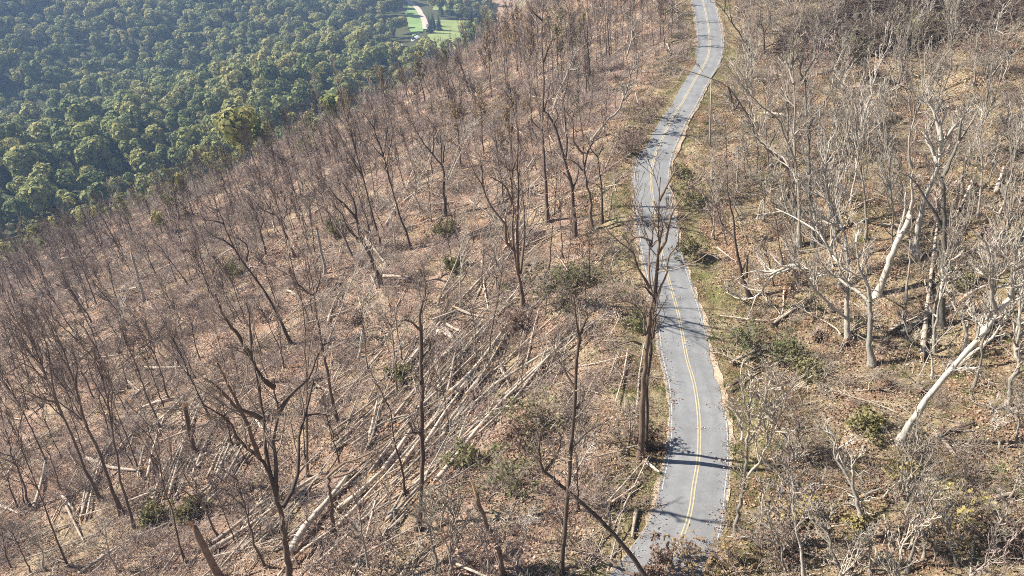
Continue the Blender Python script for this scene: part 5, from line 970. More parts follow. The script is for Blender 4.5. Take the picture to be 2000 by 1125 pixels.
BARK = {
    'dark': bark('bark_dark', (0.045, 0.034, 0.028), (0.095, 0.070, 0.056), (0.17, 0.128, 0.10)),
    'brown': bark('bark_brown', (0.075, 0.052, 0.038), (0.155, 0.108, 0.078), (0.26, 0.19, 0.14)),
    'darkgrey': bark('bark_dark_grey', (0.06, 0.055, 0.048), (0.13, 0.118, 0.10), (0.24, 0.215, 0.18), moss=0.4),
    'grey': bark('bark_grey', (0.12, 0.105, 0.085), (0.27, 0.235, 0.195), (0.42, 0.37, 0.31), moss=0.35),
    'pale': bark('bark_pale', (0.18, 0.158, 0.13), (0.37, 0.332, 0.278), (0.55, 0.50, 0.43), moss=0.4),
    'logpale': bark('log_pale', (0.20, 0.152, 0.115), (0.40, 0.325, 0.255), (0.57, 0.475, 0.385)),
    'loggrey': bark('log_grey', (0.15, 0.125, 0.10), (0.31, 0.265, 0.215), (0.46, 0.40, 0.33), moss=0.3),
    'twig': bark('twig_brown', (0.135, 0.102, 0.08), (0.27, 0.213, 0.172), (0.41, 0.335, 0.275)),
    'twiggrey': bark('twig_grey', (0.16, 0.133, 0.102), (0.31, 0.265, 0.21), (0.46, 0.405, 0.33)),
    'twigpink': bark('twig_pinkish', (0.17, 0.128, 0.108), (0.36, 0.283, 0.245), (0.53, 0.44, 0.39)),
    'twigpale': bark('twig_pale', (0.20, 0.175, 0.145), (0.39, 0.345, 0.29), (0.57, 0.515, 0.445)),
    'wood': bark('torn_wood', (0.36, 0.20, 0.10), (0.55, 0.34, 0.19), (0.70, 0.50, 0.32)),
}

def leafmat(name, stops, trans=0.25):
    """colour picked per leaf island and per plant"""
    m, nt, b, out = new_mat(name)
    geo = N(nt, 'ShaderNodeNewGeometry'); oi = N(nt, 'ShaderNodeObjectInfo')
    add = N(nt, 'ShaderNodeMath', operation='MULTIPLY_ADD'); nt.links.new(geo.outputs['Random Per Island'], add.inputs[0]); add.inputs[1].default_value = 0.45
    sc = N(nt, 'ShaderNodeMath', operation='MULTIPLY'); nt.links.new(oi.outputs['Random'], sc.inputs[0]); sc.inputs[1].default_value = 0.55
    nt.links.new(sc.outputs[0], add.inputs[2])
    c = ramp(nt, add.outputs[0], stops)
    nt.links.new(c, b.inputs['Base Color']); b.inputs['Roughness'].default_value = 0.7
    tr = N(nt, 'ShaderNodeBsdfTranslucent'); nt.links.new(c, tr.inputs['Color'])
    mx = N(nt, 'ShaderNodeMixShader'); mx.inputs[0].default_value = trans
    nt.links.new(b.outputs[0], mx.inputs[1]); nt.links.new(tr.outputs[0], mx.inputs[2]); nt.links.new(mx.outputs[0], out.inputs['Surface'])
    return m

LEAF = {
    'green': leafmat('leaf_green', [(0.0, (0.055, 0.075, 0.028)), (0.5, (0.115, 0.145, 0.055)), (1.0, (0.23, 0.235, 0.10))]),
    'laurel': leafmat('leaf_laurel', [(0.0, (0.085, 0.095, 0.042)), (0.45, (0.16, 0.165, 0.072)), (0.8, (0.25, 0.225, 0.11)), (1.0, (0.35, 0.26, 0.15))]),
    'russet': leafmat('leaf_russet', [(0.0, (0.17, 0.10, 0.065)), (0.5, (0.29, 0.195, 0.12)), (0.8, (0.36, 0.28, 0.11)), (1.0, (0.50, 0.40, 0.14))]),
    'deep': leafmat('leaf_deep', [(0.0, (0.03, 0.042, 0.022)), (0.6, (0.06, 0.078, 0.038)), (1.0, (0.12, 0.115, 0.06))]),
    'yellow': leafmat('leaf_yellow', [(0.0, (0.18, 0.155, 0.075)), (0.5, (0.31, 0.255, 0.11)), (1.0, (0.46, 0.37, 0.14))]),
    'orange': leafmat('leaf_orange', [(0.0, (0.17, 0.075, 0.035)), (0.5, (0.32, 0.15, 0.065)), (1.0, (0.46, 0.27, 0.12))]),
    'olive': leafmat('leaf_olive', [(0.0, (0.12, 0.105, 0.05)), (0.5, (0.22, 0.20, 0.085)), (1.0, (0.36, 0.31, 0.15))]),
    'rust': leafmat('leaf_rust', [(0.0, (0.20, 0.13, 0.065)), (0.5, (0.33, 0.225, 0.11)), (1.0, (0.45, 0.34, 0.19))]),
    'brown': leafmat('leaf_brown', [(0.0, (0.13, 0.085, 0.058)), (0.5, (0.24, 0.16, 0.115)), (1.0, (0.37, 0.27, 0.20))]),
    'litter': leafmat('leaf_litter', [(0.0, (0.16, 0.092, 0.062)), (0.35, (0.30, 0.19, 0.135)), (0.7, (0.43, 0.30, 0.22)), (1.0, (0.58, 0.45, 0.34))], 0.1),
    'forest': leafmat('forest_leaf', [(0.0, (0.085, 0.115, 0.042)), (0.3, (0.17, 0.205, 0.065)), (0.6, (0.28, 0.285, 0.092)), (0.86, (0.40, 0.355, 0.12)), (0.95, (0.42, 0.33, 0.12)), (1.0, (0.42, 0.26, 0.10))], 0.3),
    'edge': leafmat('edge_leaf', [(0.0, (0.18, 0.185, 0.07)), (0.5, (0.31, 0.29, 0.115)), (1.0, (0.44, 0.37, 0.16))], 0.35),
    'conifer': leafmat('conifer_leaf', [(0.0, (0.018, 0.032, 0.018)), (1.0, (0.045, 0.065, 0.032))], 0.05),
    'grass': leafmat('dry_grass_blade', [(0.0, (0.20, 0.145, 0.075)), (0.5, (0.36, 0.27, 0.15)), (0.8, (0.48, 0.38, 0.23)), (1.0, (0.18, 0.19, 0.07))], 0.2),
    'turf': leafmat('green_grass_blade', [(0.0, (0.09, 0.13, 0.035)), (0.5, (0.16, 0.21, 0.06)), (1.0, (0.30, 0.29, 0.12))], 0.2),
}

def ground_material():
    m, nt, b, out = new_mat('leaf_strewn_ground')
    geo = N(nt, 'ShaderNodeNewGeometry'); P = geo.outputs['Position']
    def attr(n):
        a = N(nt, 'ShaderNodeAttribute', attribute_name=n); return a.outputs['Fac']
    big = noise(nt, P, 0.09, 5, 0.6); mid = noise(nt, P, 0.55, 6, 0.7); fine = noise(nt, P, 4.5, 5, 0.75); fib = noise(nt, P, 2.2, 6, 0.8, (1.0, 0.35, 1.0))
    pink = ramp(nt, mid, [(0.25, (0.19, 0.118, 0.082)), (0.45, (0.36, 0.240, 0.175)), (0.6, (0.46, 0.325, 0.245)), (0.78, (0.57, 0.435, 0.34))])
    tan = ramp(nt, mid, [(0.25, (0.15, 0.115, 0.068)), (0.45, (0.29, 0.225, 0.135)), (0.6, (0.40, 0.315, 0.20)), (0.78, (0.51, 0.42, 0.28))])
    c = mixc(nt, attr('tan'), pink, tan)
    grass = ramp(nt, fib, [(0.3, (0.10, 0.115, 0.035)), (0.55, (0.21, 0.205, 0.075)), (0.75, (0.36, 0.31, 0.14))])
    gm = N(nt, 'ShaderNodeMath', operation='MULTIPLY'); nt.links.new(attr('turf'), gm.inputs[0]); nt.links.new(mapr(nt, big, 0.38, 0.58, 0.25, 1.0), gm.inputs[1])
    c = mixc(nt, gm.outputs[0], c, grass)
    straw = ramp(nt, fib, [(0.3, (0.26, 0.20, 0.115)), (0.55, (0.46, 0.375, 0.235)), (0.75, (0.60, 0.51, 0.35))])
    c = mixc(nt, mapr(nt, noise(nt, P, 0.14, 5, 0.65), 0.47, 0.60, 0, 0.75), c, straw)
    drift = ramp(nt, fine, [(0.3, (0.15, 0.085, 0.052)), (0.6, (0.30, 0.17, 0.105)), (0.8, (0.42, 0.27, 0.18))])
    c = mixc(nt, mapr(nt, noise(nt, P, 0.19, 6, 0.7, (1.0, 0.6, 1.0)), 0.52, 0.62, 0, 0.8), c, drift)
    soil = mapr(nt, noise(nt, P, 0.23, 5, 0.65), 0.61, 0.69, 0, 0.85)
    c = mixc(nt, soil, c, ramp(nt, mid, [(0.3, (0.30, 0.165, 0.09)), (0.7, (0.52, 0.345, 0.215))]))
    c = mixc(nt, mapr(nt, noise(nt, P, 0.31, 5, 0.7), 0.60, 0.70, 0, 0.6), c, (0.17, 0.165, 0.065))
    floor_c = ramp(nt, mid, [(0.3, (0.05, 0.055, 0.02)), (0.6, (0.10, 0.105, 0.04)), (0.8, (0.17, 0.16, 0.07))])
    c = mixc(nt, attr('valley'), c, floor_c)
    c = mixc(nt, 1.0, c, ramp(nt, fine, [(0.25, (0.42, 0.40, 0.38)), (0.5, (0.95, 0.95, 0.95)), (0.75, (1.45, 1.42, 1.38))]), 'MULTIPLY')
    c = mixc(nt, 0.7, c, ramp(nt, fib, [(0.3, (0.55, 0.53, 0.5)), (0.52, (1.0, 1.0, 1.0)), (0.72, (1.35, 1.33, 1.3))]), 'MULTIPLY')
    nt.links.new(c, b.inputs['Base Color'])
    h = N(nt, 'ShaderNodeMath', operation='ADD'); nt.links.new(fine, h.inputs[0]); nt.links.new(fib, h.inputs[1])
    bump(nt, b, h.outputs[0], 0.35, 0.9)
    return m

def asphalt_material():
    m, nt, b, out = new_mat('asphalt')
    P = N(nt, 'ShaderNodeNewGeometry').outputs['Position']
    c = ramp(nt, noise(nt, P, 0.35, 5, 0.65), [(0.3, (0.185, 0.186, 0.187)), (0.5, (0.225, 0.226, 0.226)), (0.7, (0.265, 0.264, 0.26))])
    c = mixc(nt, 0.8, c, ramp(nt, noise(nt, P, 9, 4, 0.7), [(0.3, (0.75, 0.75, 0.75)), (0.7, (1.2, 1.2, 1.2))]), 'MULTIPLY')
    c = mixc(nt, mapr(nt, noise(nt, P, 0.8, 5, 0.7), 0.62, 0.75, 0, 0.6), c, (0.36, 0.30, 0.235))
    # worn wheel paths, mended strips, cracks, leaf stains
    at = N(nt, 'ShaderNodeAttribute', attribute_name='across').outputs['Fac']
    sn = N(nt, 'ShaderNodeMath', operation='SINE'); mu = N(nt, 'ShaderNodeMath', operation='MULTIPLY'); nt.links.new(at, mu.inputs[0]); mu.inputs[1].default_value = 6.2832 * 4; nt.links.new(mu.outputs[0], sn.inputs[0])
    c = mixc(nt, mapr(nt, sn.outputs[0], -1, 1, 0.0, 0.35), c, (0.165, 0.166, 0.166))
    vo = N(nt, 'ShaderNodeTexVoronoi', feature='DISTANCE_TO_EDGE'); vo.inputs['Scale'].default_value = 0.33
    wr = N(nt, 'ShaderNodeVectorMath', operation='ADD'); wn_ = N(nt, 'ShaderNodeTexNoise'); wn_.inputs['Scale'].default_value = 0.9; nt.links.new(P, wn_.inputs['Vector']); nt.links.new(P, wr.inputs[0]); nt.links.new(wn_.outputs['Color'], wr.inputs[1]); nt.links.new(wr.outputs[0], vo.inputs['Vector'])
    c = mixc(nt, mapr(nt, vo.outputs['Distance'], 0.004, 0.016, 0.3, 0.0), c, (0.11, 0.11, 0.11))
    c = mixc(nt, mapr(nt, noise(nt, P, 0.16, 4, 0.6), 0.55, 0.66, 0, 0.4), c, (0.15, 0.15, 0.15))
    c = mixc(nt, mapr(nt, noise(nt, P, 1.9, 6, 0.8), 0.66, 0.74, 0, 0.6), c, (0.30, 0.20, 0.13))
    nt.links.new(c, b.inputs['Base Color']); b.inputs['Roughness'].default_value = 0.85; b.inputs['Specular IOR Level'].default_value = 0.3
    bump(nt, b, noise(nt, P, 25, 3), 0.01)
    return m

def plain(name, stops, scale, rough=0.85, detail=5, bumpd=0.0, wear=None):
    m, nt, b, out = new_mat(name)
    P = N(nt, 'ShaderNodeNewGeometry').outputs['Position']
    n1 = noise(nt, P, scale, detail, 0.7)
    c = ramp(nt, n1, stops)
    if wear:
        c = mixc(nt, mapr(nt, noise(nt, P, 1.6, 5, 0.75), 0.46, 0.62, 0.1, 0.9), c, wear)
    nt.links.new(c, b.inputs['Base Color']); b.inputs['Roughness'].default_value = rough
    if bumpd: bump(nt, b, n1, bumpd)
    return m

M_GROUND = ground_material(); M_ASPH = asphalt_material()
M_PATCH = plain('asphalt_patch', [(0.3, (0.13, 0.13, 0.132)), (0.7, (0.17, 0.17, 0.17))], 1.5)
M_YELLOW = plain('road_paint_yellow', [(0.3, (0.42, 0.345, 0.20)), (0.7, (0.54, 0.45, 0.275))], 3, wear=(0.34, 0.30, 0.22))
M_WHITE = plain('road_paint_white', [(0.3, (0.42, 0.41, 0.38)), (0.7, (0.60, 0.59, 0.55))], 3, wear=(0.36, 0.33, 0.28))
M_GRAVEL = plain('gravel_shoulder', [(0.25, (0.24, 0.17, 0.115)), (0.5, (0.40, 0.315, 0.225)), (0.75, (0.56, 0.47, 0.365))], 2.2, bumpd=0.1)
M_SOIL = plain('root_soil', [(0.3, (0.075, 0.048, 0.032)), (0.55, (0.17, 0.11, 0.07)), (0.75, (0.30, 0.20, 0.13))], 2.5, bumpd=0.25)
M_CLAY = plain('clay_soil', [(0.3, (0.22, 0.13, 0.07)), (0.55, (0.38, 0.235, 0.13)), (0.75, (0.52, 0.36, 0.23))], 2.5, bumpd=0.2)
M_FIELD = plain('field_grass', [(0.3, (0.15, 0.235, 0.075)), (0.7, (0.235, 0.33, 0.115))], 0.05)
M_LAWN = plain('meadow_grass', [(0.3, (0.17, 0.22, 0.07)), (0.7, (0.30, 0.33, 0.13))], 0.06)
M_DIRT = plain('dirt_track', [(0.3, (0.40, 0.33, 0.26)), (0.7, (0.55, 0.48, 0.40))], 0.3)
M_WALL = plain('house_wall', [(0.3, (0.50, 0.49, 0.46)), (0.7, (0.60, 0.59, 0.57))], 0.5)
M_ROOF = plain('metal_roof', [(0.3, (0.40, 0.41, 0.42)), (0.7, (0.52, 0.53, 0.54))], 0.5, rough=0.5)
M_GLASS = plain('window_glass', [(0.3, (0.03, 0.035, 0.04)), (0.7, (0.05, 0.055, 0.06))], 0.5, rough=0.1)
M_POLE = plain('pole_wood', [(0.3, (0.24, 0.20, 0.16)), (0.7, (0.36, 0.31, 0.26))], 4)
M_CERAMIC = plain('insulator', [(0.3, (0.35, 0.36, 0.36)), (0.7, (0.45, 0.46, 0.46))], 4, rough=0.3)

# ------------------------------------------------------------------ ground: one sheet to the horizon
def steps(*seg):
    out = []
    for a, b, s in seg: out += list(np.arange(a, b, s))
    return np.array(out + [seg[-1][1]])

gy = np.concatenate([steps((-400, -40, 40), (-40, 10, 5), (10, 270, 1.1), (270, 400, 5), (400, 1400, 12.5), (1400, 3000, 80))])
gd = np.concatenate([-steps((8.5, 110, 1.1), (110, 300, 7), (300, 2400, 80))[::-1], steps((-8, 8, 0.6)), steps((8.5, 260, 1.25), (260, 900, 12.5), (900, 2600, 70))])
GY, GD = np.meshgrid(gy, gd, indexing='ij')
GX = road_x(GY) - GD
GZ = ground_z(GX, GY) - 0.10 * (1 - sstep(3.1, 3.9, np.abs(GD)))
ny, nd = GY.shape
g = Geo()
idx = np.arange(ny * nd).reshape(ny, nd)
g.add(np.stack([GX, GY, GZ], -1), np.stack([idx[:-1, :-1], idx[1:, :-1], idx[1:, 1:], idx[:-1, 1:]], -1).reshape(-1, 4))
me = g.mesh('ground', M_GROUND, smooth=True)
BE = np.array(sorted(BROWN_EDGE)); 
def edge_y(X):
    return np.interp(X, BE[:, 0], BE[:, 1])
def past_edge(X, Y):
    """metres beyond the edge of the stripped slope (into the green forest)"""
    return np.where(X > -9, Y - 330, Y - edge_y(X))
def put_attr(me, name, val):
    a = me.attributes.new(name, 'FLOAT', 'POINT'); a.data.foreach_set('value', val.astype(np.float32).ravel())
put_attr(me, 'tan', np.clip(sstep(14, 3, GD) + 0.25 * vnoise(GX / 9, GY / 9, 8), 0, 1))
put_attr(me, 'turf', np.clip(sstep(9, 4, np.abs(GD - np.sign(GD) * 2)) * 0.8 + 1.3 * np.clip(vnoise(GX / 13, GY / 13, 9) - 0.18, 0, 1) + 0.55 * sstep(-14, -24, GD) * np.clip(vnoise(GX / 8, GY / 8, 19) + 0.1, 0, 1), 0, 1))
put_attr(me, 'valley', sstep(-6, 22, past_edge(GX, GY)) * sstep(40, 60, GD))
tag(obj('ground', me), kind='structure')

# ------------------------------------------------------------------ road
ry = np.arange(-6, 300, 1.0)
rx = road_x(ry); rz = road_z(ry)
tx, ty = np.gradient(rx), np.gradient(ry)
ln = np.hypot(tx, ty); nx, nyy = -ty / ln, tx / ln          # points to the downhill (left) side

def strip(name, offs_l, offs_r, zoff, mat, parent=None, y0=None, y1=None, cols=2, drape=False):
    s = np.ones(len(ry), bool)
    if y0 is not None: s &= (ry >= y0)
    if y1 is not None: s &= (ry <= y1)
    ol = np.broadcast_to(offs_l, ry.shape)[s]; orr = np.broadcast_to(offs_r, ry.shape)[s]
    V = []
    for c in range(cols):
        o = ol + (orr - ol) * c / (cols - 1)
        X_, Y_, Z_ = rx[s] + nx[s] * o, ry[s] + nyy[s] * o, rz[s] + zoff - 0.012 * np.abs(o)
        if drape: Z_ = np.where(np.abs(o) > 3.2, np.maximum(Z_, ground_z(X_, Y_) + 0.025), Z_)
        V.append(np.stack([X_, Y_, Z_], -1))
    V = np.stack(V, 1); n = len(V)
    i = np.arange(n * cols).reshape(n, cols)
    g = Geo(); g.add(V, np.stack([i[:-1, :-1], i[:-1, 1:], i[1:, 1:], i[1:, :-1]], -1).reshape(-1, 4))
    return obj(name, g.mesh(name, mat), parent)

rag_l = 0.10 * vnoise(ry / 2.3, ry * 0, 21) + 0.25 * vnoise(ry / 9, ry * 0, 22)
rag_r = 0.14 * vnoise(ry / 1.7, ry * 0, 23) + 0.25 * vnoise(ry / 8, ry * 0, 24)
bite = 0.55 * np.exp(-((ry - 66) / 5.0) ** 2) * (0.7 + vnoise(ry / 1.2, ry * 0, 25))
sh = strip('road_shoulder', 3.30 + 1.3 * np.clip(vnoise(ry / 6, ry * 0, 26) + 0.05, 0, 1) + 0.5 * vnoise(ry / 1.3, ry * 0, 28), -3.25 - 1.2 * np.clip(vnoise(ry / 7, ry * 0, 27) + 0.0, 0, 1) - 0.5 * vnoise(ry / 1.4, ry * 0, 29) - bite * 0.6, -0.022, M_GRAVEL, cols=19, drape=True)
tag(sh, kind='structure')
road = strip('road', 3.05 + rag_l, -3.05 + rag_r + bite, 0.012, M_ASPH, cols=9)
tag(road, kind='structure')
put_attr(road.data, 'across', np.tile(np.linspace(0, 1, 9), len(ry)))
for o in (0.07, -0.20):
    strip('centre_line', o + 0.13, o, 0.024, M_YELLOW, road)
strip('edge_line', 2.84, 2.76, 0.024, M_WHITE, road, 48, 300)
strip('edge_line', -2.76, -2.84, 0.024, M_WHITE, road, 30, 60)
strip('edge_line', -2.76, -2.84, 0.024, M_WHITE, road, 73, 300)
strip('asphalt_patch', 2.6, -2.75 + 0.2 * vnoise(ry / 2, ry * 0, 31), 0.018, M_PATCH, road, 88, 92)
strip('asphalt_patch', 2.7, 0.6, 0.018, M_PATCH, road, 99, 103)
# ------------------------------------------------------------------ trees
def unit(v):
    return v / (np.linalg.norm(v, axis=-1, keepdims=True) + 1e-9)

def resample(pts, n):
    pts = np.asarray(pts, float)
    s = np.concatenate([[0], np.cumsum(np.linalg.norm(np.diff(pts, axis=0), axis=1))])
    if len(pts) < 3:
        t = np.linspace(0, s[-1], n); return np.stack([np.interp(t, s, pts[:, i]) for i in range(3)], 1), s[-1]
    t = np.linspace(0, s[-1], n)
    return np.stack([smooth_interp(t, pts[:, i], s + np.arange(len(s)) * 1e-6) for i in range(3)], 1), s[-1]

def spawn(rg, P, R, n, tmin, lmin, lmax, ang, up=0.25, k=4, rfac=0.5, wob=0.12):
    """n side shoots for each polyline of P (N,m,3) -> polylines (N*n,k,3), radii"""
    Nn, m, _ = P.shape
    t = tmin + (1 - tmin) * rg.random((Nn, n)) ** 0.85
    f = t * (m - 1); i = np.minimum(f.astype(int), m - 2); a = f - i
    ii = np.arange(Nn)[:, None]
    p0 = P[ii, i] * (1 - a)[..., None] + P[ii, i + 1] * a[..., None]
    r0 = R[ii, i] * (1 - a) + R[ii, i + 1] * a
    tan = unit(P[ii, i + 1] - P[ii, i])
    q = rg.normal(size=tan.shape); q = unit(q - tan * (q * tan).sum(-1, keepdims=True))
    an = ang * rg.uniform(0.7, 1.3, size=(Nn, n, 1))
    d = unit(tan * np.cos(an) + q * np.sin(an) + np.array([0, 0, up * 0.5]))
    full = np.linalg.norm(P[:, -1] - P[:, 0], axis=1)[:, None]
    L = full * rg.uniform(lmin, lmax, size=(Nn, n)) * (1.15 - 0.6 * t)
    pts = [p0]; cur = p0; dd = d
    for j in range(k - 1):
        dd = unit(dd + rg.normal(size=d.shape) * wob + np.array([0, 0, up * 0.35]))
        cur = cur + dd * (L / (k - 1))[..., None]; pts.append(cur)
    Q = np.stack(pts, 2).reshape(Nn * n, k, 3)
    rr = np.minimum(r0 * rfac, 0.022 * L + 0.012).reshape(-1, 1)
    RR = rr * np.linspace(1, 0.35, k)[None]
    return Q, RR

def tree_meshes(rg, limbs, radii, bark_key, twig_key, amount=1.0, leaves=None, size=1.0, cap=False, thick=1.0):
    """limbs: list of polylines, trunk first. Returns dict of meshes"""
    out = {'limbs': []}
    LP, LR = [], []
    for li, (p, (ra, rb)) in enumerate(zip(limbs, radii)):
        n = 16 if li == 0 else 10
        P, L = resample(p, n)
        P[1:-1] += rg.normal(size=(n - 2, 3)) * min(0.05, L * 0.006)
        t = np.linspace(0, 1, n)
        R = ra + (rb - ra) * t ** 0.8
        if li == 0:
            R = R * (1 + 0.55 * np.exp(-t * L / 0.8))
            P = np.concatenate([P[:1] - (P[1:2] - P[:1]) * 0.0 - np.array([[0, 0, 0.7]]), P]); R = np.concatenate([R[:1] * 1.15, R])
        R = R * (1 + 0.06 * rg.normal(size=R.shape))
        if cap: P = np.concatenate([P, P[-1:] + (P[-1:] - P[-2:-1]) * 0.02]); R = np.concatenate([R, [R[-1] * 0.05]])
        gg = Geo(); gg.tube(P, R, 9 if li == 0 else 7)
        out['limbs'].append(gg.mesh('trunk' if li == 0 else 'limb', BARK[bark_key], smooth=True))
        LP.append(resample(P, 10)[0]); LR.append(np.interp(np.linspace(0, 1, 10), np.linspace(0, 1, len(R)), R))
    LP, LR = np.array(LP), np.array(LR)
    if amount > 0:
        tw = Geo()
        lens = np.linalg.norm(LP[:, -1] - LP[:, 0], axis=1)
        main, mr = LP, LR
        n1 = max(2, int(round(7 * amount)))
        trunk_t = 0.45 if len(LP) > 1 else 0.4
        Q1, R1 = spawn(rg, main[:1], mr[:1], n1, trunk_t, 0.10, 0.24, 0.8, 0.35, 6, 0.45)
        if len(main) > 1:
            Qb, Rb = spawn(rg, main[1:], mr[1:], n1, 0.18, 0.22, 0.5, 0.65, 0.3, 6, 0.55)
            Q1, R1 = np.concatenate([Q1, Qb]), np.concatenate([R1, Rb])
        tw.tubes(Q1, np.maximum(R1, 0.032) * thick, 4)
        Q2, R2 = spawn(rg, Q1, R1, max(2, int(5 * amount ** 0.5)), 0.15, 0.3, 0.65, 0.6, 0.25, 4, 0.6)
        tw.tubes(Q2, np.maximum(R2, 0.021) * thick, 3)
        Q3, R3 = spawn(rg, Q2, R2, 3, 0.15, 0.35, 0.8, 0.6, 0.2, 3, 0.6)
        tw.tubes(Q3, np.maximum(R3, 0.013) * thick, 3)
        out['branches'] = tw.mesh('branches', BARK[twig_key])
        if leaves:
            lf = Geo(); sel = Q3[rg.random(len(Q3)) < 0.35]
            C = np.concatenate([sel[:, 1], sel[:, 2]]) + rg.normal(size=(2 * len(sel), 3)) * 0.15
            a = unit(rg.normal(size=C.shape)); b_ = unit(np.cross(a, rg.normal(size=C.shape))); s = rg.uniform(0.08, 0.17, (len(C), 1)) * size
            lf.quads(C, a * s, b_ * s)
            out['leaves'] = lf.mesh('leaves', LEAF[leaves])
    return out

TWIG_OF = {'dark': 'twig', 'brown': 'twig', 'darkgrey': 'twiggrey', 'grey': 'twiggrey', 'pale': 'twigpale'}
# traced landmark trees, each with its own limbs
for hi, (label, bk, r0, limbs, opts) in enumerate(HEROES):
    rg = np.random.default_rng(100 + hi)
    base = np.array(limbs[0][0]); base[2] = float(ground_z(base[0], base[1]))
    L = [np.array(l) - base for l in limbs]
    L[0][0] = 0
    trunk_len = sum(np.linalg.norm(np.diff(L[0], axis=0), axis=1))
    multi = len(L) > 1
    forks = multi and min(np.linalg.norm(l[0] - L[0][-1]) for l in L[1:]) < 2.2
    rad = [(r0, r0 * (0.55 if forks else 0.15))]
    for l in L[1:]:
        d = np.linalg.norm(L[0][None] - l[:1], axis=-1).min()
        ll = np.linalg.norm(np.diff(l, axis=0), axis=1).sum()
        ra = min(r0 * opts.get('limb', 0.6), 0.034 * ll + 0.06)
        rad.append((ra, max(0.025, ra * 0.22)))
    if opts.get('snap'): rad[0] = (r0, r0 * 0.75)
    t = thing('bare_tree' if not opts.get('snap') else 'broken_tree', label, 'tree', tuple(base))
    ms = tree_meshes(rg, L, rad, bk, TWIG_OF[bk], opts.get('twig', 1.0) * (1.5 if bk in ('pale', 'grey') else 0.8), opts.get('leaves'), cap=bool(opts.get('snap')), thick=1.5 if bk in ('pale', 'grey') else 1.1)
    for li, me in enumerate(ms['limbs']):
        obj('trunk' if li == 0 else 'limb', me, t)
    if 'branches' in ms: obj('branches', ms['branches'], t)
    if 'leaves' in ms: obj('leaves', ms['leaves'], t)
    if opts.get('snap'):      # torn pale wood at the break
        sp = Geo(); tip = L[0][-1]; ax = unit(L[0][-1] - L[0][-2])
        for k in range(7):
            o = rg.normal(size=3) * r0 * 0.4; h = rg.uniform(0.5, 1.7)
            sp.tube([tip + o - ax * 0.4, tip + o + ax * h * 0.5, tip + o * 1.2 + ax * h], [r0 * 0.32, r0 * 0.2, 0.015], 5)
        obj('torn_wood', sp.mesh('torn_wood', BARK['wood']), t)

# families of standing trees, grown 20 m tall once and shared
def proto_tree(rg, bk, r0, nl, forked=False, start=0.4, amount=1.0, crook=0.5, leaves=None, H=20.0, spread=0.5, thick=1.35):
    n = 9; z = np.linspace(0, H, n)
    xy = np.cumsum(rg.normal(size=(n, 2)) * crook * 0.35, axis=0); xy -= xy[0]
    trunk = np.column_stack([xy - np.outer(z / H, xy[-1]), z])
    limbs = [trunk]; rad = [(r0, r0 * 0.18)]
    for i in range(nl):
        tt = start + (0.92 - start) * (i + rg.random()) / nl
        p0 = np.array([np.interp(tt * H, z, trunk[:, c]) for c in range(3)])
        a = rg.uniform(0, 2 * np.pi); ang = rg.uniform(0.35, 0.8) * (1.3 - 0.6 * tt)
        Ls = H * rg.uniform(0.12, 0.30) * (1.25 - 0.6 * tt) * (1.0 + spread)
        d = np.array([math.cos(a) * math.sin(ang), math.sin(a) * math.sin(ang), math.cos(ang)])
        pts = [p0]
        for j in range(4):
            d = unit(d + rg.normal(size=3) * 0.18 + np.array([0, 0, 0.13])); pts.append(pts[-1] + d * Ls / 4)
        limbs.append(np.array(pts)); ra = min(r0 * 0.42, 0.02 * Ls + 0.03); rad.append((ra, 0.02))
    if forked:
        p0 = trunk[4]; a = rg.uniform(0, 2 * np.pi); d = np.array([math.cos(a) * 0.45, math.sin(a) * 0.45, 0.9]); pts = [p0]
        for j in range(5): d = unit(d + rg.normal(size=3) * 0.12 + np.array([0, 0, 0.08])); pts.append(pts[-1] + d * H * 0.11)
        limbs.insert(1, np.array(pts)); rad.insert(1, (r0 * 0.62, 0.03))
    ms = tree_meshes(rg, limbs, rad, bk, TWIG_OF[bk], amount, leaves, 1.4, thick=thick)
    # trunk and limbs joined: one continuous woody skeleton
    V, F, nv = [], [], 0
    for me in ms['limbs']:
        v = np.empty(len(me.vertices) * 3, np.float32); me.vertices.foreach_get('co', v)
        f = np.empty(len(me.loops), np.int32); me.loops.foreach_get('vertex_index', f)
        V.append(v.reshape(-1, 3)); F.append(f.reshape(-1, 4) + nv); nv += len(me.vertices)
        bpy.data.meshes.remove(me)
    gg = Geo(); gg.add(np.concatenate(V), np.concatenate(F))
    ms['trunk'] = gg.mesh('trunk', BARK[bk], smooth=True)
    return ms

def proto_snag(rg, bk, r0, H=20.0):
    z = np.linspace(0, H, 7); xy = np.cumsum(rg.normal(size=(7, 2)) * 0.15, axis=0); xy -= xy[0]
    P = np.column_stack([xy, z]); R = r0 * np.linspace(1, 0.72, 7); R[0] *= 1.4
    P = np.concatenate([[[0, 0, -1.2]], P, P[-1:] + [[0, 0, 0.1]]]); R = np.concatenate([[R[0] * 1.2], R, [0.03]])
    gg = Geo(); gg.tube(P, R, 9); ms = {'trunk': gg.mesh('trunk', BARK[bk], smooth=True)}
    sp = Geo()
    for k in range(8):
        o = np.array([*(rg.normal(size=2) * r0 * 0.4), 0]); h = rg.uniform(0.8, 3.2); tip = P[-2]
        sp.tube([tip + o - [0, 0, 0.5], tip + o + [0, 0, h * .5], tip + o * 1.3 + [0, 0, h]], [r0 * 0.3, r0 * 0.18, 0.02], 5)
    ms['torn_wood'] = sp.mesh('torn_wood', BARK['wood'])
    st = Geo(); Pm = resample(P[1:-1], 8)[0][None]; Rm = np.full((1, 8), r0 * 0.5)
    Q, RR = spawn(rg, Pm, Rm, 6, 0.3, 0.05, 0.14, 1.0, 0.2, 4, 0.4); st.tubes(Q, RR, 5)
    ms['branches'] = st.mesh('branches', BARK[TWIG_OF[bk]])
    return ms

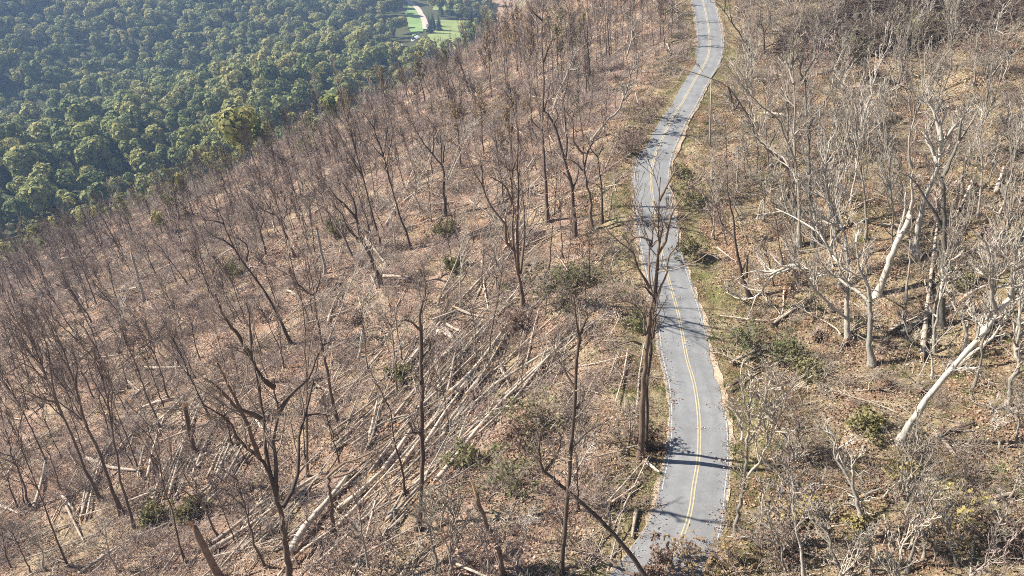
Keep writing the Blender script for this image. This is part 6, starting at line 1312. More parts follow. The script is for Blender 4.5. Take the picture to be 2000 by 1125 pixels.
FAM = {}
def family(key, n, fn):
    FAM[key] = [fn(np.random.default_rng(hash_seed(key) + i)) for i in range(n)]
def hash_seed(s):
    return sum(ord(c) * (i + 3) for i, c in enumerate(s)) * 7
family('slim', 6, lambda r: proto_tree(r, 'dark', 0.20, 6, start=0.5, amount=0.65, crook=0.35))
family('dark', 5, lambda r: proto_tree(r, 'dark', 0.25, 8, start=0.45, amount=0.7, crook=0.45))
family('fork', 5, lambda r: proto_tree(r, 'dark', 0.25, 7, forked=True, start=0.45, amount=0.7, crook=0.45))
family('brown', 4, lambda r: proto_tree(r, 'brown', 0.33, 7, start=0.45, amount=0.9, crook=0.8))
family('grey', 4, lambda r: proto_tree(r, 'grey', 0.28, 9, start=0.25, amount=1.0, crook=1.0))
family('pale', 4, lambda r: proto_tree(r, 'pale', 0.25, 6, start=0.4, amount=0.8, crook=1.0))
family('palebig', 6, lambda r: proto_tree(r, 'pale' if r.random() < 0.6 else 'grey', 0.33, 10, forked=True, start=0.22, amount=0.6, crook=1.5, spread=1.3, thick=2.1))
family('polelean', 4, lambda r: proto_tree(r, 'pale', 0.22, 4, start=0.6, amount=0.6, crook=0.5))
family('palepole', 3, lambda r: proto_tree(r, 'pale', 0.24, 3, start=0.55, amount=0.5, crook=0.5))
family('snag', 3, lambda r: proto_snag(r, 'brown', 0.75))
family('palesnag', 3, lambda r: proto_snag(r, 'pale', 0.55))
family('rust', 3, lambda r: proto_tree(r, 'dark', 0.30, 8, start=0.35, amount=1.0, crook=0.7, leaves='rust'))
family('olive', 3, lambda r: proto_tree(r, 'dark', 0.28, 8, start=0.35, amount=1.0, crook=0.7, leaves='olive'))

CATNAME = {'snag': ('broken_snag', 'snag'), 'palesnag': ('broken_snag', 'snag'), 'polelean': ('leaning_tree', 'tree'), 'palepole': ('bare_tree', 'tree')}
GROUPNAME = {'snag': 'broken snags', 'palesnag': 'broken snags', 'polelean': 'pale leaning poles'}
for i, (x, y, H, lx, ly, kind, label) in enumerate(TREES):
    rg = np.random.default_rng(3000 + i)
    ms = FAM[kind][i % len(FAM[kind])]
    z = float(ground_z(x, y))
    ax = Vector((lx, ly, H)); L = ax.length
    nm, cat = CATNAME.get(kind, ('bare_tree', 'tree'))
    t = thing(nm, label, cat, (x, y, z), GROUPNAME.get(kind, 'standing bare trees of the slope'))
    q = ax.to_track_quat('Z', 'Y').to_matrix() @ Matrix.Rotation(rg.uniform(0, 6.28), 3, 'Z')
    t.rotation_euler = q.to_euler()
    s = L / 20.0; sxy = max(s, 0.5 if kind not in ('snag', 'palesnag') else 0.55) * rg.uniform(0.85, 1.15) * (1.0 if L < 14 else 0.62)
    t.scale = (sxy, sxy, s)
    for part in ('trunk', 'branches', 'leaves', 'torn_wood'):
        if part in ms:
            c = bpy.data.objects.new(part, ms[part]); COL.objects.link(c); c.parent = t

# ------------------------------------------------------------------ fallen trunks
LOGBARK = {'pale': 'logpale', 'grey': 'loggrey', 'dark': 'dark', 'darkgrey': 'darkgrey', 'brown': 'brown'}
for i, (pts, r, kind, lift, label) in enumerate(LOGS):
    rg = np.random.default_rng(7000 + i)
    p2 = np.array(pts, float)
    P, L = resample(np.column_stack([p2, np.zeros(len(p2))]), 12)
    gz = ground_z(P[:, 0], P[:, 1])
    t = np.linspace(0, 1, 12)
    # a stiff trunk bridges the hollows: straight line between supports
    A = np.polyfit(t, gz, 2); zz = np.polyval(A, t); zz += max(0, np.max(gz - zz) - 0.25)
    R = r * (1 - 0.55 * t) * (1 + 0.05 * rg.normal(size=12))
    P[:, 2] = zz + lift + r * 0.8 + rg.normal(size=12) * 0.02
    base = P[0].copy(); base[2] -= r
    P = P - base
    ends = np.concatenate([P[:1] - (P[1:2] - P[:1]) * 0.004, P, P[-1:] + (P[-1:] - P[-2:-1]) * 0.004]); RR = np.concatenate([[R[0] * 0.06], R, [R[-1] * 0.06]])
    g = Geo(); g.tube(ends, RR, 9)
    o = thing('fallen_log', label, 'log', tuple(base), 'fallen trunks')
    obj('trunk', g.mesh('trunk', BARK[LOGBARK[kind]], smooth=True), o)
    ax = unit(P[0] - P[1])
    if i % 4 == 1 and r > 0.14:      # upturned roots still on the butt
        rp = Geo(); n = 22; e1 = unit(np.cross(ax, [0, 0, 1.0])); e2 = np.cross(e1, ax); an = rg.uniform(0, 6.28, n)
        d = e1 * np.cos(an)[:, None] + e2 * np.sin(an)[:, None] + ax * rg.uniform(0, 0.7, (n, 1)); q = [P[:1] - ax * 0.3 + d * 0.1]; dd = d
        for j in range(4): dd = unit(dd + rg.normal(size=d.shape) * 0.35); q.append(q[-1] + dd * r * rg.uniform(0.5, 1.3, (n, 1)))
        rp.tubes(np.stack(q, 1), r * 0.3 * np.ones((n, 1)) * np.linspace(1, 0.2, 5), 5); obj('roots', rp.mesh('roots', BARK['brown']), o)
    elif i % 4 in (0, 2):            # splintered butt
        sp = Geo()
        for k in range(6):
            of = rg.normal(size=3) * r * 0.35; h = rg.uniform(0.3, 1.1); sp.tube([P[0] + of - ax * 0.3, P[0] + of + ax * h * 0.5, P[0] + of * 1.2 + ax * h], [r * 0.35, r * 0.2, 0.012], 4)
        obj('torn_wood', sp.mesh('torn_wood', BARK['wood']), o)
    if L > 4:
        st = Geo()
        n = int(min(14, 3 + L * 0.6))
        Q, q = spawn(rg, resample(P, 8)[0][None], np.full((1, 8), r * 0.6), n, 0.3, 0.06, 0.22, 0.7, 0.12, 5, 0.45)
        st.tubes(Q, np.maximum(q, 0.018), 5)
        Q2, q2 = spawn(rg, Q, q, 4, 0.2, 0.3, 0.7, 0.6, 0.1, 4, 0.6); st.tubes(Q2, np.maximum(q2, 0.012), 3)
        obj('branch_stubs', st.mesh('branch_stubs', BARK['twiggrey' if kind != 'dark' else 'twig']), o)

# ------------------------------------------------------------------ upturned root plates
for i, (x, y, w, rot, label) in enumerate(ROOT_PLATES):
    rg = np.random.default_rng(9000 + i)
    z = float(ground_z(x, y)); t = thing('root_plate', label, 'root plate', (x, y, z), 'upturned root plates')
    R = w / 2 * 0.72
    th = np.linspace(0, 2 * np.pi, 22, endpoint=False); ph = np.linspace(-np.pi / 2, np.pi / 2, 12)
    TH, PH = np.meshgrid(th, ph)
    d = np.stack([np.cos(PH) * np.cos(TH), 0.55 * np.cos(PH) * np.sin(TH), 0.62 * np.sin(PH)], -1)
    nz = 1 + 0.55 * vnoise(TH * 1.6 + i * 7, PH * 2.1, 40) + 0.35 * vnoise(TH * 4 + i * 3, PH * 5, 41)
    V = d * R * nz[..., None]; V[..., 2] += R * 0.2
    c, s = math.cos(rot), math.sin(rot); V = V @ np.array([[c, s, 0], [-s, c, 0], [0, 0, 1]])
    k = np.arange(12 * 22).reshape(12, 22)
    F = np.stack([k[:-1], np.roll(k, -1, 1)[:-1], np.roll(k, -1, 1)[1:], k[1:]], -1).reshape(-1, 4)
    g = Geo(); g.add(V, F); clay = 'clay' in label or 'red' in label
    obj('soil', g.mesh('soil', M_CLAY if clay else M_SOIL), t)
    rt = Geo(); n = 46
    a = unit(rg.normal(size=(n, 3)) * [1, 0.7, 0.8] + [0, -0.4, 0.2])
    P0 = a * R * rg.uniform(0.5, 0.9, (n, 1)) + [0, 0, R * 0.2]; pts = [P0]; dd = a
    for j in range(4):
        dd = unit(dd + rg.normal(size=a.shape) * 0.4 - [0, 0, 0.18]); pts.append(pts[-1] + dd * R * rg.uniform(0.08, 0.28, (n, 1)))
    rr = rg.uniform(0.02, 0.07, (n, 1)) * np.linspace(1, 0.25, 5)[None]
    P_ = np.stack(pts, 1) @ np.array([[c, s, 0], [-s, c, 0], [0, 0, 1]])
    rt.tubes(P_, rr, 5)
    obj('roots', rt.mesh('roots', BARK['twig' if i % 3 else 'brown']), t)

# ------------------------------------------------------------------ shrubs
for i, (x, y, w, kind, label) in enumerate(SHRUBS):
    rg = np.random.default_rng(12000 + i)
    z = float(ground_z(x, y)); t = thing('shrub', label, 'shrub', (x, y, z), 'shrubs')
    R = w / 2; Hs = R * rg.uniform(0.8, 1.15)
    n = 26
    p0 = np.column_stack([rg.normal(size=(n, 2)) * R * 0.28, np.full(n, -0.1)])
    d = unit(np.column_stack([rg.normal(size=(n, 2)) * 0.55, np.ones(n)]))
    L = Hs * rg.uniform(0.8, 1.5, (n, 1)); pts = [p0]; dd = d
    for j in range(5): dd = unit(dd + rg.normal(size=d.shape) * 0.22); pts.append(pts[-1] + dd * L / 5)
    P = np.stack(pts, 1); rr = rg.uniform(0.015, 0.04, (n, 1)) * np.linspace(1, 0.4, 6)[None]
    g = Geo(); g.tubes(P, rr, 4)
    Q, q = spawn(rg, P, rr, 5, 0.2, 0.3, 0.6, 0.6, 0.15, 4, 0.6); g.tubes(Q, np.maximum(q, 0.01), 3)
    Q2, q2 = spawn(rg, Q, q, 4, 0.2, 0.35, 0.7, 0.6, 0.15, 3, 0.7); g.tubes(Q2, np.maximum(q2, 0.009), 3)
    obj('stems', g.mesh('stems', BARK['twigpink' if kind in ('brown', 'orange', 'rust', 'russet') else 'twiggrey']), t)
    dens = {'brown': 0.35, 'rust': 0.8, 'yellow': 0.25, 'olive': 0.7, 'orange': 1.0, 'laurel': 0.45, 'russet': 0.14, 'green': 0.8, 'deep': 1.5}[kind]
    cpts = np.concatenate([Q2[:, 1], Q2[:, 2], Q2[:, 2], Q[:, 3]])
    m = int(len(cpts) * dens); C = cpts[rg.integers(0, len(cpts), m)] + rg.normal(size=(m, 3)) * 0.16
    a = unit(rg.normal(size=(m, 3)) * [1, 1, 0.7]); b_ = unit(np.cross(a, rg.normal(size=(m, 3)))); s = rg.uniform(0.06, 0.15, (m, 1))
    lf = Geo(); lf.quads(C, a * s * 1.2, b_ * s * 0.8)
    obj('foliage', lf.mesh('foliage', LEAF[kind]), t)
HAZE_DENSITY = 0.00019
# ------------------------------------------------------------------ scattering: uncountable ground cover (one object each)
def euler_from(normal, yaw, tilt=None):
    n = unit(normal); c, s = np.cos(yaw), np.sin(yaw)
    t1 = np.stack([c, s, np.zeros_like(c)], -1); t1 = unit(t1 - n * (t1 * n).sum(-1, keepdims=True)); t2 = np.cross(n, t1)
    M = np.stack([t1, t2, n], -1)
    return np.stack([np.arctan2(M[:, 2, 1], M[:, 2, 2]), -np.arcsin(np.clip(M[:, 2, 0], -1, 1)), np.arctan2(M[:, 1, 0], M[:, 0, 0])], -1)

def ground_n(X, Y, e=0.6):
    zx = (ground_z(X + e, Y) - ground_z(X - e, Y)) / (2 * e); zy = (ground_z(X, Y + e) - ground_z(X, Y - e)) / (2 * e)
    return unit(np.stack([-zx, -zy, np.ones_like(zx)], -1))

def scatter(name, label, cat, protos, P, rot, scl):
    """protos: list of meshes; P (n,3), rot (n,3) euler, scl (n)"""
    col = bpy.data.collections.new(name + '_sources')
    for k, me in enumerate(protos):
        col.objects.link(bpy.data.objects.new('%s_source_%02d' % (name, k), me))
    me = bpy.data.meshes.new(name); me.vertices.add(len(P)); me.vertices.foreach_set('co', np.asarray(P, np.float32).ravel())
    a = me.attributes.new('rot', 'FLOAT_VECTOR', 'POINT'); a.data.foreach_set('vector', np.asarray(rot, np.float32).ravel())
    a = me.attributes.new('scl', 'FLOAT', 'POINT'); a.data.foreach_set('value', np.asarray(scl, np.float32).ravel())
    a = me.attributes.new('pick', 'INT', 'POINT'); a.data.foreach_set('value', rng.integers(0, len(protos), len(P)).astype(np.int32))
    o = obj(name, me); tag(o, label, cat, kind='stuff')
    ng = bpy.data.node_groups.new(name, 'GeometryNodeTree')
    ng.interface.new_socket('Geometry', in_out='INPUT', socket_type='NodeSocketGeometry'); ng.interface.new_socket('Geometry', in_out='OUTPUT', socket_type='NodeSocketGeometry')
    gi, go = ng.nodes.new('NodeGroupInput'), ng.nodes.new('NodeGroupOutput')
    ci = ng.nodes.new('GeometryNodeCollectionInfo'); ci.inputs['Collection'].default_value = col
    ci.inputs['Separate Children'].default_value = True; ci.inputs['Reset Children'].default_value = True
    ip = ng.nodes.new('GeometryNodeInstanceOnPoints'); ip.inputs['Pick Instance'].default_value = True
    def named(n, t):
        x = ng.nodes.new('GeometryNodeInputNamedAttribute'); x.data_type = t; x.inputs['Name'].default_value = n; return x.outputs['Attribute']
    ng.links.new(gi.outputs[0], ip.inputs['Points']); ng.links.new(ci.outputs[0], ip.inputs['Instance'])
    ng.links.new(named('pick', 'INT'), ip.inputs['Instance Index'])
    e2r = ng.nodes.new('FunctionNodeEulerToRotation'); ng.links.new(named('rot', 'FLOAT_VECTOR'), e2r.inputs[0]); ng.links.new(e2r.outputs[0], ip.inputs['Rotation'])
    ng.links.new(named('scl', 'FLOAT'), ip.inputs['Scale']); ng.links.new(ip.outputs[0], go.inputs[0])
    md = o.modifiers.new('scatter', 'NODES'); md.node_group = ng
    return o

def sample(n, dmin, dmax, ymin, ymax, dens=None):
    """random ground points by distance from the road (left positive), uniform in area"""
    Y = rng.uniform(ymin, ymax, n); D = rng.uniform(dmin, dmax, n); X = road_x(Y) - D
    return X, Y, D
def in_view(X, Y, Z, m=60):
    dep = Y * math.cos(math.radians(30)) - (Z - 50) * 0.5; up = Y * 0.5 + (Z - 50) * math.cos(math.radians(30))
    px = 1000 + 1400 * X / dep; py = 562.5 - 1400 * up / dep
    return (px > -m * 3) & (px < 2000 + m * 3) & (py > -m * 2) & (py < 1125 + m * 4) & (dep > 5)

def brush_proto(rg, n, h, spread, r, lean=0.5, sub=3, mat='twig'):
    p0 = np.column_stack([rg.normal(size=(n, 2)) * spread, np.full(n, -0.05)])
    d = unit(np.column_stack([rg.normal(size=(n, 2)) * lean, np.ones(n)])); L = h * rg.uniform(0.5, 1.2, (n, 1)); pts = [p0]; dd = d
    for j in range(3): dd = unit(dd + rg.normal(size=d.shape) * 0.28); pts.append(pts[-1] + dd * L / 3)
    P = np.stack(pts, 1); rr = r * rg.uniform(0.6, 1.2, (n, 1)) * np.linspace(1, 0.4, 4)[None]
    g = Geo(); g.tubes(P, rr, 3)
    if sub:
        Q, q = spawn(rg, P, rr, sub, 0.2, 0.25, 0.6, 0.7, 0.1, 3, 0.7); g.tubes(Q, np.maximum(q, 0.014), 3)
    return g.mesh('brush', BARK[mat])

def branch_proto(rg, L, r, mat):
    """a crooked limb lying on the ground"""
    k = 8; d = np.array([1.0, 0, 0.02]); pts = [np.array([-L / 2, 0, r])]
    for j in range(k - 1): d = unit(d + rg.normal(size=3) * [0.25, 0.3, 0.10]); pts.append(pts[-1] + d * L / (k - 1))
    P = np.array(pts)[None]; P[..., 2] = np.abs(P[..., 2]) + r
    R = r * np.linspace(1, 0.3, k)[None]; g = Geo(); g.tubes(P, R, 5)
    Q, q = spawn(rg, P, R, 8, 0.15, 0.15, 0.4, 0.8, 0.12, 4, 0.6, 0.25); g.tubes(Q, np.maximum(q, 0.022), 4)
    Q2, q2 = spawn(rg, Q, q, 4, 0.2, 0.3, 0.7, 0.7, 0.1, 3, 0.6, 0.25); g.tubes(Q2, np.maximum(q2, 0.014), 3)
    return g.mesh('branch', BARK[mat])

def stick_proto(rg, L, r, mat):
    """a straight thin pole lying on the ground"""
    P = np.array([[-L / 2, 0, r], [0, rg.normal() * 0.1, r * 1.5], [L / 2, rg.normal() * 0.2, r * 2 + 0.2]]); g = Geo(); g.tube(P, [r, r * 0.8, r * 0.45], 6)
    Q, q = spawn(rg, resample(P, 6)[0][None], np.full((1, 6), r), 7, 0.45, 0.06, 0.2, 0.6, 0.1, 4, 0.5); g.tubes(Q, np.maximum(q, 0.016), 3)
    return g.mesh('stick', BARK[mat])

def litter_proto(rg, n, spread, mat='litter', size=0.075):
    C = np.column_stack([rg.normal(size=(n, 2)) * spread, np.abs(rg.normal(size=n)) * 0.08 + 0.02])
    a = unit(rg.normal(size=(n, 3)) * [1, 1, 0.45]); b_ = unit(np.cross(a, rg.normal(size=(n, 3)) * [0.5, 0.5, 1])); s = size * rg.uniform(0.5, 1.3, (n, 1))
    g = Geo(); g.quads(C, a * s, b_ * s * 0.8); return g.mesh('litter', LEAF[mat])

def tuft_proto(rg, n, h, spread, mat):
    p0 = np.column_stack([rg.normal(size=(n, 2)) * spread, np.full(n, -0.03)]); d = unit(np.column_stack([rg.normal(size=(n, 2)) * 0.6, np.ones(n)]))
    L = h * rg.uniform(0.5, 1.2, (n, 1)); P = np.stack([p0, p0 + d * L * 0.55, p0 + d * L + np.column_stack([d[:, :2] * L * 0.5, -0.25 * L])], 1)
    g = Geo(); g.tubes(P, np.array([[0.016, 0.012, 0.003]]) * np.ones((n, 1)), 3); return g.mesh('tuft', LEAF[mat])

def spread_on(n, dmin, dmax, ymin, ymax, keep=None, upright=0.0, dmn=3.9):
    X, Y, D = sample(n, dmin, dmax, ymin, ymax)
    s = (np.abs(D) > dmn) & (past_edge(X, Y) < 25)
    X, Y, D = X[s], Y[s], D[s]
    if keep is not None: s = keep(X, Y, D); X, Y, D = X[s], Y[s], D[s]
    Z = ground_z(X, Y); s = in_view(X, Y, Z); X, Y, Z, D = X[s], Y[s], Z[s], D[s]
    nn = ground_n(X, Y); nn = unit(nn * (1 - upright) + np.array([0, 0, 1.0]) * upright)
    return np.stack([X, Y, Z], -1), nn, D

R_ = lambda s: np.random.default_rng(s)
def clump(X, Y, sc, seed, lo):
    return rng.random(len(X)) < np.clip(0.55 + 1.6 * vnoise(X / sc, Y / sc, seed), lo, 1)

def mid_right(X, Y):
    return rng.random(len(X)) < np.where((Y > 50) & (Y < 102), 0.45, 0.9)

# brush of bare twigs on the downhill side
P, nn, D = spread_on(30000, 4.2, 250, 28, 275, lambda X, Y, D: clump(X, Y, 8, 51, 0.25) & (D > 5 + 3 * vnoise(X / 3, Y / 3, 52)), 0.6)
scatter('dry_brush', 'tangled reddish brown brush of bare twigs covering the downhill slope', 'brush',
        [brush_proto(R_(200 + k), 20, 1.0 + 0.25 * k, 0.55, 0.027, 0.7, 3, ('twigpink', 'twig', 'twigpink')[k % 3]) for k in range(6)], P, euler_from(nn, rng.uniform(0, 6.28, len(P))), rng.uniform(0.6, 1.35, len(P)))
P, nn, D = spread_on(8000, -105, -4.2, 28, 215, lambda X, Y, D: clump(X, Y, 8, 53, 0.1) & (D < -8.5) & mid_right(X, Y), 0.6)
scatter('thicket', 'grey brown thicket of leafless stems on the uphill slope', 'brush',
        [brush_proto(R_(220 + k), 20, 1.0 + 0.28 * k, 0.55, 0.027, 0.6, 3, 'twiggrey' if k % 3 == 0 else 'twig') for k in range(6)], P, euler_from(nn, rng.uniform(0, 6.28, len(P))), rng.uniform(0.6, 1.3, len(P)))
# limbs and branches lying about
P, nn, D = spread_on(13500, 5, 240, 28, 275, lambda X, Y, D: clump(X, Y, 11, 54, 0.3))
yaw = np.where(rng.random(len(P)) < 0.55, rng.normal(0.85, 0.35, len(P)), rng.uniform(0, 6.28, len(P)))
scatter('fallen_branches', 'pale fallen branches littering the downhill slope', 'branches',
        [branch_proto(R_(240 + k), 3.2 + 0.5 * k, 0.055 + 0.008 * (k % 3), 'twiggrey' if k % 3 else 'logpale') for k in range(6)] + [stick_proto(R_(250 + k), 4 + k, 0.05 + 0.012 * k, 'logpale' if k % 2 else 'twiggrey') for k in range(6)], P + [0, 0, 0.08], euler_from(nn + rng.normal(size=nn.shape) * 0.06, yaw), rng.uniform(0.5, 1.4, len(P)))
P, nn, D = spread_on(5200, -105, -7, 28, 215, lambda X, Y, D: clump(X, Y, 11, 55, 0.2) & mid_right(X, Y))
scatter('storm_debris', 'grey storm debris of broken branches on the uphill slope', 'branches',
        [branch_proto(R_(260 + k), 3.0 + 0.5 * k, 0.055 + 0.01 * (k % 3), 'twiggrey' if k % 3 else 'grey') for k in range(8)], P + [0, 0, 0.05], euler_from(nn, rng.uniform(0, 6.28, len(P))), rng.uniform(0.5, 1.4, len(P)))
# dead leaves
P, nn, D = spread_on(16000, 6, 250, 28, 275)
scatter('leaf_litter', 'rust and tan dead leaves strewn over the downhill slope', 'leaves', [litter_proto(R_(280 + k), 80, 0.85) for k in range(5)], P, euler_from(nn, rng.uniform(0, 6.28, len(P))), rng.uniform(0.8, 1.5, len(P)))
P, nn, D = spread_on(9000, -105, -6, 28, 215)
scatter('dead_leaves', 'brown dead leaves lying over the uphill slope', 'leaves', [litter_proto(R_(290 + k), 70, 0.85, 'brown' if k % 2 else 'litter') for k in range(5)], P, euler_from(nn, rng.uniform(0, 6.28, len(P))), rng.uniform(0.8, 1.5, len(P)))
P, nn, D = spread_on(9000, -4.6, 4.6, 28, 215, lambda X, Y, D: rng.random(len(X)) < np.clip((np.abs(D) - 2.7) / 1.6, 0.004, 0.5), 0.0, 0.0)
scatter('road_litter', 'dead leaves and twigs blown along the road edges', 'leaves', [litter_proto(R_(296 + k), 18, 0.5, 'litter' if k else 'brown', 0.06) for k in range(3)], P + [0, 0, 0.05], euler_from(nn, rng.uniform(0, 6.28, len(P))), rng.uniform(0.6, 1.2, len(P)))
# grass
P, nn, D = spread_on(19000, -100, 12, 28, 215, lambda X, Y, D: clump(X, Y, 9, 56, 0.1) & (rng.random(len(X)) < np.where(np.abs(D) < 11, 1, 0.75)), 0.7, 3.35)
scatter('dry_grass', 'dry tan grass along the road banks and uphill slope', 'grass', [tuft_proto(R_(300 + k), 40, 0.45, 0.35, 'grass' if k < 4 else 'turf') for k in range(6)], P, euler_from(nn, rng.uniform(0, 6.28, len(P))), rng.uniform(0.7, 1.5, len(P)))
# broken crowns heaped at the upper right; their dark bark stands in for deep shade
a_ = rng.uniform(0, 6.28, 3000); r_ = np.sqrt(rng.random(3000)); X_ = 82 + np.cos(a_) * r_ * 24; Y_ = 158 + np.sin(a_) * r_ * 17; nn_ = ground_n(X_, Y_)
scatter('tangled_crowns', 'grey tangle of broken crowns at the top right, coloured dark for deep shade', 'branches', [branch_proto(R_(270 + k), 4.5 + 0.5 * k, 0.08, 'twiggrey' if k == 3 else 'dark') for k in range(6)],
        np.stack([X_, Y_, ground_z(X_, Y_) + rng.uniform(0.1, 2.4, 3000)], -1), euler_from(nn_ + rng.normal(size=nn_.shape) * 0.35, rng.normal(0.3, 0.6, 3000)), rng.uniform(0.6, 1.6, 3000))
# leafless saplings too many to count
def FAM_JOIN(k):
    ms = FAM['slim'][k]; V, F, nv = [], [], 0
    for key in ('trunk', 'branches'):
        me = ms[key]; v = np.empty(len(me.vertices) * 3, np.float32); me.vertices.foreach_get('co', v); f = np.empty(len(me.loops), np.int32); me.loops.foreach_get('vertex_index', f)
        V.append(v.reshape(-1, 3)); F.append(f.reshape(-1, 4) + nv); nv += len(me.vertices)
    g = Geo(); g.add(np.concatenate(V), np.concatenate(F)); return g.mesh('slim_trunk', BARK['dark'])
def sapling(rg, bk):
    ms = proto_tree(rg, bk, 0.36, 8, start=0.15, amount=0.55, crook=1.6, H=20, thick=3.2, spread=1.0)
    V, F, nv = [], [], 0
    for key in ('trunk', 'branches'):
        me = ms[key]; v = np.empty(len(me.vertices) * 3, np.float32); me.vertices.foreach_get('co', v); f = np.empty(len(me.loops), np.int32); me.loops.foreach_get('vertex_index', f)
        V.append(v.reshape(-1, 3)); F.append(f.reshape(-1, 4) + nv); nv += len(me.vertices)
    g = Geo(); g.add(np.concatenate(V), np.concatenate(F)); return g.mesh('sapling', BARK['twigpink' if bk == 'dark' else 'twiggrey'])
P, nn, D = spread_on(3600, 9, 250, 30, 275, lambda X, Y, D: clump(X, Y, 14, 57, 0.12) & (rng.random(len(X)) < np.clip((Y - 40) / 150, 0.15, 1)), 1.0)
scatter('bare_saplings', 'leafless saplings crowded over the downhill slope', 'saplings', [sapling(R_(320 + k), 'dark' if k % 3 else 'grey') for k in range(6)], P, euler_from(nn + rng.normal(size=nn.shape) * [0.12, 0.12, 0] + [-0.1, 0, 0], rng.uniform(0, 6.28, len(P))), rng.uniform(0.14, 0.36, len(P)))
P, nn, D = spread_on(2100, 9, 230, 50, 262, lambda X, Y, D: clump(X, Y, 14, 61, 0.2) & (rng.random(len(X)) < np.clip((Y - 55) / 90, 0.12, 1)), 1.0)
scatter('slim_trunks', 'further slim dark leafless trunks crowding the downhill slope', 'trees', [FAM_JOIN(k) for k in range(6)], P, euler_from(nn + rng.normal(size=nn.shape) * [0.07, 0.07, 0] + [-0.12, 0, 0], rng.uniform(0, 6.28, len(P))), rng.uniform(0.28, 0.6, len(P)))
P, nn, D = spread_on(1200, -105, -7, 30, 215, lambda X, Y, D: clump(X, Y, 14, 58, 0.12) & mid_right(X, Y), 1.0)
scatter('bare_undergrowth', 'leafless grey saplings filling the uphill slope', 'saplings', [sapling(R_(330 + k), 'grey' if k % 3 else 'dark') for k in range(6)], P, euler_from(nn + rng.normal(size=nn.shape) * [0.15, 0.15, 0] + [-0.1, 0, 0], rng.uniform(0, 6.28, len(P))), rng.uniform(0.14, 0.4, len(P)))

# ------------------------------------------------------------------ green forest beyond the stripped slope
def crown_geo(rg, H, W, lobes, per, size, zlow=0.35):
    g = Geo()
    for l in range(lobes):
        a = rg.uniform(0, 6.28); rr = W * 0.5 * rg.uniform(0.1, 0.62) * (l > 0); cz = H * rg.uniform(zlow + 0.15, 0.84) if l else H * 0.74
        c = np.array([math.cos(a) * rr, math.sin(a) * rr, cz]); R = np.array([W * 0.26, W * 0.26, H * 0.15]) * rg.uniform(0.7, 1.15)
        d = unit(rg.normal(size=(per, 3)) + [0, 0, 0.25]); C = c + d * R * rg.uniform(0.75, 1.12, (per, 1))
        nrm = unit(d + rg.normal(size=d.shape) * 0.22); u = unit(np.cross(nrm, rg.normal(size=d.shape))); w = np.cross(nrm, u); s = size * rg.uniform(0.55, 1.3, (per, 1))
        g.quads(C, u * s, w * s * 0.85)
    return g
def forest_tree(rg, mat, H=20.0, W=11.0):
    cr = crown_geo(rg, H, W, 10, 95, 0.78) if mat == 'forest' else crown_geo(rg, H, W, 11, 42, 0.42, 0.3)
    tr = Geo(); tr.tube([[0, 0, -2], [0.2, 0, H * 0.35], [0, 0.2, H * 0.7]], [0.35, 0.27, 0.1], 6)
    for k in range(4):
        a = rg.uniform(0, 6.28); tr.tube([[0, 0.1, H * 0.35], [math.cos(a) * W * .18, math.sin(a) * W * .18, H * 0.55], [math.cos(a) * W * .32, math.sin(a) * W * .32, H * 0.7]], [0.16, 0.1, 0.04], 5)
    return cr.mesh('crown', LEAF[mat]), tr.mesh('trunk', BARK['brown'])
def conifer(rg, H=22.0):
    g = Geo()
    for l in range(15):
        z = H * (0.12 + 0.86 * l / 15); R = 3.4 * (1 - l / 15.5); n = max(6, int(24 * (1 - l / 17)))
        a = rg.uniform(0, 6.28, n); d = np.stack([np.cos(a), np.sin(a), -0.35 + 0 * a], -1); C = np.array([0, 0, z]) + d * R * rg.uniform(0.35, 0.85, (n, 1))
        t = np.stack([-np.sin(a), np.cos(a), 0.2 * rg.normal(size=n)], -1); g.quads(C, d * R * 0.38, t * R * 0.2 + 0.12 * t)
    tr = Geo(); tr.tube([[0, 0, -1], [0, 0, H * 0.5], [0, 0, H * 0.98]], [0.3, 0.18, 0.03], 6)
    return g.mesh('crown', LEAF['conifer']), tr.mesh('trunk', BARK['dark'])
FT = [forest_tree(R_(400 + k), 'forest', 17 + 1.6 * k, 12.5 + 1.1 * (k % 4)) for k in range(7)]
ET = [forest_tree(R_(420 + k), 'edge', 16 + k, 8.5 + 0.5 * k) for k in range(4)]
CT = [conifer(R_(440 + k), 20 + 2 * k) for k in range(3)]

FIELD_P = [np.array(VALLEY[k]) for k in ('field', 'lawn1', 'lawn2', 'lawn3')]
def inside(X, Y, poly):
    r = np.zeros(len(X), bool); n = len(poly); j = n - 1
    for i in range(n):
        xi, yi = poly[i]; xj, yj = poly[j]
        r ^= ((yi > Y) != (yj > Y)) & (X < (xj - xi) * (Y - yi) / (yj - yi + 1e-9) + xi); j = i
    return r
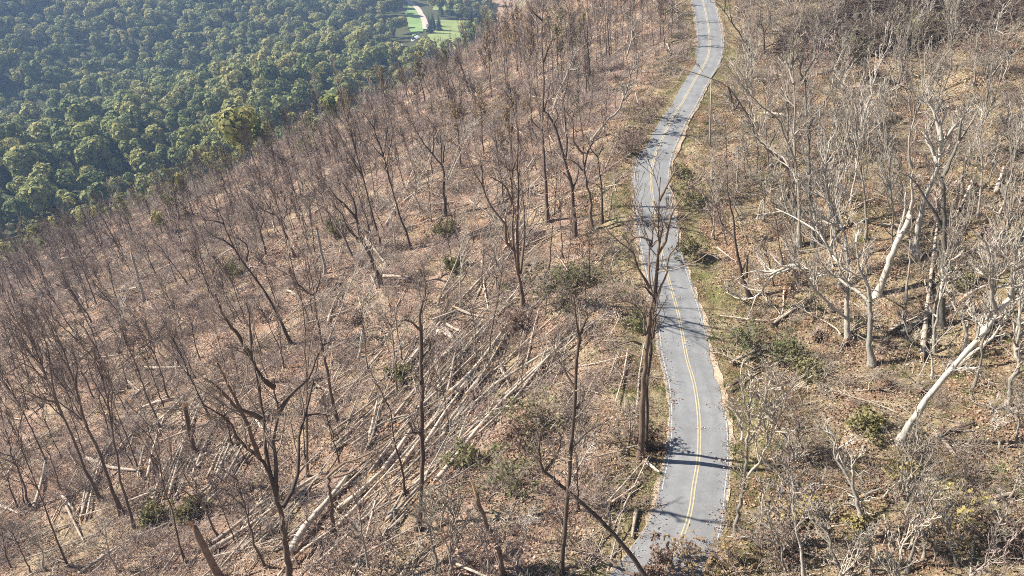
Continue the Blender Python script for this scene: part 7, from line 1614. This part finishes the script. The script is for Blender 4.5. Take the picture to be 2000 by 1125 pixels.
# jittered grid over the valley
sp = 10.6
gx_, gy_ = np.meshgrid(np.arange(-1050, 40, sp), np.arange(150, 1620, sp))
FX = (gx_ + rng.uniform(-0.45, 0.45, gx_.shape) * sp).ravel(); FY = (gy_ + rng.uniform(-0.45, 0.45, gx_.shape) * sp).ravel()
pe = past_edge(FX, FY); keep = ((pe > 12 + 40 * rng.random(len(FX)) ** 1.5) | ((np.abs(pe + 4) < 19) & (FX < -55) & (rng.random(len(FX)) < 0.75))) & ~((FX > -80) & (FY < 420) & (rng.random(len(FX)) < 0.85)) & (road_x(FY) - FX > 45)
near_f = np.zeros(len(FX), bool)
for p in FIELD_P: near_f |= inside(FX, FY, p)
vr = np.array(VALLEY['road'])
for a, b in zip(vr[:-1], vr[1:]):
    t = np.clip(((FX - a[0]) * (b - a)[0] + (FY - a[1]) * (b - a)[1]) / ((b - a) @ (b - a)), 0, 1); near_f |= np.hypot(FX - a[0] - t * (b - a)[0], FY - a[1] - t * (b - a)[1]) < 9
# the open valley floor near the fields carries fewer trees
open_ = (FX > -170) & (FX < -10) & (FY > 780) & (FY < 1230)
keep &= ~((FX / FY > -0.146) & (FX / FY < -0.106) & (FY > 800) & (FY < 1250) & (rng.random(len(FX)) < 0.97))
keep &= ~near_f & (~open_ | (rng.random(len(FX)) < 0.3))
FX, FY, pe = FX[keep], FY[keep], pe[keep]; FZ = ground_z(FX, FY)
v = in_view(FX, FY, FZ + 10, 30); FX, FY, FZ, pe = FX[v], FY[v], FZ[v], pe[v]
for hk in ('house1', 'house2', 'house3'):
    hx, hy = VALLEY[hk][0]; v = np.hypot(FX - hx, (FY - hy + 12) * 0.4) > 11; FX, FY, FZ, pe = FX[v], FY[v], FZ[v], pe[v]
dist = np.sqrt(FX ** 2 + FY ** 2 + (FZ - 50) ** 2)
order = np.argsort(dist); near, far = order[:290], order[290:]
FL = ['yellow green rounded tree along the edge of the stripped slope', 'green broadleaf tree in the near part of the valley forest']
for q, i in enumerate(near):
    e = pe[i] < 60
    cr, tr = (ET if e else FT)[q % (4 if e else 7)]
    t = thing('broadleaf_tree', FL[0 if e else 1], 'tree', (FX[i], FY[i], FZ[i]), 'yellow green edge trees' if e else 'near valley forest trees')
    s = random.uniform(0.33, 0.62) if e else random.uniform(0.75, 1.1)
    t.scale = (s, s, s); t.rotation_euler = (random.gauss(0, 0.05), random.gauss(0, 0.05), random.uniform(0, 6.28))
    for nm, me in (('crown', cr), ('trunk', tr)):
        c = bpy.data.objects.new(nm, me); COL.objects.link(c); c.parent = t
FTJ = []
for cr, tr in FT + FT[:4] + [CT[0]]:
    FTJ.append(cr)
FR = np.stack([rng.normal(0, 0.05, len(far)), rng.normal(0, 0.05, len(far)), rng.uniform(0, 6.28, len(far))], -1)
scatter('valley_forest', 'dense green forest filling the valley beyond the stripped slope', 'forest', FTJ, np.stack([FX[far], FY[far], FZ[far]], -1), FR, np.clip(0.95 + 0.7 * vnoise(FX[far] / 45, FY[far] / 45, 71) + rng.normal(0, 0.2, len(far)), 0.5, 1.55))

# ------------------------------------------------------------------ valley floor: field, track, meadows, conifers, houses
def sheet(name, poly, mat, lift, n=14):
    poly = np.array(poly); lo, hi = poly.min(0), poly.max(0)
    import mathutils
    pts = [Vector((p[0], p[1], 0)) for p in poly]
    tris = mathutils.geometry.tessellate_polygon([pts])
    me = bpy.data.meshes.new(name)
    zs = ground_z(poly[:, 0], poly[:, 1])
    import bmesh
    bm = bmesh.new(); vs = [bm.verts.new((p[0], p[1], 0)) for p in poly]
    for tri in tris: bm.faces.new([vs[k] for k in tri])
    bmesh.ops.subdivide_edges(bm, edges=bm.edges, cuts=6, use_grid_fill=True); bmesh.ops.triangulate(bm, faces=bm.faces)
    for vtx in bm.verts: vtx.co.z = float(ground_z(vtx.co.x, vtx.co.y)) + lift
    bm.to_mesh(me); bm.free(); me.materials.append(mat)
    return tag(obj(name, me), kind='structure')
sheet('field', VALLEY['field'], M_FIELD, 0.7)
sheet('meadow', VALLEY['lawn1'], M_LAWN, 0.5); sheet('meadow', VALLEY['lawn2'], M_LAWN, 0.6); sheet('meadow', VALLEY['lawn3'], M_LAWN, 0.55)
vp, _ = resample(np.column_stack([vr, np.zeros(len(vr))]), 60)
tn = unit(np.gradient(vp, axis=0)); nv = np.stack([-tn[:, 1], tn[:, 0]], -1)
A, B = vp[:, :2] + nv * 4, vp[:, :2] - nv * 4
V = np.stack([np.column_stack([A, ground_z(A[:, 0], A[:, 1]) + 1.0]), np.column_stack([B, ground_z(B[:, 0], B[:, 1]) + 1.0])], 1)
k = np.arange(120).reshape(60, 2); g = Geo(); g.add(V, np.stack([k[:-1, 0], k[:-1, 1], k[1:, 1], k[1:, 0]], -1))
tag(obj('valley_track', g.mesh('valley_track', M_DIRT)), kind='structure')

ccx = [(-101, 1085), (-98, 1060), (-92, 1090), (-86, 1070), (-80, 1095), (-74, 1068), (-108, 1020), (-104, 985), (-100, 960), (-97, 990), (-93, 955), (-72, 1040), (-64, 1060), (-60, 1085), (-56, 1045), (-50, 1070), (-45, 1040), (-105, 1110), (-70, 1105), (-103, 935)]
for q, (x, y) in enumerate(ccx):
    z = float(ground_z(x, y)); t = thing('conifer_tree', 'dark pointed conifer standing between the valley meadows', 'tree', (x, y, z), 'valley conifers')
    s = random.uniform(0.8, 1.35); t.scale = (s * 1.3, s * 1.3, s); t.rotation_euler = (0, 0, random.uniform(0, 6.28))
    for nm, me in zip(('crown', 'trunk'), CT[q % 3]):
        c = bpy.data.objects.new(nm, me); COL.objects.link(c); c.parent = t
HL = ['white roofed house at the forest edge left of the valley field', 'small white house near the lower end of the green field', 'tiny pale house tucked behind the slope trees below the field']
for q, hk in enumerate(('house1', 'house2', 'house3')):
    x, y = VALLEY[hk][0]; z = float(ground_z(x, y)); t = thing('house', HL[q], 'house', (x, y, z)); t.rotation_euler = (0, 0, 0.3 + q); 
    w, d, h = (13, 8, 3.2) if q == 0 else (10, 7, 3.0)
    g = Geo(); g.box((0, 0, h / 2 - 0.5), (w, d, h + 1)); obj('wall', g.mesh('wall', M_WALL), t)
    r = Geo(); e = 0.5
    V = [[-w/2-e, -d/2-e, h], [w/2+e, -d/2-e, h], [w/2+e, 0, h+2.4], [-w/2-e, 0, h+2.4], [-w/2-e, d/2+e, h], [w/2+e, d/2+e, h]]
    V2 = [[a, b, c + 0.25] for a, b, c in V]
    r.add(V2, [[0, 1, 2, 3], [3, 2, 5, 4]]); r.add(V, [[3, 2, 1, 0], [4, 5, 2, 3]]); r.add(V + V2, [[0, 1, 7, 6], [4, 5, 11, 10], [0, 3, 9, 6], [3, 4, 10, 9], [1, 2, 8, 7], [2, 5, 11, 8]])
    obj('roof', r.mesh('roof', M_ROOF), t)
    for sx in (-0.3, 0.3):
        for sy in (-1, 1):
            wg = Geo(); wg.box((sx * w, sy * (d / 2 + 0.02), 1.7), (1.3, 0.08, 1.2)); obj('window', wg.mesh('window', M_GLASS), t)
    dg = Geo(); dg.box((0, -d / 2 - 0.02, 1.05), (1.0, 0.08, 2.1)); obj('door', dg.mesh('door', M_POLE), t)

# ------------------------------------------------------------------ utility pole
px_, py_, ph_ = POLE; pz = float(ground_z(px_, py_))
t = thing('utility_pole', 'bare wooden utility pole on the bank right of the road below the upper bend', 'pole', (px_, py_, pz)); t.rotation_euler = (0, math.radians(-6.5), 0)
g = Geo(); g.tube([[0, 0, -0.8], [0, 0, 0], [0, 0, ph_ * 0.5], [0, 0, ph_], [0, 0, ph_ + 0.02]], [0.17, 0.165, 0.14, 0.11, 0.01], 12); obj('shaft', g.mesh('shaft', M_POLE, True), t)
g = Geo(); g.tube([[0, 0, ph_], [0, 0, ph_ + 0.12], [0, 0, ph_ + 0.14], [0, 0, ph_ + 0.3], [0, 0, ph_ + 0.32]], [0.03, 0.03, 0.09, 0.07, 0.01], 10); obj('insulator', g.mesh('insulator', M_CERAMIC, True), t)
g = Geo(); g.box((0, -0.17, ph_ * 0.82), (0.06, 0.06, 1.0)); obj('bracket', g.mesh('bracket', M_CERAMIC), t)

# ------------------------------------------------------------------ haze
hz = Geo(); hz.box((0, 1300, -90), (5600, 3700, 420))
hm = bpy.data.materials.new('haze'); hm.use_nodes = True; nt = hm.node_tree
for n in list(nt.nodes): nt.nodes.remove(n)
ho = nt.nodes.new('ShaderNodeOutputMaterial'); pv = nt.nodes.new('ShaderNodeVolumePrincipled')
pv.inputs['Density'].default_value = HAZE_DENSITY; pv.inputs['Color'].default_value = (0.44, 0.64, 1.0, 1); pv.inputs['Anisotropy'].default_value = 0.2
for s_ in ('Density Attribute', 'Color Attribute', 'Temperature Attribute'):
    if s_ in pv.inputs: pv.inputs[s_].default_value = ''
nt.links.new(pv.outputs[0], ho.inputs['Volume'])
try: hm.cycles.homogeneous_volume = True
except Exception: pass
tag(obj('haze', hz.mesh('haze', hm)), 'thin blue haze over the valley and slope', 'haze', kind='stuff')
